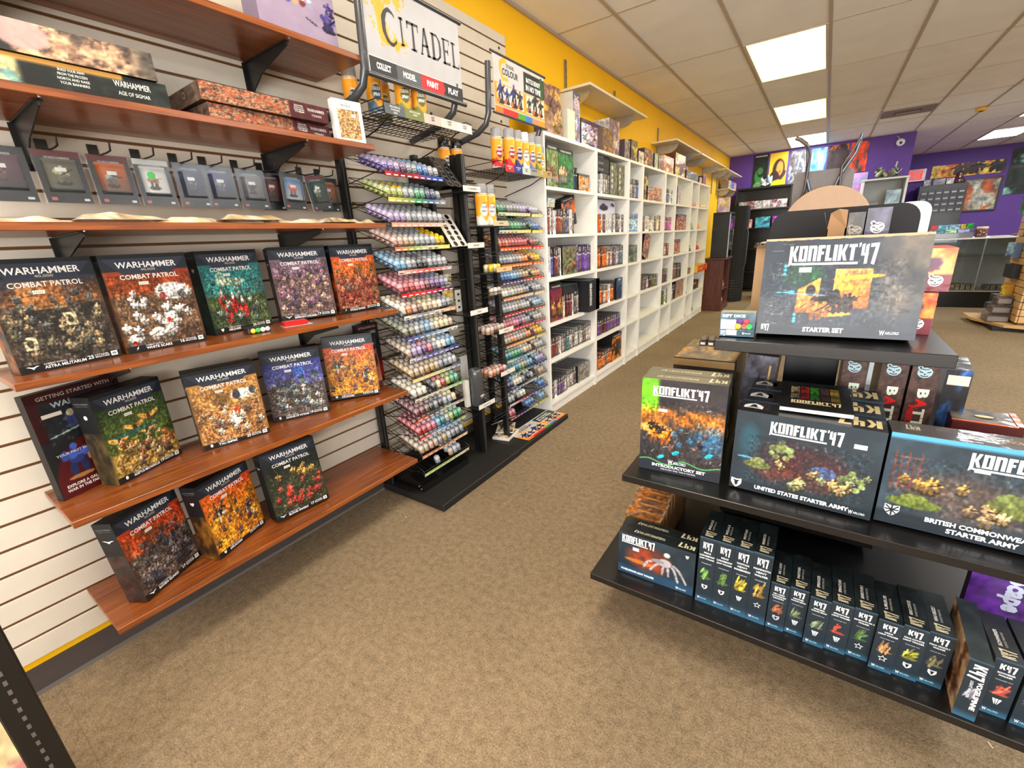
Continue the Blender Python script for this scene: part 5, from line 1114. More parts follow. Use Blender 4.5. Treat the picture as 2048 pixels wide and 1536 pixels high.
PAL = {'grey': ((.40, .37, .37), (.17, .17, .18)), 'rust': ((.52, .27, .20), (.16, .15, .16)), 'orange': ((.82, .42, .16), (.14, .12, .12)), 'white': ((.84, .83, .82), (.80, .79, .78)), 'purple': ((.36, .22, .48), (.12, .11, .14)), 'blue': ((.28, .34, .56), (.14, .15, .20)),
  'dark': ((.14, .14, .15), (.07, .07, .08)), 'violet': ((.42, .30, .66), (.20, .16, .32)), 'brown': ((.42, .33, .26), (.2, .17, .15)), 'pale': ((.62, .58, .56), (.30, .28, .28)), 'maroon': ((.36, .13, .18), (.13, .10, .12)), 'green': ((.34, .40, .24), (.12, .14, .12)), 'teal': ((.30, .44, .42), (.12, .15, .15)),
  'pink': ((.72, .36, .60), (.40, .22, .36)), 'red': ((.72, .14, .12), (.3, .08, .08)), 'yellow': ((.86, .68, .16), (.3, .2, .06)), 'cream': ((.84, .78, .66), (.5, .44, .36)), 'light blue': ((.62, .74, .86), (.3, .4, .6))}
def run(b, row, px0, px1, py, h, cols, d=.17, xf=-1.585, start=0, zadd=0.0, jit=.004, top=None, note=None):
    """a row of standing boxed games, spines outwards"""
    ya, yb = clampy(b, yat(px0, py), yat(px1, py)); n = len(cols); r = rngf(b*100+row*10+n); w = np.array([1+.5*r.random() for _ in cols]); w = w/w.sum()*(yb-ya); y = ya
    for i, c in enumerate(cols):
        hh = h*(1+.03*r.normal()); key = (c, i % 3)
        if key not in _sp: _sp[key] = spine_art(PAL[c][0], PAL[c][1], 300+len(_sp))
        ww = w[i]-.0012; tp = top or tuple(np.asarray(PAL[c][1])*1.2+.10)
        o = carton(ww, hh, d, dict(front=_sp[key], base=PAL[c][1], top=tp, left=PAL[c][0], right=PAL[c][0])).build('boxed_game', M_card)
        o.location = (xf+r.normal()*jit, y, ROWZ[row]+.0006+zadd); o.rotation_euler = (0, 0, PI/2)
        tag(o, '%s spined game box, %s from left%s, %s row, %s bookcase' % (c, ORD[i+start], note or '', RN[row], BN[b]), 'boxed game', 'boxed games in the white bookcases'); y += w[i]
def item(b, row, px0, px1, py, h, d, cv, lb, xf=-1.58, base=(.12, .12, .13), top=None, phi=90, lean=0, deco=None, left=None, zadd=0, cat='boxed game', name='boxed_game', roll=0):
    ya, yb = clampy(b, yat(px0, py), yat(px1, py))
    o = carton(yb-ya-.001, h, d, dict(front=cv, base=base, top=top or base, left=left if left is not None else base), deco).build(name, M_card)
    place(o, (xf, ya, ROWZ[row]+zadd), phi, lean, d); tag(o, lb, cat, 'boxed games in the white bookcases' if cat == 'boxed game' else None)
    if roll: o.rotation_euler = (o.rotation_euler[0], math.radians(roll), o.rotation_euler[2])
    return o
def art(seed, pal, W=26, H=34, fig=None, n=8, hdr=None, g=6, fs=.16, y0=.1, y1=.5):
    cv = mottled(W, H, pal, seed, g, .3); r = rngf(seed)
    if fig: figs(cv, .12, y0, .88, y1, n, fs, fig, r, asp=W/H)
    if hdr is not None: blend(cv, (coords(cv)[1] > .84).astype(float), hdr)
    return cv
def whd(s='WARHAMMER'):
    return lambda mb, w, h, d: lab(mb, F('front', w, h, d), s, .5, .92, .05, .75, (.78, .78, .76), bold=.02)
# first bookcase
item(0, 0, 1096, 1119, 330, .268, .08, art(1, [(.40,.33,.20), (.45,.50,.28), (.50,.60,.38)], fig=[(.60,.32,.22), (.45,.35,.28)], n=12, hdr=(.16,.17,.19)), 'green and orange boxed kit, left of two tall ones in the top row', deco=whd())
item(0, 0, 1120, 1149, 330, .262, .08, art(2, [(.14,.30,.14), (.18,.48,.22), (.20,.42,.24)], fig=[(.30,.36,.28), (.70,.58,.45)], n=4, hdr=(.12,.14,.16), fs=.3, y0=.15, y1=.3), 'bright green boxed kit, right of two tall ones in the top row', deco=whd())
run(0, 0, 1151, 1159, 370, .16, ['dark', 'blue', 'dark'], note=' of thin ones')
item(0, 0, 1160, 1181, 380, .125, .06, art(3, [(.60,.26,.10), (.80,.55,.22), (.70,.62,.52)], hdr=(.35,.34,.34)), 'small orange-fronted boxed game in the top row of the first bookcase')
run(0, 1, 1098, 1150, 450, .165, ['rust', 'white', 'grey', 'white', 'rust', 'rust', 'brown', 'brown', 'blue', 'grey', 'white', 'brown'])
o = item(0, 1, 1140, 1166, 450, .21, .07, art(5, [(.10,.11,.16), (.16,.17,.32), (.78,.40,.16)], g=4, fig=[(.85,.55,.25)], n=3, fs=.2, hdr=(.07,.08,.10)), 'large dark boxed game leaning askew behind the row in the first bookcase', xf=-1.62, deco=whd(), roll=-12, zadd=.032)
item(0, 1, 1097, 1112, 410, .028, .10, mottled(8, 5, [(.55,.52,.46), (.7,.68,.6)], 4, 3), 'small grey pack lying on top of the second row, lower of two', zadd=.178, base=(.5, .5, .47))
item(0, 1, 1098, 1113, 405, .028, .10, mottled(8, 5, [(.55,.62,.62), (.75,.78,.76)], 5, 3), 'small grey-green pack lying on top of the second row, upper of two', zadd=.2072, base=(.5, .55, .55))
run(0, 2, 1101, 1126, 530, .205, ['white', 'blue', 'blue', 'maroon', 'rust', 'grey', 'white'])
item(0, 2, 1128, 1156, 530, .205, .12, art(6, [(.26,.27,.16), (.40,.42,.28), (.48,.44,.34)], fig=[(.42,.46,.30), (.55,.36,.26)], n=14), 'wide green battle-scene boxed game in the third row of the first bookcase', top=(.45, .47, .45))
run(0, 2, 1157, 1186, 520, .205, ['violet', 'purple', 'brown', 'purple', 'violet', 'purple', 'dark'], start=7)
item(0, 3, 1103, 1127, 600, .272, .07, art(7, [(.42,.08,.24), (.40,.10,.22), (.45,.20,.16)], fig=[(.72,.54,.26), (.60,.40,.20)], n=3, fs=.34, y0=.12, y1=.2, hdr=(.14,.12,.13)), 'tall crimson boxed kit at the left of the fourth row', deco=whd())
run(0, 3, 1129, 1150, 600, .170, ['cream', 'maroon', 'maroon', 'grey', 'maroon', 'rust', 'white'], d=.22)
item(0, 3, 1128, 1158, 580, .062, .20, mottled(20, 6, [(.08,.09,.10), (.16,.17,.18)], 8, 6), 'black flat box with sea-green lid lying above the fourth row', zadd=.178, base=(.08, .09, .10), top=(.36, .52, .46))
run(0, 3, 1151, 1162, 600, .20, ['grey', 'pale'], start=7, d=.2)
for k, (a, b_) in enumerate(((1163, 1171), (1171, 1179), (1179, 1186), (1186, 1192))):
    item(0, 3, a, b_, 590, .252, .26, mottled(8, 30, [(.08,.09,.11), (.12,.13,.16)], 9+k, 10), 'black boxed game jutting out of the fourth row, %s from the left' % ORD[k], xf=-1.505, base=(.08, .085, .10), top=(.30, .32, .34),
         deco=(lambda mb, w, h, d: text(mb, 'WARHAMMER', F('front', w, h, d)[0](.5, .55), (0, 0, 1), (-1, 0, 0), w*.6, h*.72, (.88, .88, .88), bold=.03)) if k == 0 else None)
run(0, 4, 1105, 1134, 680, .150, ['rust', 'maroon', 'rust', 'brown', 'rust', 'pale', 'white', 'grey', 'pale', 'grey'], d=.24, top=(.30, .30, .31))
run(0, 4, 1136, 1184, 660, .165, ['teal', 'pale', 'grey', 'pale', 'teal', 'pale', 'brown', 'grey', 'pale', 'pale'], d=.24, start=10, top=(.36, .38, .38))
run(0, 5, 1108, 1139, 750, .140, ['grey', 'white', 'purple', 'grey', 'purple', 'grey', 'pale', 'grey'], d=.22, top=(.24, .24, .26))
run(0, 5, 1140, 1157, 740, .150, ['pale', 'pale', 'grey'], d=.22, start=8, top=(.30, .32, .32), xf=-1.60)
item(0, 5, 1158, 1181, 730, .150, .22, art(12, [(.50,.48,.46), (.66,.64,.60), (.38,.36,.34)], g=14), 'pale grey wide boxed game at the right of the bottom row', top=(.33, .34, .35))
# second bookcase
for k in range(3): item(1, 0, 1195, 1220, 360, .045, .22, mottled(24, 5, [(.09,.09,.11), (.14,.14,.17)], 20+k, 8), 'flat black box above the pale spines, %s of three' % ['lowest', 'middle', 'topmost'][k], zadd=.165+.0462*k, base=(.09, .09, .11), deco=lambda mb, w, h, d: lab(mb, F('front', w, h, d), 'WARHAMMER', .35, .5, .4, .4, (.6, .6, .62)))
run(1, 0, 1195, 1221, 375, .160, ['pale', 'grey', 'pale', 'white', 'grey', 'pale', 'green', 'pale', 'grey'])
for k in range(2): item(1, 0, 1222+16*k, 1237+14*k, 360, .262, .16, art(25+k, [(.26,.28,.20), (.36,.38,.30), (.48,.47,.38)], g=10), 'tall camouflage-green boxed kit, %s of two in the top row' % ['left', 'right'][k], top=(.3, .32, .28), deco=lambda mb, w, h, d: [mb.lathe([(.018, 0), (.018, .0004)], (w*.3, -.0003, h*v), 12, (.82, .8, .74), axis=(0, -1, 0)) for v in (.28, .46, .64, .85)])
cvw = canvas(36, 48, (.80, .79, .86)); 
for x_, y_, s_ in ((.42, .76, .22), (.85, .86, .10), (.72, .50, .16), (.36, .48, .14), (.74, .20, .14)): ell(cvw, x_, y_, s_, s_*.42, (.15, .14, .16)); ell(cvw, x_-.02, y_+s_*.3, s_*.5, s_*.3, (.22, .2, .22)); ell(cvw, x_+.05, y_-.04, s_*.6, s_*.2, (.1, .1, .12))
item(1, 1, 1201, 1240, 440, .270, .05, cvw, 'white boxed kit printed with black vehicles in the second bookcase', xf=-1.62, base=(.45, .42, .48))
run(1, 1, 1196, 1213, 460, .150, ['orange', 'white', 'rust', 'grey', 'white'], xf=-1.56, d=.05)
run(1, 1, 1214, 1228, 460, .150, ['white', 'white', 'grey', 'white'], xf=-1.56, start=5, d=.05); run(1, 1, 1242, 1256, 450, .155, ['grey', 'pale', 'white', 'grey'], start=9)
run(1, 2, 1196, 1218, 530, .165, ['orange', 'orange', 'orange', 'dark', 'orange', 'orange', 'orange', 'orange'], d=.2)
run(1, 2, 1219, 1251, 520, .175, ['pale', 'rust', 'pale', 'maroon', 'grey', 'pale', 'blue', 'grey', 'teal'], start=8, d=.2)
run(1, 3, 1197, 1229, 600, .165, ['rust', 'orange', 'rust', 'pale', 'orange', 'white', 'orange', 'orange'], d=.22, top=(.4, .41, .41))
item(1, 3, 1232, 1243, 590, .20, .02, art(28, [(.05,.06,.08), (.30,.45,.66), (.12,.18,.30)], g=4), 'blue and black hanging pack standing among the fourth row games', xf=-1.565, base=(.06, .06, .07), deco=lambda mb, w, h, d: patch(mb, F('front', w, h, d), .3, .90, .7, .94, (.85, .85, .84)))
run(1, 3, 1245, 1256, 580, .175, ['grey', 'pale', 'white', 'dark'], start=9, d=.2)
run(1, 4, 1197, 1243, 660, .130, ['purple', 'maroon', 'dark', 'maroon', 'purple', 'purple', 'brown', 'purple', 'grey', 'purple', 'dark'], d=.22, top=(.3, .27, .3))
run(1, 5, 1199, 1228, 730, .150, ['orange', 'orange', 'brown', 'orange', 'orange'], d=.24, top=(.22, .22, .24))
item(1, 5, 1230, 1248, 700, .262, .18, art(30, [(.55,.30,.06), (.85,.52,.12), (.30,.16,.06)], fig=[(.15,.1,.08)], n=5, fs=.3, y0=.2, y1=.55, hdr=(.10,.10,.11)), 'tall amber boxed kit at the right of the bottom row, second bookcase', deco=whd(), left=(.12, .12, .13))
# farther bookcases
run(2, 0, 1262, 1283, 400, .165, ['grey', 'pale', 'grey', 'pale', 'blue']); run(2, 1, 1262, 1266, 450, .16, ['blue']); run(2, 1, 1267, 1284, 450, .16, ['light blue', 'light blue', 'light blue'], start=1)
item(2, 2, 1262, 1282, 520, .165, .12, art(31, [(.30,.36,.28), (.45,.50,.42), (.28,.30,.26)]), 'grey-green boxed game in the third row of the third bookcase')
item(3, 0, 1290, 1297, 390, .26, .05, art(32, [(.70,.55,.2), (.88,.74,.2), (.25,.2,.18)], hdr=(.1,.1,.12)), 'slim dark box with yellow front in the fourth bookcase, top row')
item(3, 0, 1298, 1328, 400, .14, .12, art(33, [(.66,.62,.58), (.72,.36,.2), (.62,.60,.62)], n=3, fig=[(.7,.2,.15), (.75,.5,.2)]), 'pale adventure boxed game with red figure in the fourth bookcase, top row')
run(3, 1, 1291, 1324, 460, .155, ['rust', 'white', 'white', 'pale', 'cream', 'white', 'grey', 'cream', 'rust'])
item(3, 2, 1290, 1302, 490, .26, .04, art(34, [(.60,.42,.34), (.84,.56,.40), (.45,.36,.34)]), 'orange-brown boxed game leaning to the right in the fourth bookcase', roll=22, xf=-1.60, zadd=.058)
run(3, 3, 1288, 1316, 570, .135, ['grey', 'maroon', 'pale', 'dark', 'rust', 'green', 'grey'])
run(4, 0, 1335, 1351, 400, .155, ['white', 'blue', 'white', 'light blue']); run(4, 1, 1334, 1350, 455, .155, ['pink', 'grey', 'pink', 'pink']); run(4, 2, 1331, 1338, 510, .145, ['pale', 'rust']); run(4, 3, 1328, 1337, 560, .16, ['maroon', 'dark', 'grey']); run(4, 4, 1326, 1336, 610, .17, ['green', 'white', 'green'])
item(5, 0, 1357, 1363, 390, .22, .10, art(35, [(.60,.55,.62), (.72,.66,.70)]), 'lilac-grey slim box in the sixth bookcase, top row')
for rw, a, b_, c in ((1, 1354, 1373, .19), (2, 1351, 1364, .175)): item(5, rw, a, b_, 450, c, .1, art(36+rw, [(.62,.20,.12), (.80,.72,.60), (.50,.14,.10)], g=12, hdr=(.12,.12,.13)), 'red-fronted crowd-art boxed game in the %s row, sixth bookcase' % RN[rw], deco=whd())
run(5, 3, 1347, 1362, 560, .19, ['rust', 'grey', 'dark', 'brown', 'dark']); run(5, 4, 1342, 1350, 610, .20, ['pale', 'dark']); item(5, 4, 1351, 1366, 600, .25, .1, art(40, [(.50,.38,.30), (.60,.46,.38)]), 'tall brown boxed game in the fifth row of the sixth bookcase')
def blobtoy(name, lb, p, c, h, w, cat, c2=None):
    m = MB(); r = rngf(int(p[1]*10)); 
    m.lathe([(w*.45, 0), (w*.55, h*.12), (w*.48, h*.35), (w*.30, h*.55), (w*.36, h*.70), (w*.30, h*.88), (w*.12, h*.98), (.001, h)], p, 12, c)
    for s in (-1, 1): m.lathe([(w*.12, 0), (w*.10, h*.2), (.001, h*.3)], (p[0], p[1]+s*w*.35, p[2]+h*.35), 8, c2 or shadec(c, .7), axis=(0, s, .3))
    o = m.build(name, M_plastic); tag(o, lb, cat); return o
for rw, px, c, lb in ((1, 1378, (.6,.6,.55), 'tiny grey figure in the second row of the seventh bookcase'), (2, 1376, (.16,.42,.22), 'small dark green figure in the third row of the seventh bookcase'), (4, 1371, (.35,.45,.35), 'small green-grey figure in the fifth row of the seventh bookcase'), (5, 1369, (.80,.16,.10), 'small red figure in the bottom row of the seventh bookcase')):
    blobtoy('toy_figure', lb, (-1.60, clampy(6, yat(px+3, 500)-.06, yat(px+3, 500)+.06)[0]+.06, ROWZ[rw]), c, .10, .09, 'toy figure')
item(6, 0, 1387, 1397, 410, .05, .08, mottled(8, 5, [(.85,.75,.7), (.8,.5,.45)], 44, 4), 'small pinkish pack in the top row of the seventh bookcase'); item(6, 3, 1373, 1381, 560, .08, .08, mottled(8, 5, [(.2,.15,.12), (.5,.38,.2)], 45, 4), 'small dark pack in the fourth row of the seventh bookcase')
blobtoy('plush_toy', 'orange plush toy in the second row of the last bookcase', (-1.66, 7.34, ROWZ[1]), (.93, .55, .12), .20, .16, 'plush toy', (.95, .68, .2))
blobtoy('toy_figure', 'red toy with yellow arms in the third row of the last bookcase', (-1.68, 7.42, ROWZ[2]), (.80, .12, .14), .14, .20, 'toy figure', (.85, .7, .2))
blobtoy('toy_figure', 'green toy bottle in the bottom row of the last bookcase', (-1.62, 7.24, ROWZ[5]), (.12, .40, .16), .20, .10, 'toy figure')
item(7, 3, 1388, 1408, 530, .095, .22, art(46, [(.85,.20,.08), (.90,.60,.1), (.8,.15,.1)]), 'red and yellow box jutting from the fourth row, last bookcase', xf=-1.50, base=(.85, .68, .12)); item(7, 4, 1386, 1398, 570, .13, .1, art(47, [(.85,.62,.15), (.25,.15,.12)], g=3), 'yellow and dark boxed game in the fifth row, last bookcase')
m = MB()
for k in range(7): m.lathe([(.001, -.025), (.02, -.015), (.024, 0), (.016, .018), (.001, .026)], (-1.62+.03*(k % 2), 7.35+.05*k, ROWZ[0]+.026), 8, (.90, .78, .62))
o = m.build('plastic_eggs', M_plastic); tag(o, 'pale cream toy eggs in the top row of the last bookcase', 'toys'); o['kind'] = 'stuff'

# boxes standing on top of the bookcases
def topbox(px0, px1, pyb, z1, d, cv, lb, xf=-1.60, phi=90, base=(.3, .26, .28), lean=0, left=None, deco=None, y0=None, w=None):
    ya = yat(px0, pyb, xf) if y0 is None else y0; yb = yat(px1, pyb, xf) if w is None else ya+w
    o = carton(yb-ya-.004, z1-HT, d, dict(front=cv, base=base, top=shadec(base, 1.2), left=left if left is not None else base), deco).build('boxed_game', M_card)
    place(o, (xf, ya, HT), phi, lean, d); tag(o, lb, 'boxed game', 'boxed games on top of the bookcases')
A_ = lambda s, p, f=None, n=6, g=6, h=None, fs=.2: art(s, p, 30, 38, f, n, h, g, fs, .1, .7)
topbox(1090, 1127, 272, 2.235, .08, A_(61, [(.88,.66,.30), (.42,.30,.26), (.56,.42,.38)], [(.40,.28,.28), (.66,.50,.36)], 9), 'tall brown battle-art box leftmost on top of the bookcases', lean=4, xf=-1.595)
topbox(0, 0, 0, 2.125, .12, canvas(2, 2, (.84, .82, .74)), 'plain cream-backed box on top of the first bookcase', base=(.84, .82, .74), xf=-1.58, y0=3.095, w=.12)
topbox(0, 0, 0, 2.262, .10, art(63, [(.80,.62,.40), (.40,.42,.66), (.72,.70,.78)], 20, 50, g=5, hdr=(.30, .30, .42)), 'tall slim box with red and white lettering under the first bracket shelf', xf=-1.60, y0=3.222, w=.115, left=(.80, .79, .76),
       deco=lambda mb, w, h, d: [text(mb, 'ROX', F('front', w, h, d)[0](.5, .82), (0, 0, 1), (-1, 0, 0), w*.6, h*.26, (.95, .9, .9), bold=.08), text(mb, 'ROX', F('front', w, h, d, .0008)[0](.5, .82), (0, 0, 1), (-1, 0, 0), w*.5, h*.24, (.6, .1, .15), bold=.0)])
topbox(1163, 1203, 268, 2.118, .10, A_(64, [(.72,.72,.80), (.52,.40,.56), (.86,.84,.88)], [(.80,.62,.66), (.72,.74,.80), (.50,.12,.16)], 8, h=(.20, .10, .30)), 'white and violet figure-art box on top of the first bookcase')
topbox(1206, 1227, 290, 2.095, .06, A_(65, [(.72,.48,.16), (.36,.26,.22), (.46,.36,.30)]), 'brown box standing in front of the tall pale one', xf=-1.552, base=(.4, .32, .26))
topbox(0, 0, 0, 2.222, .15, A_(66, [(.90,.78,.50), (.78,.66,.72), (.52,.40,.46)]), 'tall white-sided box with pink and yellow front on the second bookcase', y0=3.955, w=.235, base=(.86, .85, .84), left=mottled(16, 30, [(.86,.85,.84), (.7,.68,.68)], 3, 8), xf=-1.625)
topbox(1249, 1260, 310, 2.10, .14, A_(67, [(.25,.18,.34), (.55,.48,.5)]), 'dark violet box beside the pink and yellow one', xf=-1.60)
topbox(1262, 1275, 312, 2.12, .12, A_(68, [(.85,.75,.35), (.45,.33,.28), (.3,.22,.2)]), 'yellow and brown box on top of the third bookcase', base=(.15, .1, .1))
topbox(1277, 1288, 320, 2.05, .10, A_(69, [(.66,.60,.56), (.86,.82,.8)]), 'low pale box on top of the fourth bookcase', base=(.2, .14, .12))
topbox(1289, 1306, 322, 2.10, .12, A_(70, [(.88,.72,.40), (.56,.34,.26), (.36,.28,.36)], [(.62,.32,.22)], 6), 'yellow and brown crowd-art box on top of the fourth bookcase')
topbox(1309, 1316, 330, 2.09, .12, A_(71, [(.80,.74,.66), (.60,.66,.62)]), 'slim pale box with green figure on top of the fourth bookcase'); topbox(1317, 1327, 335, 2.07, .12, A_(72, [(.74,.60,.52), (.50,.28,.26)]), 'slim brownish box beside the pale slim one')
topbox(1328, 1347, 338, 2.11, .10, A_(73, [(.84,.62,.52), (.80,.42,.38), (.86,.78,.66)], g=4), 'pink portrait box with cream border on top of the fifth bookcase', base=(.86, .78, .64))
topbox(1350, 1370, 345, 2.19, .14, A_(74, [(.42,.22,.14), (.80,.48,.20), (.94,.82,.42)], [(.45,.2,.12)], 8), 'tall orange box with yellow sky under the second bracket shelf', base=(.35, .2, .14))
topbox(0, 0, 0, 2.05, .14, A_(75, [(.82,.78,.78), (.45,.42,.60), (.40,.40,.36)], [(.40,.42,.30)], 3), 'white box with green armoured figure on the sixth bookcase', y0=6.52, w=.66)
topbox(0, 0, 0, 2.16, .10, A_(76, [(.80,.40,.26), (.50,.28,.24), (.75,.6,.5)]), 'orange-red box behind the white one with the green figure', y0=6.50, w=.66, xf=-1.742)
topbox(1399, 1404, 360, 2.02, .10, A_(77, [(.84,.80,.80), (.80,.5,.45)]), 'small white box near the right end of the bookcase tops'); topbox(1406, 1412, 362, 2.06, .10, A_(78, [(.62,.14,.20), (.5,.3,.5)]), 'small red and purple box at the right end of the bookcase tops')

# bracket shelves on the yellow wall
def wallshelf(lb, y0, y1, z, xf, posts, ztop):
    t = thing('bracket_shelf', lb, 'shelf', (0, 0, 0), group='white bracket shelves on the yellow wall')
    m = MB(); m.cbox(-1.853, y0, z-.018, xf, y1, z, (.86, .82, .74), .001); m.build('board', M_white, t)
    for y in posts:
        m = MB(); m.box(-1.857, y-.012, 1.93 if z > 2.2 else 1.6, -1.843, y+.012, ztop, (.58, .58, .57))
        for k in range(10): m.box(-1.8432, y-.003, ztop-.03-.05*k, -1.8427, y+.003, ztop-.012-.05*k, (.2, .2, .2))
        m.build('wall_standard', M_metal, t)
        m = MB(); L = xf+1.843-.04; pts = [(0, 0), (L, 0)]+[(L*(.35+.62*math.cos(a)), -.085*math.sin(a)-.01) for a in np.linspace(.15, 1.5, 7)]+[(0, -.085)]
        m.prism([(p[0], p[1]) for p in pts][::-1], (-1.843, y-.002, z-.0185), (1, 0, 0), (0, 0, 1), (0, .004, 0), (.72, .72, .70)); m.build('bracket', M_metal, t)
wallshelf('white bracket shelf on the yellow wall above the first two bookcases', 3.515, 4.86, 2.381, -1.60, (3.60, 4.62), 2.60)
wallshelf('long white bracket shelf above the middle bookcases', 5.80, 7.03, 2.312, -1.555, (6.04, 6.90), 2.50)
wallshelf('long white bracket shelf following the middle one towards the corner', 7.07, 8.95, 2.306, -1.550, (7.5, 8.6), 2.40)
wallshelf('white bracket shelf nearest the purple corner, high up', 9.10, 10.85, 2.306, -1.56, (9.4, 9.85), 2.40)
wallshelf('lower white bracket shelf near the purple corner, holding small boxes', 9.95, 10.95, 2.039, -1.62, (10.1, 10.8), 2.25)
for k, (y, w, c) in enumerate(((10.0, .28, (.62,.55,.50)), (10.30, .30, (.30,.42,.66)), (10.62, .28, (.72,.52,.50)))):
    o = carton(w, .15, .14, dict(front=A_(80+k, [shadec(c, .6), c, shadec(c, 1.3)]), base=c)).build('boxed_game', M_card); place(o, (-1.66, y, 2.039), 90, 0, .14); tag(o, ['brown', 'blue', 'pinkish'][k]+' box on the lower shelf near the purple corner', 'boxed game')
# ================================================================ BLACK STEPPED DISPLAY
GX = .029
D = thing('tiered_display_stand', 'black stepped display stand with three shelves in the right foreground', 'display stand', (0, 0, 0))
m = MB(); m.cbox(-.056, 1.66, 0, .088, 1.92, .978, (.075, .085, .11), .002); m.box(-.025, 1.6585, .58, .022, 1.6595, .95, (.05, .055, .075)); m.build('column', M_black, D)
for nm, x0, x1, y0, y1, z, th in (('shelf', -.213, .271, 1.28, 2.26, .978, .030), ('shelf', -.416, .484, 1.14, 2.40, .574, .022), ('shelf', -.494, .560, 1.08, 2.46, .218, .022)):
    m = MB(); m.cbox(x0, y0, z-th, x1, y1, z, (.062, .058, .060), .0015); m.build(nm, M_black, D)
m = MB(); m.cbox(-.33, 1.30, 0, .38, 2.24, .196, (.045, .043, .045), .002); m.build('plinth', M_black, D)
m = MB(); m.box(-.20, 1.62, .24, .26, 1.96, .552, (.03, .03, .033)); m.build('inner_core', M_rubber, D)
rr_ = []
for cx, cz, a0 in ((.222-.045, 1.309-.045, 0), (-.152+.045, 1.309-.045, PI/2)):
    rr_ += [(cx+.045*math.cos(a), cz+.045*math.sin(a)) for a in np.linspace(a0, a0+PI/2, 7)]
rr_ += [(-.152, .979), (.222, .979)]
m = MB(); m.prism([(p[0], p[1]) for p in rr_], (0, 1.775, 0), (1, 0, 0), (0, 0, 1), (0, .018, 0), (.105, .11, .125)); m.build('header_board', M_rubber, D)

# ---- large shrink-wrapped game boxes
KC = (.075, .115, .145)
def war_base(W, H, seed, c0=(.05, .07, .10), c1=(.16, .22, .27)):
    r = rngf(seed); cv = canvas(W, H, c0); blend(cv, fbm(W, H, 5, r), c1); return cv, r
def starter_art(W=200, H=148):
    cv, r = war_base(W, H, 101, (.06, .08, .12), (.22, .27, .33)); X, Y = coords(cv); n = fbm(W, H, 8, r)
    blend(cv, np.clip(1-((X-.28)/.16)**2-((Y-.62)/.16)**2, 0, 1)*n*1.4, (.08, .38, .14))
    blend(cv, np.clip((X-.60)/.25, 0, 1)*np.clip((Y-.15)/.2, 0, 1)*np.clip(1.2*n, 0, 1), (.46, .42, .37))
    for (x0, x1, y0, y1) in ((.255, .395, .24, .60), (.48, .70, .30, .68)):
        q = ((X > x0) & (X < x1) & (Y > y0) & (Y < y1-.12*(x1-X)/(x1-x0)*(x0 < .3))).astype(float); cc = np.clip((Y-y0)/(y1-y0), 0, 1)[..., None]
        f = np.array([.85, .34, .06])*(1-cc)+np.array([.98, .74, .34])*cc; k = (q*np.clip(n*1.7, .2, 1))[..., None]; cv[:] = cv*(1-k)+f*k
    for x, y, a in ((.62, .60, .16), (.58, .50, .10), (.50, .23, .12)): ell(cv, x, y, a, .022, (1, .66, .18), ang=.12)
    figs(cv, .27, .22, .70, .34, 7, .085, [(.10,.08,.08), (.14,.10,.10)], r, asp=W/H, base=False); figs(cv, .28, .16, .48, .24, 4, .08, [(.90,.52,.14), (.80,.42,.12)], r, asp=W/H, base=False); ell(cv, .50, .42, .03, .07, (.08, .07, .09)); ell(cv, .34, .47, .035, .06, (.12, .08, .07))
    ell(cv, .215, .45, .022, .022, (.20, .75, .92)); ell(cv, .17, .45, .06, .006, (.2, .7, .9)); ell(cv, .33, .43, .12, .005, (.30, .66, .88), .8, ang=-.08)
    for y in (.72, .68, .64, .22, .18, .15): ell(cv, .155+.1*(y < .3), y, .011, .016, (.25, .75, .88))
    for k in range(16): ell(cv, .08+.10*r.random(), .1+.85*r.random(), .05, .003, (.46, .50, .44), .7, ang=r.random()-.5)
    busy(cv, 1, .22, .02, .9, .1, .78); blend(cv, np.clip((.085-Y)/.02, 0, 1), (.12, .15, .20)); return cv
def kl(mb, fr, u, v, w, h, **k): P, U, V, a, b = fr; konflikt(mb, P(u, v), U, V, w*a, h*b, **k)
def k47(mb, fr, u, v, w, h, col=(.93, .94, .95)): P, U, V, a, b = fr; konflikt(mb, P(u, v), U, V, w*a, h*b, col, 'K47', False)
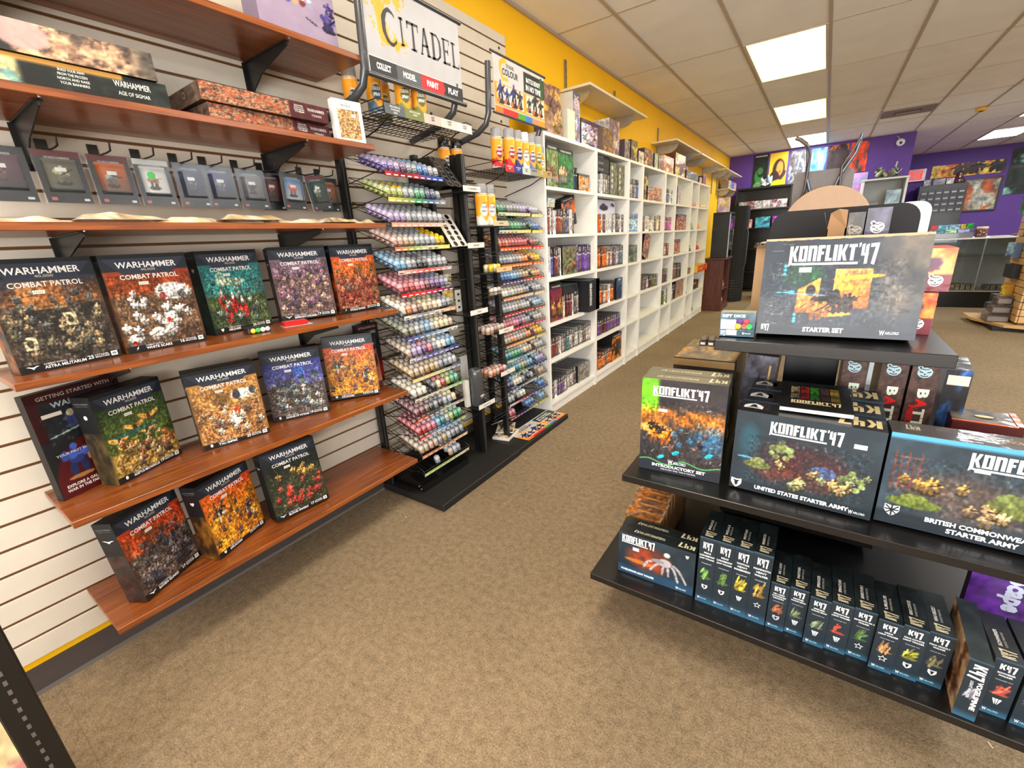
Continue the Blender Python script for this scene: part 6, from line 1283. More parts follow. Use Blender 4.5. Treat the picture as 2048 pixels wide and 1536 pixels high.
def shield(mb, fr, u, v, s, kind):
    P, U, V, a, b = fr; o = P(u, v)
    if kind == 'star':
        for R_, c in ((1, (.9, .92, .93)), (.70, KC)):
            pts = [(s*R_*(1 if k % 2 == 0 else .45)*math.sin(k*PI/5), s*R_*(1 if k % 2 == 0 else .45)*math.cos(k*PI/5)) for k in range(10)][::-1]
            mb.poly(pts, o+(0 if R_ == 1 else 1)*np.cross(U, V)*.0002, U, V, c)
        return
    if kind == 'claw':
        for k in (-1, 0, 1): mb.poly([(s*(.55*k-.22), .8*s), (s*(.35*k-.1), -.3*s), (s*(.2*k), -.9*s), (s*(.35*k+.12), -.2*s), (s*(.55*k+.22), .8*s)][::1], o, U, V, (.90, .92, .93))
        return
    pts = [(-.8, .75), (-.8, -.1), (-.45, -.6), (0, -.95), (.45, -.6), (.8, -.1), (.8, .75), (0, .60)]; mb.poly([(x*s, y*s) for x, y in pts], o, U, V, (.90, .91, .92))
    N_ = np.cross(U, V)*.0002
    if kind == 'bull': mb.poly([(x*s, y*s) for x, y in [(-.6, .45), (-.3, .2), (-.2, -.4), (0, -.65), (.2, -.4), (.3, .2), (.6, .45), (.2, .42), (0, .35), (-.2, .42)]], o+N_, U, V, (.10, .13, .16))
    else:
        for t in (((-.1, -.9), (.1, -.9), (.1, .7), (-.1, .7)), ((-.75, -.08), (.75, -.08), (.75, .12), (-.75, .12)), ((-.75, .55), (-.62, .68), (.6, -.5), (.48, -.62)), ((.62, .68), (.75, .55), (-.48, -.62), (-.6, -.5))):
            q = [(x*s, y*s) for x, y in t]
            if sum(q[i][0]*q[(i+1) % 4][1]-q[(i+1) % 4][0]*q[i][1] for i in range(4)) < 0: q = q[::-1]
            for i, g in enumerate((1.0,)): mb.poly(q, o+N_, U, V, (.14, .17, .21))
def warlord(mb, fr, u, v, w, c=(.75, .82, .86)):
    P, U, V, a, b = fr; text(mb, 'W', P(u-w*.42, v), U, V, w*.30*a, w*.26*a, (.9, .9, .92), bold=.03); text(mb, 'ARLORD', P(u+.06*w, v), U, V, w*.17*a, w*.66*a, c, bold=.02)
def wear(mb, w, h, d):                                                       # torn paper edge along the top
    r = random.Random(3); z = h+.0006
    for k in range(26): x = w*(k+.5)/26; mb.quad((x-w/52, -.0006, h-.004-.002*r.random()), (x+w/52, -.0006, h-.004-.002*r.random()), (x+w/52, 0, z), (x-w/52, 0, z), (.70+.1*r.random(), .60, .48))
def hero(lb, A, phi, lean, w, h, d, fcv, deco, side=None, top=None, grp='large boxed war games on the stepped display'):
    o = carton(w, h, d, dict(front=fcv, base=(.06, .085, .105), left=side if side is not None else mottled(20, 30, [(.05,.09,.10), (.12,.18,.20)], 3, 5), right=mottled(20, 30, [(.05,.08,.10), (.12,.18,.22)], 4, 5), top=top if top is not None else (.08, .09, .10)), deco).build('boxed_game', M_wrap)
    place(o, A, phi, lean, d); tag(o, lb, 'boxed game', grp); return o
def dst(mb, w, h, d):
    fr = F('front', w, h, d); kl(mb, fr, .17, .765, .54, .155); lab(mb, fr, 'STARTER SET', .45, .065, .05, .26, (.90, .90, .92), bold=.04); k47(mb, fr, .035, .05, .055, .06); warlord(mb, fr, .86, .06, .12)
    patch(mb, fr, .245, .655, .325, .705, (.88, .88, .88)); wear(mb, w, h, d)
hero('largest war game box, blue-grey with orange firefight, alone on the top shelf', (-.123, 1.348, .978), 3.0, 6.5, .331, .245, .085, starter_art(), dst, top=(.60, .50, .40), side=mottled(20, 40, [(.16,.17,.12), (.50,.52,.40), (.30,.33,.26)], 8, 9))
def intro_art(W=130, H=170):
    cv, r = war_base(W, H, 103, (.10, .10, .12), (.30, .27, .28)); X, Y = coords(cv); n = fbm(W, H, 9, r)
    blend(cv, np.clip((.24-X)/.05, 0, 1)*np.clip((Y-.62)/.05, 0, 1)*np.clip(n*1.6, 0, 1), (.42, .80, .12)); blend(cv, np.clip(1-((Y-.60)/.13)**2, 0, 1)*np.clip(n*1.8-.3, 0, 1), (.95, .52, .12)); blend(cv, np.clip(1-((Y-.48)/.06)**2-((X-.15)/.3)**2, 0, 1), (.98, .72, .30))
    blend(cv, np.clip(1-((X-.82)/.25)**2-((Y-.42)/.2)**2, 0, 1)*n, (.15, .50, .75)); figs(cv, .06, .30, .35, .48, 7, .11, [(.85,.46,.12), (.15,.10,.09)], r, asp=W/H, base=False); figs(cv, .35, .22, .95, .55, 12, .06, [(.40,.30,.26), (.12,.10,.12), (.18,.40,.52)], r, asp=W/H, base=False)
    for x, y in ((.28, .175), (.46, .24), (.85, .27)): ell(cv, x, y, .05, .022, (.10, .72, .80), ang=.4)
    for k in range(18): ell(cv, r.random(), .2+.55*r.random(), .03, .003, (.7, .8, .8), .8, ang=r.random()*2)
    busy(cv, 2, .30, 0, 1, .12, .8); blend(cv, np.clip((.115-Y+.02*np.sin(X*14))/.02, 0, 1), (.13, .15, .19)); blend(cv, np.clip(1-np.abs(Y-.115-.02*np.sin(X*14)-.02*(X > .5))/.008, 0, 1), (.35, .85, .45)); return cv
IA = intro_art()
def topt(s, w0, c=(.80, .78, .66)):
    def f(mb, w, h, d):
        tp = F('topr', w, h, d); lab(mb, tp, s, .60, .5, .26, w0, c); k47(mb, tp, .03, .28, .20, .44, (.86, .84, .72))
    return f
def din(mb, w, h, d):
    fr = F('front', w, h, d); kl(mb, fr, .14, .845, .66, .085); lab(mb, fr, 'INTRODUCTORY SET', .5, .072, .034, .66, (.92, .93, .95), bold=.04); lab(mb, fr, 'THIS IS NOT WAR. THIS IS THE END.', .5, .035, .016, .44, (.85, .86, .88)); warlord(mb, fr, .50, .125, .24); patch(mb, fr, .22, .665, .33, .695, (.9, .9, .9)); topt('INTRODUCTORY SET', .5)(mb, w, h, d)
hero('upright war game box with green and orange art, leftmost on the middle shelf', (-.386, 1.207, .574), 3, .5, .228, .292, .062, IA, din, top=(.42, .40, .34))
hero('same upright box standing directly behind the front green and orange one', (-.392, 1.274, .574), 3, 0, .228, .292, .062, IA, din, top=(.42, .40, .34))
def us_art(W=190, H=142):
    cv, r = war_base(W, H, 105, (.08, .12, .155), (.18, .25, .30)); X, Y = coords(cv); n = fbm(W, H, 7, r)
    m_ = np.clip(1.15-((X-.50)/.42)**2*1.1-((Y-.44)/.32)**2*1.1, 0, 1); blend(cv, m_*np.clip(n*1.5, .2, 1), (.27, .13, .14)); blend(cv, np.clip((.40-Y)/.1, 0, 1)*m_*np.clip(n*2-.4, 0, 1), (.44, .22, .18)); blend(cv, np.clip(1-((X-.12)/.1)**2-((Y-.6)/.3)**2, 0, 1)*n*.7, (.15, .50, .60)); ell(cv, .66, .42, .09, .08, (.25, .36, .55), .8)
    for x, y, s in ((.36, .60, .13), (.84, .40, .13)):
        for dx, dy, q in ((0, .1, .8), (-.45, .05, .5), (.45, .05, .5), (-.25, -.6, .42), (.3, -.6, .42), (-.5, -.35, .35), (.55, -.3, .35), (0, .55, .4)): ell(cv, x+dx*s, y+dy*s*1.2, s*q*.5, s*q*.62, shadec((.42, .48, .30), .7+.6*r.random()))
    ell(cv, .20, .36, .11, .05, (.36, .40, .22)); ell(cv, .20, .41, .06, .045, (.50, .54, .34)); ell(cv, .10, .43, .06, .012, (.35, .60, .75))
    figs(cv, .28, .12, .95, .42, 16, .055, [(.62,.52,.34), (.52,.56,.40), (.70,.60,.42)], r, asp=W/H); busy(cv, 3, .25, .1, .95, .12, .74); blend(cv, np.clip((.125-Y)/.03, 0, 1), (.07, .12, .155)); return cv
UA = us_art()
def tdk(mb, w, h, d):
    tp = F('topr', w, h, d); k47(mb, tp, .03, .16, .27, .62, (.80, .72, .52)); P, U, V, a, b = tp
    mb.quad(P(.76, .04), P(.99, .04), P(.99, .96), P(.76, .96), (.05, .05, .055)); shield(mb, F('topr', w, h, d, .0008), .90, .45, .028, 'bull'); mb.quad(P(.80, .3), P(.84, .25), P(.83, .7), P(.79, .6), (.55, .32, .14))
def dus(mb, w, h, d):
    fr = F('front', w, h, d); kl(mb, fr, .26, .795, .49, .125); lab(mb, fr, 'UNITED STATES STARTER ARMY', .53, .068, .050, .66, (.93, .94, .95), bold=.04); shield(mb, fr, .055, .075, .016, 'bull'); warlord(mb, fr, .92, .05, .11); patch(mb, fr, .82, .775, .90, .825, (.92, .92, .92)); tdk(mb, w, h, d)
hero('front box of the dark teal starter army games with green walkers, middle shelf', (-.133, 1.215, .574), -2.5, 3, .310, .225, .095, UA, dus)
hero('second dark war game box behind the front one, under the black booklet', (-.128, 1.325, .574), -1, 0, .310, .228, .095, UA, tdk, top=(.10, .12, .15))
hero('third dark war game box behind the front ones on the middle shelf', (-.125, 1.428, .574), 0, 0, .310, .232, .095, UA, tdk, top=(.10, .12, .15))
def br_art(W=180, H=125):
    cv, r = war_base(W, H, 107, (.08, .13, .17), (.22, .30, .36)); X, Y = coords(cv); n = fbm(W, H, 7, r)
    blend(cv, np.clip(1.1-((X-.5)/.46)**2-((Y-.42)/.30)**2, 0, 1)*np.clip(n*1.7, .3, 1), (.35, .28, .25)); 
    for k in range(5): rect(cv, .05+.035*k, .40, .062+.035*k, .82-.05*(k % 2), (.42, .22, .18), .8)
    for k in range(4): rect(cv, .04, .45+.1*k, .24, .462+.1*k, (.45, .25, .20), .8)
    blend(cv, np.clip((Y-.93)/.03, 0, 1), (.30, .62, .80)); blend(cv, np.clip((.17-Y)/.04, 0, 1), (.07, .12, .16)); ell(cv, .20, .28, .16, .06, (.34, .40, .16)); ell(cv, .20, .33, .08, .05, (.42, .48, .2)); ell(cv, .70, .42, .16, .10, (.34, .38, .18)); ell(cv, .66, .50, .07, .07, (.40, .45, .24))
    figs(cv, .10, .40, .45, .50, 6, .06, [(.62,.48,.24)], r, asp=W/H); figs(cv, .45, .17, .98, .34, 9, .06, [(.72,.60,.42), (.60,.50,.36)], r, asp=W/H); busy(cv, 4, .22, .02, .98, .18, .8); return cv
BA = br_art()
def dbr(mb, w, h, d):
    fr = F('front', w, h, d); kl(mb, fr, .43, .775, .52, .135); lab(mb, fr, 'BRITISH COMMONWEALTH', .58, .135, .052, .60, (.86, .88, .92), bold=.04); lab(mb, fr, 'STARTER ARMY', .58, .062, .052, .36, (.86, .88, .92), bold=.04); shield(mb, fr, .09, .16, .017, 'union'); patch(mb, fr, .46, .72, .0+.54, .76, (.9, .9, .9))
    lab(mb, F('topr', w, h, d), 'BRITISH COMMONWEALTH', .3, .5, .2, .5, (.70, .58, .36)); k47(mb, F('topr', w, h, d), .83, .3, .08, .3, (.7, .62, .45))
hero('long blue-grey war game box cut by the right edge, middle shelf', (.184, 1.212, .574), -1, 3.5, .310, .225, .095, BA, dbr, top=(.20, .18, .16))

# booklet lying on the boxes
m = MB(); m.cbox(0, 0, 0, .155, .215, .0105, (.90, .89, .88), .001); m.box(-.001, -.001, .0106, .156, .216, .0125, (.055, .05, .05)); m.box(-.001, .214, 0, .156, .216, .0124, (.055, .05, .05))
for k, c in enumerate(((.60,.54,.42), (.60,.14,.10), (.20,.50,.16), (.30,.20,.22), (.52,.44,.16))):
    cv = mottled(8, 10, [shadec(c, .35), c, shadec(c, 1.2)], 120+k, 3); m.grid((.022+.0225*k, .120, .0128), (.0200, 0, 0), (0, .055, 0), cv); m.grid((.022+.0225*k, .070, .0128), (.0200, 0, 0), (0, .046, 0), cv*.6)
konflikt(m, (.024, .040, .0129), (1, 0, 0), (0, 1, 0), .108, .020, (.80, .74, .56))
o = m.build('booklet', M_card); tag(o, 'black booklet with five small pictures lying on the dark war game boxes', 'booklet'); o.location = (-.040, 1.262, .8068); o.rotation_euler = (.018, 0, .03)

# upright vertical spine boxes and the others on the middle shelf
def emblem(mb, o, U, V, s, c=(.66, .78, .82)):
    o = np.array(o, float); U = np.array(U, float); V = np.array(V, float); N_ = np.cross(U, V)*.0002
    circ = lambda x, y, r_, n=14, sq=1.0: [(s*(x+r_*math.cos(a)), s*(y+r_*sq*math.sin(a))) for a in np.arange(n)*2*PI/n]
    mb.poly([(x*s, y*s) for x, y in [(-.9, .1), (-.85, -.35), (-.5, -.75), (0, -.9), (.5, -.75), (.85, -.35), (.95, .2), (.7, .65), (.2, .85), (-.35, .80), (-.75, .5)]], o, U, V, c)
    mb.poly(circ(-.62, .78, .33), o, U, V, c); mb.poly(circ(-.62, .78, .15), o+N_, U, V, (.2, .2, .24))
    for pts in ([(-.65, .25), (-.2, .05), (-.2, -.1), (-.7, .05)], [(.25, .05), (.70, .30), (.72, .10), (.25, -.08)], [(-.12, -.15), (.14, -.15), (.08, -.38), (-.06, -.38)], [(-.5, -.40), (-.1, -.55), (.1, -.55), (.5, -.40), (.45, -.58), (0, -.72), (-.45, -.58)], [(-.5, .55), (0, .42), (.5, .58), (.45, .68), (0, .55), (-.42, .66)]):
        mb.poly([(x*s, y*s) for x, y in pts][::1] if sum(pts[i][0]*pts[(i+1) % len(pts)][1]-pts[(i+1) % len(pts)][0]*pts[i][1] for i in range(len(pts))) > 0 else [(x*s, y*s) for x, y in pts][::-1], o+N_, U, V, (.14, .13, .16))
def bt_deco(mb, w, h, d):
    P, U, V, a, b = F('front', w, h, d); emblem(mb, P(.46, .885), U, V, .017)
    z = .70
    for ch, c in zip('BATTLETECH', [(.86, .90, .84), (.86, .10, .10)]+[(.88, .88, .80)]*8): text(mb, ch, P(.56, z), (0, 0, -1), (1, 0, 0), .024, .027, c, bold=.05); z -= .088
    text(mb, 'MERCENARIES', P(.26, .33), (0, 0, -1), (1, 0, 0), .014, h*.52, (.80, .10, .10), bold=.03)
for k, lb in enumerate(('tall boxed game with bear emblem, nearest the column of the display', 'tall boxed game with bear emblem, middle one of three', 'tall boxed game with bear emblem and readable red lettering, rightmost of three')):
    o = carton(.059, .325, .20, dict(front=mottled(14, 60, [(.20,.15,.14), (.34,.24,.20), (.28,.20,.19)], 130+k, 16), base=(.18, .12, .12), right=mottled(20, 30, [(.15,.12,.13), (.3,.2,.18)], 140, 6), top=(.3, .27, .28)), bt_deco).build('boxed_game', M_wrap)
    place(o, (.1155+.0655*k-(.022 if k == 0 else 0)+(.0 if k else 0), 1.556+.004*k, .574), -1, 0, .20); tag(o, lb, 'boxed game', 'upright bear-emblem games on the middle shelf')
o = carton(.05, .30, .16, dict(front=mottled(10, 30, [(.12,.14,.20), (.20,.42,.75), (.14,.14,.16)], 150, 5), base=(.14, .15, .18)), lambda mb, w, h, d: patch(mb, F('front', w, h, d), .1, .86, .95, .95, (.90, .78, .74))).build('boxed_game', M_wrap); place(o, (.318, 1.575, .574), -6, 0, .16); tag(o, 'upright dark box with a bright blue dome picture, right of the bear-emblem games', 'boxed game')
for k, (p, c, lb) in enumerate((((.345, 1.36, .574), (.82, .68, .12), 'flat clear-lidded box with yellow edge behind the right war game box'), ((.335, 1.50, .574), (.80, .36, .14), 'flat clear-lidded box with orange edge and red base at the right rear'))):
    t = thing('boxed_game', lb, 'boxed game', p, math.radians(-4), 'clear-lidded boxes at the right rear'); h_ = .16+.025*k
    m = MB(); m.cbox(0, 0, 0, .13, .115, h_, (.30, .10, .10) if k else (.12, .12, .12), .002); m.build('stack_base', M_card, t)
    m = MB(); m.grid((.002, .002, h_+.001), (.126, 0, 0), (0, .111, 0), mottled(14, 12, [(.15,.15,.16), (.40,.38,.35)], 160+k, 4)); m.box(0, 0, h_+.0014, .13, .008, h_+.003, c); m.box(.118, 0, h_+.0014, .13, .115, h_+.003, c); ell_ = [(.065+.018*math.cos(a), .055+.010*math.sin(a)) for a in np.arange(12)*PI/6]; m.poly(ell_, (0, 0, h_+.003), (1, 0, 0), (0, 1, 0), (.86, .80, .6)); m.build('lid', M_wrap, t)
# left side of the middle shelf
o = carton(.088, .30, .22, dict(front=mottled(16, 40, [(.30,.31,.37), (.38,.39,.45), (.22,.18,.22)], 170, 6), base=(.24, .10, .12), left=(.30, .13, .15), top=(.33, .30, .32)), lambda mb, w, h, d: [patch(mb, F('front', w, h, d), .05, .42, .95, .44, (.26, .10, .12)), patch(mb, F('front', w, h, d), .76, .55, .82, .90, (.75, .62, .36), 1), patch(mb, F('front', w, h, d), .45, .50, .52, .85, (.17, .17, .20)), patch(mb, F('front', w, h, d), .58, .5, .64, .75, (.17, .17, .20)), patch(mb, F('front', w, h, d), .76, .2, .80, .36, (.80, .45, .25), 1)]).build('boxed_game', M_wrap)
place(o, (-.172, 1.545, .574), 0, 0, .22); o.rotation_euler[1] = math.radians(3); o.location.z += .006; tag(o, 'maroon and grey upright box left of the display column', 'boxed game')
for k, (z, h_, tx, c) in enumerate(((.574, .105, '', (.12,.09,.07)), (.680, .088, 'VALIENTE', (.09,.08,.07)), (.769, .090, 'ARMY', (.10,.09,.08)))):
    dd = .30; o = carton(.19, h_, dd, dict(front=mottled(26, 12, [(.34,.22,.10), (.60,.42,.20), (.20,.13,.08)], 180+k, 7) if k == 0 else c, base=c, left=mottled(20, 8, [(.5,.38,.22), (.66,.50,.28)], 190, 5), top=mottled(26, 26, [(.50,.36,.18), (.70,.55,.30), (.42,.36,.30)], 186, 5)),
        (lambda s_: (lambda mb, w, h, d: (lab(mb, F('front', w, h, d), s_, .97, .40, .30, None, (.90, .62, .18) if s_ != 'ARMY' else (.90, .80, .60), 'r', bold=.04), patch(mb, F('front', w, h, d), 0, .70, 1, .96, (.50, .40, .26)))))(tx) if tx else None).build('boxed_game', M_wrap)
    place(o, (-.375, 1.505, z), 0, 0, dd); tag(o, 'gold-topped dark box at the left rear of the middle shelf, %s of the stack' % ['bottom', 'middle', 'top'][k], 'boxed game', 'stack of gold-topped boxes')
for k in range(4):
    m = MB(); m.cbox(0, 0, 0, .026 if k < 3 else .05, .05, .016, (.08, .07, .07), .001); m.cbox(.002, .004, .016, .024 if k < 3 else .047, .046, .030, (.40, .36, .32) if k < 3 else (.62, .58, .50), .004); m.quad((.004, -.0004, .003), (.02, -.0004, .003), (.02, -.0004, .012), (.004, -.0004, .012), (.8, .78, .74))
    o = m.build('miniature_pack', M_plastic); tag(o, ['leftmost small dark pack on the gold-topped stack', 'second small dark pack from the left on the gold-topped stack', 'third small dark pack on the gold-topped stack', 'wider pale-topped small pack at the right of the gold-topped stack'][k], 'miniature pack'); o.location = (-.335+.0275*k, 1.70, .8602)

# top shelf extras
def ddice(mb, w, h, d):
    fr = F('front', w, h, d); lab(mb, fr, 'RIFT DICE', .38, .86, .12, .66, (.93, .95, .95), bold=.05); patch(mb, fr, .02, .30, .46, .70, (.90, .88, .90)); patch(mb, fr, .20, .06, .50, .27, (.93, .93, .95))
    P, U, V, a, b = fr
    for x, y, c in ((.56, .62, (.32, .14, .50)), (.74, .62, (.86, .14, .20)), (.52, .44, (.90, .72, .05)), (.70, .42, (.55, .30, .3)), (.84, .42, (.10, .62, .25))): mb.lathe([(.0085, 0), (.0085, .0008), (.006, .0012)], P(x, y)+np.array([0, -.0002, 0]), 12, c, axis=(0, -1, 0))
    k47(mb, fr, .04, .06, .14, .18); warlord(mb, fr, .80, .14, .26)
    for k in range(9): patch(mb, fr, .08+.035*k, .36, .095+.035*k, .50, (.6, .5, .6), 2)
o = carton(.086, .066, .05, dict(front=mottled(12, 10, [(.10,.24,.30), (.18,.34,.42)], 5, 3), base=(.08, .24, .28), top=(.62, .64, .56)), ddice).build('dice_box', M_wrap); place(o, (-.210, 1.322, .978), 4, 2, .05); tag(o, 'small teal dice box at the left end of the top shelf', 'dice box')
def dor(mb, w, h, d): P, U, V, a, b = F('front', w, h, d); emblem(mb, P(.74, .25), U, V, .0155, (.92, .90, .90))
def orange_cv(s):
    cv = mottled(30, 22, [(.86,.36,.16), (.94,.56,.22), (.96,.72,.42)], s, 4, .15); X, Y = coords(cv); ell(cv, .66, .66, .14, .14, (.40, .22, .34)); ell(cv, .6, .5, .2, .04, (.45, .25, .3), ang=.2); blend(cv, (Y < .40).astype(float), (.48, .14, .20)); return cv
for k, (x1, z, dy) in enumerate(((.252, .978, 0), (.272, 1.0845, .02))):
    o = carton(.11, .105, .17, dict(front=orange_cv(200+k), base=(.50, .15, .20), right=(.62, .24, .2), top=(.80, .35, .3)), dor).build('boxed_game', M_wrap); place(o, (x1-.11, 1.50+dy, z), -2, 0, .17); tag(o, ['lower', 'upper'][k]+' orange and maroon bear-emblem box right of the largest box', 'boxed game', 'orange bear-emblem boxes')
m = MB(); m.box(0, 0, 0, .014, .08, .062, (.86, .74, .66)); m.box(.001, -.0005, .004, .013, 0, .05, (.93, .90, .88)); m.box(-.001, 0, .058, .015, .08, .064, (.85, .30, .25)); o = m.build('tuck_box', M_card); tag(o, 'small white tuck box with red rim at the right rear of the top shelf', 'small box'); o.location = (.259, 1.62, .9785)
for k, (x, c) in enumerate(((.089, (.24, .22, .20)), (.142, (.23, .23, .30)))):
    o = carton(.052 if k else .037, .318 if k else .310, .12, dict(front=mottled(12, 40, [shadec(c, .8), c, shadec(c, 1.3)], 210+k, 8), base=c, top=shadec(c, 1.5), right=(.5, .42, .46)), lambda mb, w, h, d: emblem(mb, F('front', w, h, d)[0](.5, .84), (1, 0, 0), (0, 0, 1), .0165, (.86, .86, .88) if w > .047 else (.55, .52, .45))).build('boxed_game', M_wrap)
    place(o, (x-.053 if k else .049, 1.60, .978), 0, 0, .12); tag(o, ['brown-grey', 'purple-grey'][k]+' upright bear-emblem box behind the largest box', 'boxed game', 'upright boxes behind the largest box')
t = thing('open_carton', 'tall open brown cardboard carton standing behind the largest box', 'carton', (.003, 1.60, .9785)); m = MB(); c = (.60, .46, .32)
m.box(0, 0, 0, .044, .0025, .27, c); m.box(0, .10, 0, .044, .1025, .27, c); m.box(0, 0, 0, .0025, .10, .27, c); m.box(.0415, 0, 0, .044, .10, .27, c); m.box(0, 0, 0, .044, .10, .002, c); m.build('body', M_paper, t)
m = MB(); m.add([(0, 0, .27), (.044, 0, .27), (.042, -.006, .318), (.022, -.012, .322), (.004, -.004, .312)], [(0, 1, 2, 3, 4), (4, 3, 2, 1, 0)], c); m.build('flap', M_paper, t)
m = MB(); m.add([(0, 0, .27), (0, .10, .27), (-.010, .08, .315), (-.012, .02, .318)], [(0, 1, 2, 3), (3, 2, 1, 0)], shadec(c, 1.15)); m.build('flap', M_paper, t)
t = thing('open_carton', 'low open carton with blue print showing above the left of the largest box', 'carton', (-.165, 1.56, .9785)); m = MB(); c = (.66, .54, .40)
for b_ in ((0, 0, .125, .003), (0, .10, .125, .103), (0, .003, .003, .10), (.122, .003, .125, .10)): m.box(b_[0], b_[1], 0, b_[2], b_[3], .225, c)
m.box(.003, .003, 0, .122, .10, .19, (.35, .40, .55)); m.build('body', M_paper, t)
m = MB(); m.add([(0, 0, .225), (.125, 0, .225), (.135, -.02, .232), (.04, -.03, .240), (.0, -.014, .232)], [(0, 1, 2, 3, 4), (4, 3, 2, 1, 0)], shadec(c, 1.2)); m.build('flap', M_paper, t)

# ---- bottom shelf: small wrapped boxes
def mini_front(seed, fig, W=20, H=66):
    cv = canvas(W, H, (.10, .145, .18)); X, Y = coords(cv); r = rngf(seed); blend(cv, fbm(W, H, 4, r)*.5, (.16, .215, .26)); blend(cv, np.clip((.14-Y)/.1, 0, 1)*.7, (.20, .42, .56)); blend(cv, np.clip((Y-.96)/.03, 0, 1)*.7, (.30, .42, .52))
    ell(cv, .5, .40, .34, .022, shadec(fig, .75)); 
    for k in range(9): ell(cv, .5+.4*(r.random()-.5), .42+.11*r.random(), .13, .026, shadec(fig, .6+.9*r.random()), ang=r.random())
    return cv
def mini_deco(lines, em, tall):
    def f(mb, w, h, d):
        fr = F('front', w, h, d); k47(mb, fr, .22, .835, .56, .095)
        for k, s in enumerate(lines): lab(mb, fr, s, .5, .775-.045*k, .026, None, (.90, .92, .94), bold=.03, maxw=.88)
        lab(mb, fr, 'WALKER KIT', .5, .70-.035*len(lines)+.02, .014, .6, (.7, .75, .8)); shield(mb, fr, .5, .26, .0095, em); warlord(mb, fr, .45, .07, .6, (.55, .75, .85))
        P, U, V, a, b = F('top', w, h, d); k47_ = [(P(.62, .06), (0, 1, 0), (-1, 0, 0))]
        konflikt(mb, P(.72, .05), (0, 1, 0), (-1, 0, 0), b*.17, a*.48, (.74, .70, .58), 'K47', False)
        text(mb, lines[0], P(.36, .28), (0, 1, 0), (-1, 0, 0), a*.15, b*.34, (.80, .80, .78), align='l', bold=.03); text(mb, 'KONFLIKT MINIATURE', P(.58, .28), (0, 1, 0), (-1, 0, 0), a*.10, b*.30, (.62, .62, .60), align='l', bold=.01)
    return f
def mini(lb, x, y, w, h, d, fig, lines, em, seed, phi=0, lean=0):
    o = carton(w, h, d, dict(front=mini_front(seed, fig), base=(.075, .10, .115), top=mottled(8, 26, [(.05,.075,.08), (.09,.12,.13)], seed, 5), left=(.10, .14, .16), right=(.10, .13, .15)), mini_deco(lines, em, h > .2)).build('boxed_miniature', M_wrap)
    place(o, (x, y, .218), phi, lean, d); tag(o, lb, 'boxed miniature', 'small wrapped boxes on the bottom shelf'); return o
def vog_art(W=90, H=60):
    cv, r = war_base(W, H, 221, (.08, .12, .16), (.18, .25, .30)); X, Y = coords(cv); n = fbm(W, H, 9, r); blend(cv, np.clip(1.2-((X-.42)/.32)**2-((Y-.5)/.34)**2, 0, 1)*np.clip(n*2-.3, 0, 1), (.62, .24, .14)); ell(cv, .30, .38, .22, .05, (.80, .50, .20), .7); blend(cv, np.clip((.25-Y)/.1, 0, 1)*.8, (.14, .28, .40))
    g = (.66, .65, .68); ell(cv, .63, .55, .09, .10, g); ell(cv, .65, .75, .04, .06, (.78, .77, .8)); ell(cv, .54, .55, .09, .05, shadec(g, .8))
    for x0, y0, x1, y1 in ((.58, .5, .45, .30), (.45, .5, .36, .32), (.66, .5, .68, .28), (.72, .5, .80, .2), (.74, .55, .90, .22), (.62, .5, .60, .28)):
        for t in np.linspace(0, 1, 16): ell(cv, x0+(x1-x0)*t, y0+(y1-y0)*t+.05*math.sin(t*PI), .016, .026, shadec(g, .8+.3*r.random()))
    return cv
VA = vog_art()
def dvo(mb, w, h, d):
    fr = F('front', w, h, d); kl(mb, fr, .05, .80, .44, .15); patch(mb, fr, .20, .62, .285, .70, (.88, .88, .88)); lab(mb, fr, 'VOGELSPINNE LIGHT WALKER', .27, .09, .05, .46, (.90, .93, .95), bold=.04); warlord(mb, fr, .86, .07, .14); shield(mb, fr, .90, .86, .007, 'claw'); topt('VOGELSPINNE LIGHT WALKER', .40, (.82, .80, .70))(mb, w, h, d); tp = F('topr', w, h, d); shield(mb, tp, .78, .5, .008, 'bull')
for k in range(2): hero(['front', 'rear'][k]+' small landscape box with grey spider walker, left end of the bottom shelf', (-.422-.003*k, 1.142+.045*k, .218), 1, 0, .232, .152, .042, VA, dvo, top=(.10, .12, .12), grp='small landscape boxes on the bottom shelf')
E1, E2, E3, E4 = 'bull', 'claw', 'star', 'union'
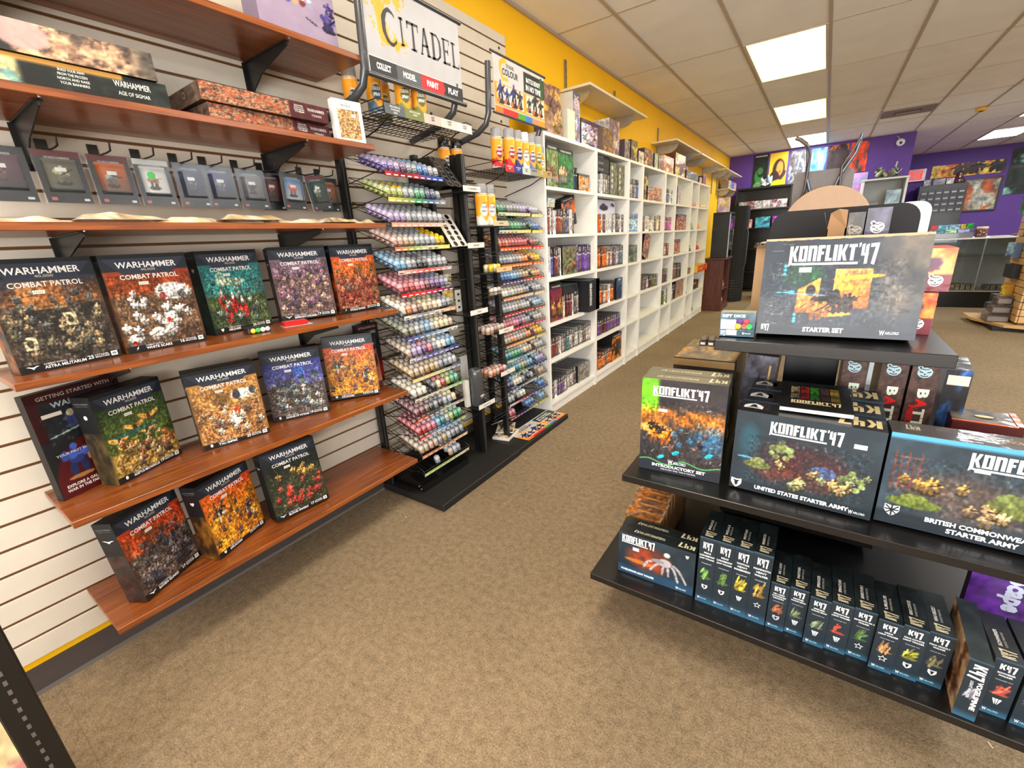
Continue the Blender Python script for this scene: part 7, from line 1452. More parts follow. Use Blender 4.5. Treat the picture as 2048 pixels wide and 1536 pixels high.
for k, (x, w, h, fig, lines, em, lb) in enumerate((
    (-.1815, .0445, .226, (.36,.50,.26), ['M2A3', 'LONGBOW', 'JUMP WALKER'], E1, 'tall small box with green walker, leftmost of the four tall ones'), (-.1365, .0445, .226, (.36,.50,.26), ['M2A3', 'LONGBOW', 'JUMP WALKER'], E1, 'tall small box with green walker, second of the four tall ones'),
    (-.0915, .0445, .226, (.72,.64,.20), ['WOTAN', 'HEAVY', 'PANZERMECH'], E2, 'tall small box with yellow machine, third of the four tall ones'), (-.0465, .0455, .228, (.62,.50,.22), ['MAMMOTH', 'HEAVY', 'WALKER'], E3, 'tall small box with ochre walker and star, rightmost of the four tall ones'),
    (.0015, .042, .150, (.66,.40,.28), ['MK I ARMY', 'AUTOMATED', 'INFANTRY'], E4, 'small box with brown figure, first of the short row'), (.0445, .042, .150, (.42,.48,.36), ['PANTHER', 'WOLFE MECH'], E2, 'small box with grey-green mech on yellow base, second of the short row'), (.0880, .044, .150, (.40,.46,.38), ['SPRINGER', 'WOLFE MECH'], E2, 'small box with grey-green mech on yellow base, third of the short row'),
    (.1330, .044, .152, (.80,.32,.28), ['SPRINGTURM', 'LIGHT WALKER'], E2, 'small box with bright red mech, fourth of the short row'), (.1785, .044, .150, (.30,.42,.24), ['BEHEMOTH MK II', 'WALKER'], E3, 'small box with dark green mech and star, fifth of the short row'), (.2235, .044, .150, (.62,.46,.30), ['URSUS', 'LIGHT WALKER'], E3, 'small box with tan mech and star, sixth of the short row'),
    (.2690, .044, .152, (.60,.60,.22), ['M3A2 COYOTE', 'LIGHT WALKER'], E1, 'small box with yellow-green walker and shield, seventh of the short row'), (.3135, .044, .152, (.48,.46,.34), ['M3A3 GRIZZLY', 'WALKER'], E1, 'small box with grey-brown walker and shield, eighth of the short row'))):
    yy = 1.137+(.006*((k*7) % 3)-.004 if k > 3 else 0); mini(lb, x, yy, w, h, .145, fig, lines, em, 230+k)
t = thing('boxed_miniature', 'cream-sided box turned sideways, jutting forward beside the short row', 'boxed miniature', (.3665, 1.090, .2186), math.radians(-3), 'small wrapped boxes on the bottom shelf')
m2 = carton(.036, .160, .20, dict(front=mini_front(250, (.5, .5, .55)), base=(.70, .58, .45), left=mottled(24, 20, [(.80,.64,.48), (.84,.72,.58), (.42,.26,.18)], 77, 5), top=mottled(6, 30, [(.08,.12,.12), (.12,.16,.16)], 9, 5)), lambda mb, w, h, d: [konflikt(mb, F('front', w, h, d)[0](.25, .93), (0, 0, -1), (1, 0, 0), h*.24, w*.55, (.93, .94, .95), 'K47', False), text(mb, 'VOGELSPINNE', F('front', w, h, d)[0](.72, .42), (0, 0, -1), (1, 0, 0), w*.24, h*.50, (.92, .93, .95), bold=.04), text(mb, 'LIGHT WALKER', F('front', w, h, d)[0](.38, .5), (0, 0, -1), (1, 0, 0), w*.14, h*.3, (.8, .83, .86), bold=.02)])
m2.build('box', M_wrap, t)
mini('small box with red mech, right of the sideways box', .414, 1.128, .044, .152, .15, (.80, .36, .30), ['SCHWERER', 'WALKER'], E2, 251); mini('small box with bright green mech, cut by the right frame edge', .462, 1.125, .046, .155, .15, (.50, .66, .16), ['GRIZZLY', 'WALKER'], E1, 252); mini('last small box at the far right of the bottom shelf', .510, 1.125, .044, .150, .15, (.40, .46, .20), ['ARMOURED', 'WALKER'], E1, 253)
# orange books at the left rear of the bottom shelf
for k in range(11):
    y = 1.245+.033*k; cv = mottled(30, 6, [(.56,.30,.10), (.82,.50,.18), (.62,.44,.30), (.45,.33,.26)], 260+k, 6, .35); X_ = coords(cv)[0]; blend(cv, (X_ > .94).astype(float), (.75, .66, .55))
    o = carton(.118, .150+.0065*k, .0315, dict(base=(.30, .20, .14), top=cv, front=mottled(20, 20, [(.4,.25,.12), (.6,.4,.2)], 270, 5), right=(.55, .42, .30))).build('boxed_game', M_wrap)
    place(o, (-.440+.0015*(k % 3), y, .218), 0, 0, .0315); tag(o, 'slim orange-brown box, %s from the front of the left rear row' % ORD[k], 'boxed game', 'slim orange-brown boxes on the bottom shelf')
o = carton(.16, .30, .055, dict(front=mottled(20, 30, [(.30,.16,.52), (.40,.20,.62), (.34,.22,.5)], 280, 5), base=(.30, .15, .48), top=(.45, .3, .6)), lambda mb, w, h, d: (text(mb, 'HeroScape', F('front', w, h, d)[0](.5, .52), (0, 0, -1), (1, 0, 0), w*.34, h*.66, (.78, .82, .93), bold=.05), [mb.poly([(.075*math.cos(a)*s, .10*math.sin(a)) for a in np.linspace(.3, 2.84, 9)]+[(.068*math.cos(a)*s, .094*math.sin(a)) for a in np.linspace(2.84, .3, 9)], F('front', w, h, d)[0](.5, .5)+np.array([.0, -.0004, 0]), (1, 0, 0), (0, 0, 1), (.75, .78, .9)) for s in (1,)])).build('boxed_game', M_wrap)
place(o, (.44, 1.45, .218), -8, 0, .055); tag(o, 'purple boxed game behind the small boxes at the right', 'boxed game')

# ================================================================ BLACK UPRIGHT IN THE NEAR LEFT CORNER
t = thing('gondola_upright', 'black perforated shelving upright in the lower left corner', 'shelf upright', (0, 0, 0)); m = MB(); m.cbox(-1.335, -.092, 0, -1.30, -.034, 1.30, (.03, .03, .033), .003)
m.build('post', M_wire, t)
for k in range(26):
    m = MB(); m.box(-1.2998, -.066, .03+.0254*k*1.0, -1.2992, -.060, .042+.0254*k, (.55, .55, .56)) ; m.build('slot', M_metal, t)
t2 = flatbox('boxed_game', 'orange and pink printed box behind the black upright, bottom left corner', None, (-1.342, -.338, .02), 90, .245, .46, .05, dict(front=mottled(40, 60, [(.80,.45,.15), (.93,.70,.40), (.88,.55,.55), (.9,.8,.6)], 290, 5), base=(.8, .5, .2)))
m = MB(); m.cbox(-1.75, -.75, 0, -1.31, -.10, .0195, (.10, .10, .10), .002); o = m.build('base_shelf', M_wire, t)
# ================================================================ FAR END OF THE SHOP
def bxs(name, lb, cat, parts, loc=(0, 0, 0), rz=0, group=None):
    """thing made of box parts: (part name, [boxes], material, colour)"""
    t = thing(name, lb, cat, loc, rz, group)
    for nm, bs, mt, c in parts:
        m = MB()
        for b in bs: m.cbox(*b, c, .003)
        m.build(nm, mt, t)
    return t
# dark red wooden cabinet with black display case on it
t = thing('wooden_cabinet', 'dark red wooden cabinet at the end of the white bookcases', 'cabinet', (0, 0, 0))
x0, x1, y0, y1 = -1.56, -1.277, 7.90, 8.50; zt = float(at(1403, 521, y=7.9)[2])
for nm, b in (('side_panel', (x0, y0, .0, x1, y0+.03, zt)), ('side_panel', (x0, y1-.03, 0, x1, y1, zt)), ('back_panel', (x0, y0+.03, 0, x0+.02, y1-.03, zt)), ('top_board', (x0-.02, y0-.02, zt, x1+.02, y1+.02, zt+.03)), ('plinth', (x0, y0-.01, 0, x1+.012, y1+.01, .09)), ('shelf_board', (x0+.02, y0+.03, .33, x1-.01, y1-.03, .35)), ('shelf_board', (x0+.02, y0+.03, .09, x1-.01, y1-.03, .11))):
    m = MB(); m.cbox(*b, (1, 1, 1), .003); m.build(nm, M_brownwood, t)
for k, (y, z, c, h) in enumerate(((8.05, .35, (.78, .62, .50), .14), (8.22, .35, (.45, .30, .24), .12), (8.10, .11, (.62, .42, .32), .12), (8.33, .11, (.82, .70, .55), .10), (8.36, .35, (.7, .6, .5), .13))):
    m = MB(); m.cbox(-1.45, y-.06, z, -1.33, y+.06, z+h*.5, c, .01); m.lathe([(.05, h*.5), (.055, h*.8), (.03, h)], (-1.39, y, z), 10, shadec(c, .8)); o = m.build('figurine', M_plastic); tag(o, ['cream figurine on the upper shelf', 'brown figurine on the upper shelf', 'rust figurine on the lower shelf', 'pale figurine on the lower shelf', 'beige figurine at the right of the upper shelf'][k]+' of the dark wooden cabinet', 'figurine')
t = thing('display_case', 'black display case with silver door edge standing on the dark wooden cabinet', 'display case', (0, 0, zt+.0305)); hh = .66
for nm, b, mt, c in (('side_panel', (-1.50, 7.93, 0, -1.26, 7.95, hh), M_black, (.05, .05, .06)), ('side_panel', (-1.50, 8.40, 0, -1.26, 8.42, hh), M_black, (.05, .05, .06)), ('back_panel', (-1.50, 7.95, 0, -1.48, 8.40, hh), M_black, (.05, .05, .06)), ('top_board', (-1.50, 7.93, hh, -1.26, 8.42, hh+.03), M_black, (.05, .05, .06)), ('base_board', (-1.48, 7.95, 0, -1.26, 8.40, .02), M_black, (.05, .05, .06)), ('door_edge', (-1.259, 7.94, 0, -1.247, 7.99, hh), M_metal, (.75, .76, .78)), ('door_glass', (-1.256, 7.99, .02, -1.252, 8.39, hh-.02), M_glass, (1, 1, 1))):
    m = MB(); m.cbox(*b, c, .002); m.build(nm, mt, t)
blobtoy('figurine', 'small red and white figurine inside the black display case', (-1.34, 8.10, zt+.052), (.62, .16, .16), .15, .09, 'figurine', (.9, .9, .9))
o = carton(.16, .21, .12, dict(front=mottled(14, 18, [(.86,.72,.86), (.90,.80,.45), (.8,.7,.9)], 300, 3), base=(.8, .7, .82))).build('toy_box', M_card); place(o, (-1.45, 7.945, zt+.7215), 0, 0, .12); tag(o, 'lilac and yellow toy box on top of the black display case', 'toy box')
t = thing('drinks_cooler', 'tall black cooler with a rounded door behind the wooden cabinet', 'cooler', (float(at(1491, 500, y=9.15)[0])-.215, 9.25, 0))
m = MB(); m.ring([[(.215*math.cos(a), .25*math.sin(a), z) for a in np.arange(24)*PI/12] for z in (.0, .06, 1.62, 1.66)], (.045, .05, .07)); m.build('cabinet_body', M_rubber, t)
m = MB()
for k in range(7): m.ring([[(.22*math.cos(a), .255*math.sin(a), .08+.05*k+dz) for a in np.arange(24)*PI/12] for dz in (0, .018)], (.16, .155, .15))
m.build('vent_ribs', M_plastic, t)
m = MB(); m.tube([(.20, -.08, .6), (.23, -.08, .7), (.23, -.08, 1.2), (.20, -.08, 1.3)], .012, (.35, .36, .38), 8); m.build('door_handle', M_metal, t)
# black shelving on the end wall
t = thing('black_wall_shelving', 'black open shelving against the purple wall below the posters', 'shelving', (0, 0, 0)); bx0, bx1, by0, by1 = -1.60, -.62, 10.55, 11.05
for nm, b in (('side_panel', (bx0, by0, 0, bx0+.03, by1, 2.02)), ('side_panel', (bx1-.03, by0, 0, bx1, by1, 2.02)), ('back_panel', (bx0+.03, by1-.02, 0, bx1-.03, by1, 2.02)), ('top_board', (bx0, by0, 2.02, bx1, by1, 2.05)), ('shelf_board', (bx0+.03, by0, 1.62, bx1-.03, by1-.02, 1.645)), ('shelf_board', (bx0+.03, by0, 1.26, bx1-.03, by1-.02, 1.285)), ('shelf_board', (bx0+.03, by0, .86, bx1-.03, by1-.02, .885)), ('shelf_board', (bx0+.03, by0, .40, bx1-.03, by1-.02, .425))):
    m = MB(); m.cbox(*b, (.055, .055, .065), .002); m.build(nm, M_black, t)
for k in range(6):
    c = [(.75,.72,.75), (.72,.42,.40), (.80,.78,.78), (.78,.74,.76), (.74,.40,.52), (.76,.60,.72)][k]; o = carton(.135, .15, .12, dict(front=mottled(10, 10, [c, shadec(c, .6), (.86,.84,.85)], 310+k, 4), base=(.85, .83, .84))).build('figure_box', M_card); place(o, (-1.53+.142*k, 10.58, 1.645), 0, 0, .12); tag(o, 'white-backed figure box, %s from left on the third-highest board of the black shelving' % ORD[k], 'figure box', 'figure boxes on the black shelving')
for k, (x, w, h, c, lb) in enumerate(((-1.54, .10, .26, (.16,.30,.62), 'tall blue figure box at the left of the black shelving'), (-1.40, .14, .17, (.72,.50,.50), 'pinkish figure box in the middle row of the black shelving'), (-1.20, .26, .20, (.22,.50,.60), 'wide teal figure box in the black shelving'), (-.90, .18, .20, (.55,.22,.60), 'violet figure box at the right of the black shelving'))):
    o = carton(w, h, .12, dict(front=mottled(10, 10, [shadec(c, .6), c, shadec(c, 1.5)], 320+k, 4), base=c)).build('figure_box', M_card); place(o, (x, 10.59, 1.285), 0, 0, .12); tag(o, lb, 'figure box')
for k, (x, c, h, w, lb) in enumerate(((-1.42, (.80,.74,.62), .22, .20, 'cream figure in the lower part of the black shelving'), (-1.12, (.45,.45,.47), .12, .16, 'grey model on the black shelving, lower board'), (-.88, (.62,.62,.64), .17, .14, 'pale grey model at the right of the lower board'))): blobtoy('figurine', lb, (x, 10.72, .885), c, h, w, 'figurine')
m = MB(); m.cbox(-1.20, 10.60, 2.05, -1.02, 10.74, 2.06, (.1, .1, .1), .002); 
for k in range(9): r = rngf(k); m.lathe([(.03+.03*r.random(), 0), (.035, .06), (.01, .12)], (-1.17+.13*r.random(), 10.62+.09*r.random(), 2.06+.08*r.random()), 7, [(.75,.80,.86), (.35,.50,.70), (.88,.88,.90)][k % 3], axis=(r.random()-.5, r.random()-.5, 1))
o = m.build('model_figure', M_plastic); tag(o, 'white and blue robot model on top of the black shelving', 'model figure')
# glass counter, left part
def glass_counter(lb, x0, x1, y0, y1, zt, kick, kc):
    t = thing('glass_counter', lb, 'glass counter', (0, 0, 0), group='glass sales counters')
    for nm, b, mt, c in (('kick_panel', (x0, y0+.02, 0, x1, y1, kick), M_black, kc), ('top_board', (x0-.01, y0-.01, zt-.02, x1+.01, y1, zt), M_white, (.88, .87, .86)), ('back_panel', (x0, y1-.02, kick, x1, y1, zt-.02), M_matte, (.66, .68, .68)), ('floor_board', (x0, y0, kick, x1, y1-.02, kick+.02), M_white, (.62, .60, .56)), ('glass_shelf', (x0+.01, y0+.02, (zt+kick)*.60, x1-.01, y1-.03, (zt+kick)*.60+.008), M_glass, (1, 1, 1)), ('front_glass', (x0, y0-.004, kick+.02, x1, y0, zt-.02), M_glass, (1, 1, 1))):
        m = MB(); m.cbox(*b, c, .002); m.build(nm, mt, t)
    for x in np.linspace(x0, x1, max(2, int((x1-x0)/.62)+1)):
        m = MB(); m.cbox(x-.008, y0-.006, kick, x+.008, y0+.012, zt-.02, (.62, .64, .66), .002); m.build('frame_post', M_metal, t)
    return t
glass_counter('glass sales counter with black base, right of the stepped display', 1.10, 2.62, 8.96, 9.50, .975, .228, (.06, .06, .07))
glass_counter('glass counter with silver frame left of the stepped display, near the cooler', -.95, -.12, 9.55, 10.02, 1.02, .16, (.55, .46, .34))
r = rngf(400)
for k in range(22):
    i, j = k % 8, k//8; x = 1.42+.052*i+(.62 if k % 3 == 0 else 0)*0; 
    o = carton(.046, .075, .05, dict(front=mottled(6, 6, [(.30,.28,.26), (.75,.66,.40), (.60,.62,.60)], 410+k, 3), base=(.4, .38, .36))).build('card_pack', M_card); o.location = (1.45+.056*i, 9.02+.11*j, .2485); tag(o, 'small card pack in the right glass counter, %s from left, %s row' % (ORD[i], ['front', 'middle', 'rear'][j]), 'card pack', 'card packs in the glass counter')
for k in range(8):
    o = carton(.05, .07, .05, dict(front=mottled(6, 6, [(.35,.33,.30), (.66,.60,.45), (.5,.5,.5)], 440+k, 3), base=(.4, .38, .36))).build('card_pack', M_card); o.location = (1.98+.06*(k % 4), 9.02+.12*(k//4), .2485); tag(o, 'small card pack under the right pane of the glass counter, %s from left, %s row' % (ORD[k % 4], ['front', 'rear'][k//4]), 'card pack', 'card packs in the glass counter')
# goods on the counter
for k, (x, y, w, h, c) in enumerate(((1.285, 9.1, .07, .055, (.75,.12,.14)), (1.36, 9.1, .11, .06, (.35,.60,.75)), (1.48, 9.1, .11, .06, (.55,.70,.85)), (1.60, 9.1, .05, .06, (.80,.66,.20)), (1.655, 9.1, .075, .065, (.12,.55,.25)), (1.30, 9.05, .11, .05, (.30,.50,.56)), (1.42, 9.05, .12, .05, (.55,.75,.60)), (1.55, 9.05, .12, .05, (.50,.52,.72)))):
    zz = .9755+(.125 if k < 5 else .072); o = carton(w, h, .05, dict(front=mottled(8, 6, [shadec(c, .7), c, shadec(c, 1.4)], 450+k, 3), base=c)).build('small_pack', M_card); o.location = (x, y-.10*(k >= 5)+.02, zz); tag(o, ['red', 'sky blue', 'pale blue', 'yellow', 'green', 'teal', 'mint green', 'lavender'][k]+' pack on the tiered rack on the glass counter', 'small pack', 'coloured packs on the counter')
bxs('counter_rack', 'clear grey tiered rack carrying coloured packs on the glass counter', 'rack', [('tier', [(1.28, 9.06, .9755, 1.735, 9.18, 1.0995)], M_plastic, (.40, .41, .44)), ('tier', [(1.28, 8.97, .9755, 1.72, 9.055, 1.0465)], M_plastic, (.45, .46, .50))])
t = thing('candy_jar', 'round jar with cream lid and mottled contents on the glass counter', 'jar', (1.81, 9.05, .9757)); m = MB(); m.lathe([(.055, 0), (.062, .01), (.062, .10), (.055, .112)], n=20, col=(.42, .28, .24)); 
for k in range(40): r_ = rngf(k); a = r_.random()*6.28; m.lathe([(.008, 0), (.008, .002)], (.0615*math.cos(a), .0615*math.sin(a), .01+.09*r_.random()), 6, [(.85,.8,.7), (.6,.2,.15), (.3,.2,.15)][k % 3], axis=(math.cos(a), math.sin(a), 0))
m.build('jar_body', M_plastic, t); m = MB(); m.lathe([(.060, .112), (.062, .115), (.062, .135), (.055, .140)], n=20, col=(.86, .78, .66)); m.build('lid', M_plastic, t)
bxs('paper_tray', 'low pile of papers and dark red folders at the right end of the counter', 'papers', [('papers', [(1.93, 9.0, .9757, 2.12, 9.2, .985)], M_paper, (.62, .60, .56)), ('folder', [(2.13, 9.0, .9757, 2.34, 9.2, .998)], M_card, (.35, .08, .10))])

# posters on the end wall
def poster(lb, xr, zr, wy, cv, nrm=-1, name='poster', grp='posters on the purple wall', cat='poster'):
    x0, x1 = xr; z1, z0 = zr; m = MB(); m.box(x0, wy, z0, x1, wy+.003, z1, (.8, .8, .8)); m.grid((x0, wy-.0006, z0), (x1-x0, 0, 0), (0, 0, z1-z0), cv)
    o = m.build(name, M_card); return tag(o, lb, cat, grp)
WY = YE-.006
cv = mottled(26, 40, [(.05,.08,.06), (.08,.10,.08), (.10,.14,.10)], 500, 4); ell(cv, .45, .42, .30, .24, (.20, .52, .22)); ell(cv, .55, .62, .32, .26, (.10, .13, .11)); ell(cv, .5, .55, .2, .1, (.30, .62, .30), .7); ell(cv, .4, .15, .3, .12, (.55, .75, .45), .7); rect(cv, .1, .93, .9, .96, (.8, .8, .8))
poster('black poster with a glowing green shape, leftmost on the purple wall', (-1.40, -1.135), (2.70, 2.01), WY, cv)
cv = canvas(30, 40, (.93, .74, .14)); ell(cv, .55, .55, .36, .30, (.22, .12, .12)); ell(cv, .60, .58, .20, .20, (.86, .56, .24)); ell(cv, .35, .38, .28, .16, (.20, .11, .12)); ell(cv, .6, .14, .55, .16, (.95, .80, .12)); ell(cv, .62, .50, .05, .02, (.6, .15, .1)); ell(cv, .8, .4, .2, .08, (.25, .15, .15), ang=.6)
poster('bright yellow poster with a dark-haired portrait shape', (-1.109, -.80), (2.69, 1.99), WY, cv)
poster('grey city-view poster, partly behind the upturned chairs', (-.764, -.44), (2.68, 1.80), WY, mottled(30, 40, [(.24,.25,.28), (.42,.43,.46), (.60,.62,.64), (.3,.28,.28)], 502, 7))
poster('blue poster behind the upturned chair legs', (-.405, -.165), (2.67, 1.85), WY, mottled(30, 40, [(.10,.30,.72), (.22,.52,.86), (.45,.75,.95)], 503, 4))
poster('black and orange poster right of the blue one', (-.145, .17), (2.68, 1.95), WY, mottled(30, 40, [(.75,.33,.10), (.85,.42,.12), (.14,.10,.10), (.2,.15,.15)], 504, 3))
poster('red and grey poster nearest the wall camera', (.20, .465), (2.68, 2.17), WY, mottled(30, 30, [(.22,.20,.20), (.36,.30,.30), (.82,.24,.14), (.88,.28,.16)], 505, 3))
poster('pink poster with two panels and blue foot, under the red poster', (.20, .52), (2.15, 1.70), WY-.004, mottled(24, 36, [(.62,.66,.84), (.84,.60,.84), (.90,.66,.88)], 506, 2, .1))
t = thing('security_camera', 'white round security camera high on the purple wall', 'camera', (float(at(1803, 281, y=10.95)[0]), 11.095, float(at(1803, 281, y=10.95)[2]))); m = MB(); m.lathe([(.055, 0), (.055, .02)], (0, 0, 0), 20, (.85, .84, .86), axis=(0, -1, 0)); m.tube([(0, 0, .03), (-.03, -.01, .07), (-.06, 0, .10)], .005, (.8, .8, .8)); m.build('mount', M_plastic, t)
m = MB(); m.lathe([(.05, .02), (.062, .05), (.058, .10), (.04, .12), (.001, .122)], (0, 0, 0), 20, (.86, .85, .88), axis=(0, -1, -.25)); m.build('camera_head', M_plastic, t); m = MB(); m.lathe([(.022, .119), (.020, .126)], (0, 0, 0), 14, (.05, .04, .05), axis=(0, -1, -.25)); m.build('lens', M_plastic, t)
# white cabinet with model on top in front of the return wall
t = bxs('white_cabinet', 'white open cabinet with blue panel against the purple wall', 'cabinet', [('side_panel', [(.44, 10.55, 0, .47, 11.05, 1.955)], M_white, (.84, .84, .82)), ('side_panel', [(1.03, 10.55, 0, 1.06, 11.05, 1.955)], M_white, (.84, .84, .82)), ('top_board', [(.43, 10.54, 1.955, 1.07, 11.06, 1.98)], M_white, (.86, .86, .84)), ('back_panel', [(.47, 11.03, 0, 1.03, 11.05, 1.955)], M_white, (.72, .73, .72)), ('shelf_board', [(.47, 10.57, 1.50, 1.03, 11.03, 1.52)], M_white, (.8, .8, .78)), ('shelf_board', [(.47, 10.57, .95, 1.03, 11.03, .97)], M_white, (.8, .8, .78))])
flatbox('tablet_box', 'pale blue framed box inside the white cabinet', None, (.80, 10.62, 1.52), 0, .20, .26, .05, dict(base=(.45, .56, .66), front=mottled(8, 8, [(.55,.66,.74), (.70,.78,.82)], 8, 3)), None, 'box')
bxs('black_device', 'black device on the middle board of the white cabinet', 'device', [('body', [(.50, 10.62, 1.5205, .72, 10.80, 1.60)], M_plastic, (.06, .06, .07))])
m = MB()
for k in range(16):
    r_ = rngf(600+k); m.lathe([(.02+.03*r_.random(), 0), (.03, .05), (.008, .12)], (.62+.34*r_.random(), 10.7+.12*r_.random(), 2.00+.10*r_.random()), 7, [(.42,.44,.30), (.62,.64,.48), (.25,.26,.2)][k % 3], axis=(r_.random()-.5, r_.random()-.5, .6))
m.cbox(.58, 10.66, 1.9805, 1.0, 10.86, 2.01, (.15, .15, .14), .004); m.tube([(.86, 10.75, 2.05), (.88, 10.74, 2.24)], .012, (.66, .70, .62), 6)
o = m.build('model_vehicle', M_plastic); tag(o, 'olive green model vehicle with raised gun on top of the white cabinet', 'model')
# exit sign, far wall decoration
a = at(1819, 344, y=14.9); t = thing('exit_sign', 'glowing red exit sign on the purple wall', 'exit sign', (1.46, 14.97, 2.13)); m = MB(); m.cbox(0, 0, 0, .34, .07, .27, (.80, .76, .76), .006); m.build('housing', M_plastic, t)
m = MB(); m.quad((.02, -.001, .03), (.28, -.001, .03), (.28, -.001, .24), (.02, -.001, .24), (1, 1, 1)); m.build('glowing_panel', M_exit, t); m = MB(); text(m, 'EXIT', (.15, -.003, .135), (1, 0, 0), (0, 0, 1), .15, .20, (.98, .72, .70), bold=.04); m.build('lettering', M_card, t)
def wallart(lb, x0, z0, x1, z1, cv, y, name='poster', frame=None):
    t = thing(name, lb, 'poster' if frame is None else 'framed picture', (x0, y, z0)); w, h = x1-x0, z1-z0; m = MB(); m.box(0, 0, 0, w, .006, h, (.8, .8, .8)); m.grid((0, -.001, 0), (w, 0, 0), (0, 0, h), cv); m.build('print', M_card, t)
    if frame:
        m = MB()
        for b in ((-.03, -.02, -.03, w+.03, .01, 0), (-.03, -.02, h, w+.03, .01, h+.03), (-.03, -.02, 0, 0, .01, h), (w, -.02, 0, w+.03, .01, h)): m.box(*b, (.06, .05, .06))
        m.build('frame', M_black, t)
    return t
cv = mottled(80, 22, [(.82,.30,.10), (.92,.66,.16), (.95,.86,.40), (.40,.20,.12)], 520, 9); r_ = rngf(5); figs(cv, .35, .05, .98, .3, 12, .16, [(.30,.20,.20), (.50,.32,.2), (.2,.2,.2)], r_, asp=3.6, base=False)
wallart('long orange and yellow banner poster high on the far purple wall', 1.90, 2.16, 3.12, 2.43, cv, YF-.012)
wallart('black-framed picture in grey and rust tones on the far purple wall', 2.55, 1.40, 3.10, 2.05, mottled(40, 48, [(.50,.52,.50), (.74,.72,.64), (.60,.42,.30), (.76,.36,.2)], 521, 4), YF-.02, 'framed_picture', True)
wallart('sea-green poster with dark mottling cut by the right frame edge', 3.18, 1.68, 3.95, 2.62, mottled(40, 48, [(.55,.74,.68), (.45,.66,.60), (.10,.13,.13), (.16,.2,.18)], 522, 4), YF-.012)
t = thing('drawer_cabinet', 'black many-drawered cabinet with white labels beside the framed picture', 'drawer cabinet', (0, 0, 0)); m = MB(); m.cbox(1.66, 14.30, 0, 2.46, 14.95, 1.98, (.055, .055, .065), .004); m.build('cabinet_body', M_black, t)
for rr in range(4):
    for c_ in range(6):
        xx = 1.70+.125*c_; zz = 1.38+.125*rr; m = MB(); m.cbox(xx, 14.285, zz, xx+.115, 14.2995, zz+.11, (.09, .09, .10), .002); dr_ = m.build('drawer', M_black, t); m = MB(); m.box(xx+.02, 14.283, zz+.04, xx+.095, 14.2848, zz+.065, (.62, .60, .62)); m.build('label_plate', M_paper, dr_)
blobtoy('figurine', 'dark brown bust on top of the black drawer cabinet', (2.32, 14.5, 1.98), (.28, .16, .16), .26, .20, 'figurine', (.4, .2, .15))
for k, (x, w, c) in enumerate(((1.72, .12, (.70,.68,.66)), (1.88, .20, (.62,.60,.60)), (2.10, .12, (.78,.74,.72)))): 
    o = carton(w, .12, .14, dict(base=c, front=mottled(6, 6, [c, shadec(c, .7)], 530+k, 3))).build('storage_box', M_card); o.location = (x, 14.35, 1.9808); tag(o, ['leftmost', 'middle', 'rightmost'][k]+' small pale box on top of the black drawer cabinet', 'box')

# maple slatwall fixture at the right edge
t = thing('slatwall_fixture', 'light wooden slatwall fixture at the right frame edge', 'slatwall fixture', (0, 0, 0), group=None)
m = MB(); z = .10
while z < 1.93: m.cbox(1.90, 7.13, z, 2.75, 7.15, z+.068, (1, 1, 1), .002); z += .076
m.build('front_slats', M_pine, t)
m = MB(); z = .10
while z < 1.93: m.cbox(1.88, 7.15, z, 1.90, 7.86, z+.068, (1, 1, 1), .002); z += .076
m.build('side_slats', M_pine, t)
m = MB(); m.box(1.90, 7.15, .06, 2.75, 7.86, 1.92, (.36, .24, .14)); m.build('core', M_matte, t)
m = MB(); m.prism([(1.62, 7.62), (1.80, 7.12), (2.0, 7.02), (2.9, 7.02), (2.9, 8.0), (1.62, 8.0)], (0, 0, .045), (1, 0, 0), (0, 1, 0), (0, 0, .03), (1, 1, 1)); m.build('base', M_pine, t)
m = MB(); m.box(1.72, 7.15, 0, 2.85, 7.95, .045, (.05, .04, .04)); m.build('toe_kick', M_matte, t)
hang = []
PKS = [ # facing: f front (-y) / s side (-x); u along, z bottom, w, h, colour, label
 ('f', 2.02, 1.40, .16, .20, (.62,.14,.12), 'red hanging pack on the front of the wooden slatwall'), ('f', 2.20, 1.42, .16, .20, (.70,.45,.30), 'tan hanging pack right of the red one on the slatwall'), ('f', 2.00, 1.13, .15, .20, (.74,.52,.56), 'pink hanging pack in the second row of the slatwall front'), ('f', 2.17, 1.12, .16, .20, (.42,.60,.70), 'light blue hanging pack in the second row of the slatwall front'),
 ('f', 1.95, .90, .15, .18, (.50,.74,.72), 'aqua hanging pack in the third row of the slatwall front'), ('f', 2.12, .90, .15, .18, (.16,.22,.46), 'navy hanging pack in the third row of the slatwall front'), ('f', 2.0, .22, .42, .48, (.34,.22,.16), 'large brown and green printed box low on the slatwall front'),
 ('s', 7.30, 1.28, .22, .20, (.12,.14,.22), 'dark navy pack on the upper side of the slatwall fixture'), ('s', 7.58, 1.26, .16, .18, (.16,.48,.20), 'green pack on the side of the slatwall fixture'), ('s', 7.25, 1.02, .16, .15, (.20,.30,.36), 'dark teal pack halfway up the slatwall side'), ('s', 7.55, .78, .26, .16, (.42,.55,.78), 'pale blue pack on the slatwall side'), ('s', 7.40, .56, .30, .15, (.08,.08,.09), 'black pack with white emblem on the slatwall side'), ('s', 7.45, .36, .18, .13, (.90,.66,.12), 'bright yellow pack low on the slatwall side')]
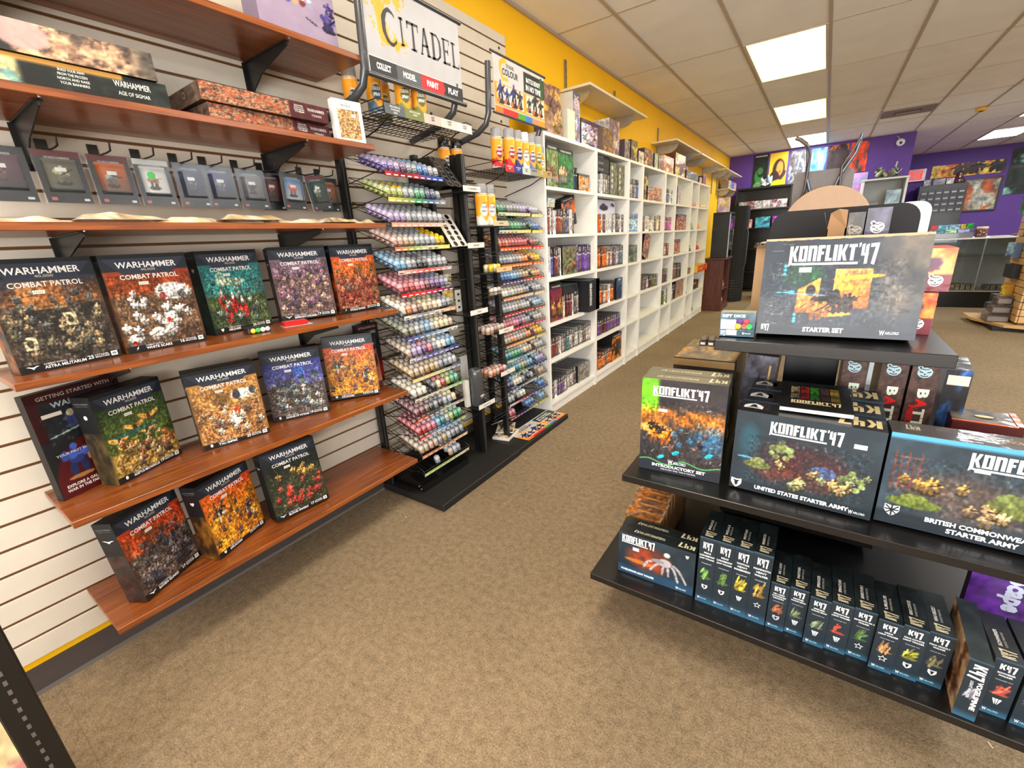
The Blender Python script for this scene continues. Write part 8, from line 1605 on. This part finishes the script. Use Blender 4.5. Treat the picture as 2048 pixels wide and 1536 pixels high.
for k, (fc, u, z, w, h, c, lb) in enumerate(PKS):
    cv = mottled(12, 14, [shadec(c, .6), c, shadec(c, 1.4)], 550+k, 3); o = carton(w, h, .06, dict(front=cv, base=shadec(c, .8))).build('hanging_pack' if k != 6 else 'boxed_game', M_card)
    if fc == 'f': o.location = (u, 7.066, z)
    else: o.location = (1.815, u+w, z); o.rotation_euler = (0, 0, -PI/2)
    tag(o, lb, 'hanging pack' if k != 6 else 'boxed game')
for k in range(3): bxs('clear_bin', 'clear plastic bin at the foot of the slatwall side, %s of three' % ['lowest', 'middle', 'topmost'][k], 'bin', [('bin', [(1.68+.03*k, 7.30+.02*k, .0762+.10*k, 1.875, 7.62, .0762+.10*k+.095)], M_clear, (1, 1, 1)), ('contents', [(1.70+.03*k, 7.32+.02*k, .080+.10*k, 1.87, 7.60, .080+.10*k+.055)], M_card, (.62, .54, .52))])

# table with upturned chairs in the middle of the shop
t = thing('gaming_table', 'tall table behind the stepped display carrying upturned chairs', 'table', (0, 0, 0)); m = MB(); m.cbox(-.45, 4.55, .90, .62, 5.35, .94, (.30, .29, .28), .004); m.build('tabletop', M_matte, t)
for x, y in ((-.40, 4.6), (.57, 4.6), (-.40, 5.3), (.57, 5.3)): m = MB(); m.tube([(x, y, 0), (x, y, .90)], .02, (.12, .12, .12), 8); m.build('leg', M_wire, t)
def disc(R, th, c): m = MB(); m.lathe([(R-.006, -th/2), (R, -th/2+.004), (R, th/2-.004), (R-.006, th/2)], (0, 0, 0), 48, c, axis=(0, -1, 0)); return m
t = thing('round_stool_seat', 'beige round table top standing on edge behind the black header board', 'round table top', (-.015, 4.80, .9405+.315)); disc(.315, .03, (.78, .66, .56)).build('top', M_matte, t)
t = thing('upturned_chair', 'grey chair standing upturned with curved tube legs in the air', 'chair', (-.075, 4.98, .9405)); W2 = .215; H_ = .775
rc = []
for cx, cz, a0 in ((W2-.05, H_-.05, 0), (-W2+.05, H_-.05, PI/2)): rc += [(cx+.05*math.cos(a), cz+.05*math.sin(a)) for a in np.linspace(a0, a0+PI/2, 6)]
rc += [(-W2, 0), (W2, 0)]
m = MB(); m.prism(rc, (0, 0, 0), (1, 0, 0), (0, 0, 1), (0, .022, 0), (.52, .50, .51)); m.build('seat_back', M_matte, t)
for s, top in ((-1, (-.145, 0, .99)), (1, (.225, 0, 1.01))):
    m = MB(); m.tube([(s*.045, -.03, .52), (s*.075, -.04, .58), (s*.12+.0, -.05, .72), (top[0]*.9, -.05, .88), (top[0], -.05, top[2])], .013, (.45, .49, .54), 8); m.build('leg', M_metal, t)
    m = MB(); m.tube([(s*.18, -.04, .45), (s*.125, -.05, .62), (s*.12, -.06, .78), (top[0]*.80, -.06, .90), (top[0]*.95, -.06, .97)], .011, (.38, .36, .36), 8); m.build('leg', M_metal, t)
    m = MB(); m.cbox(s*.045-.018, -.028, .44, s*.045+.018, -.004, .60, (.40, .55, .78), .003); m.build('bracket', M_plastic, t)
m = MB(); m.tube([(-.15, -.05, .985), (-.20, -.05, 1.03), (-.24, -.05, 1.05)], .018, (.40, .36, .35), 8); m.build('foot', M_plastic, t)
WZ = float(at(1850, 401, y=2.5)[2])
t = thing('white_board', 'white rounded board standing behind the black header board at its right', 'board', (float(at(1862, 430, y=2.5)[0])-.115, 2.50, 0)); m = MB()
rc = []
for cx, cz, a0 in ((.115-.04, WZ-.04, 0), (.0+.04, WZ-.04, PI/2)): rc += [(cx+.04*math.cos(a), cz+.04*math.sin(a)) for a in np.linspace(a0, a0+PI/2, 6)]
rc += [(0, 0), (.115, 0)]
m.prism(rc, (0, 0, 0), (1, 0, 0), (0, 0, 1), (0, .02, 0), (.88, .92, .95)); m.build('panel', M_white, t); m = MB(); m.cbox(.0, -.06, 0, .115, .08, .03, (.5, .5, .5), .003); m.build('foot', M_metal, t)
# floor litter
for k, (px, py) in enumerate(((812, 1034), (1052, 918), (1980, 1490))):
    p = at(px, py, z=0); m = MB(); m.cbox(-.008, -.002, 0, .008, .002, .0015, (.78, .72, .6), .0005); o = m.build('paper_scrap', M_paper); o.location = p; o.rotation_euler = (0, 0, k); tag(o, ['tiny pale scrap on the carpet in front of the paint rack base', 'tiny dark-edged scrap on the carpet beside the far rack base', 'thin pale scrap on the carpet below the bottom right shelf'][k], 'scrap')
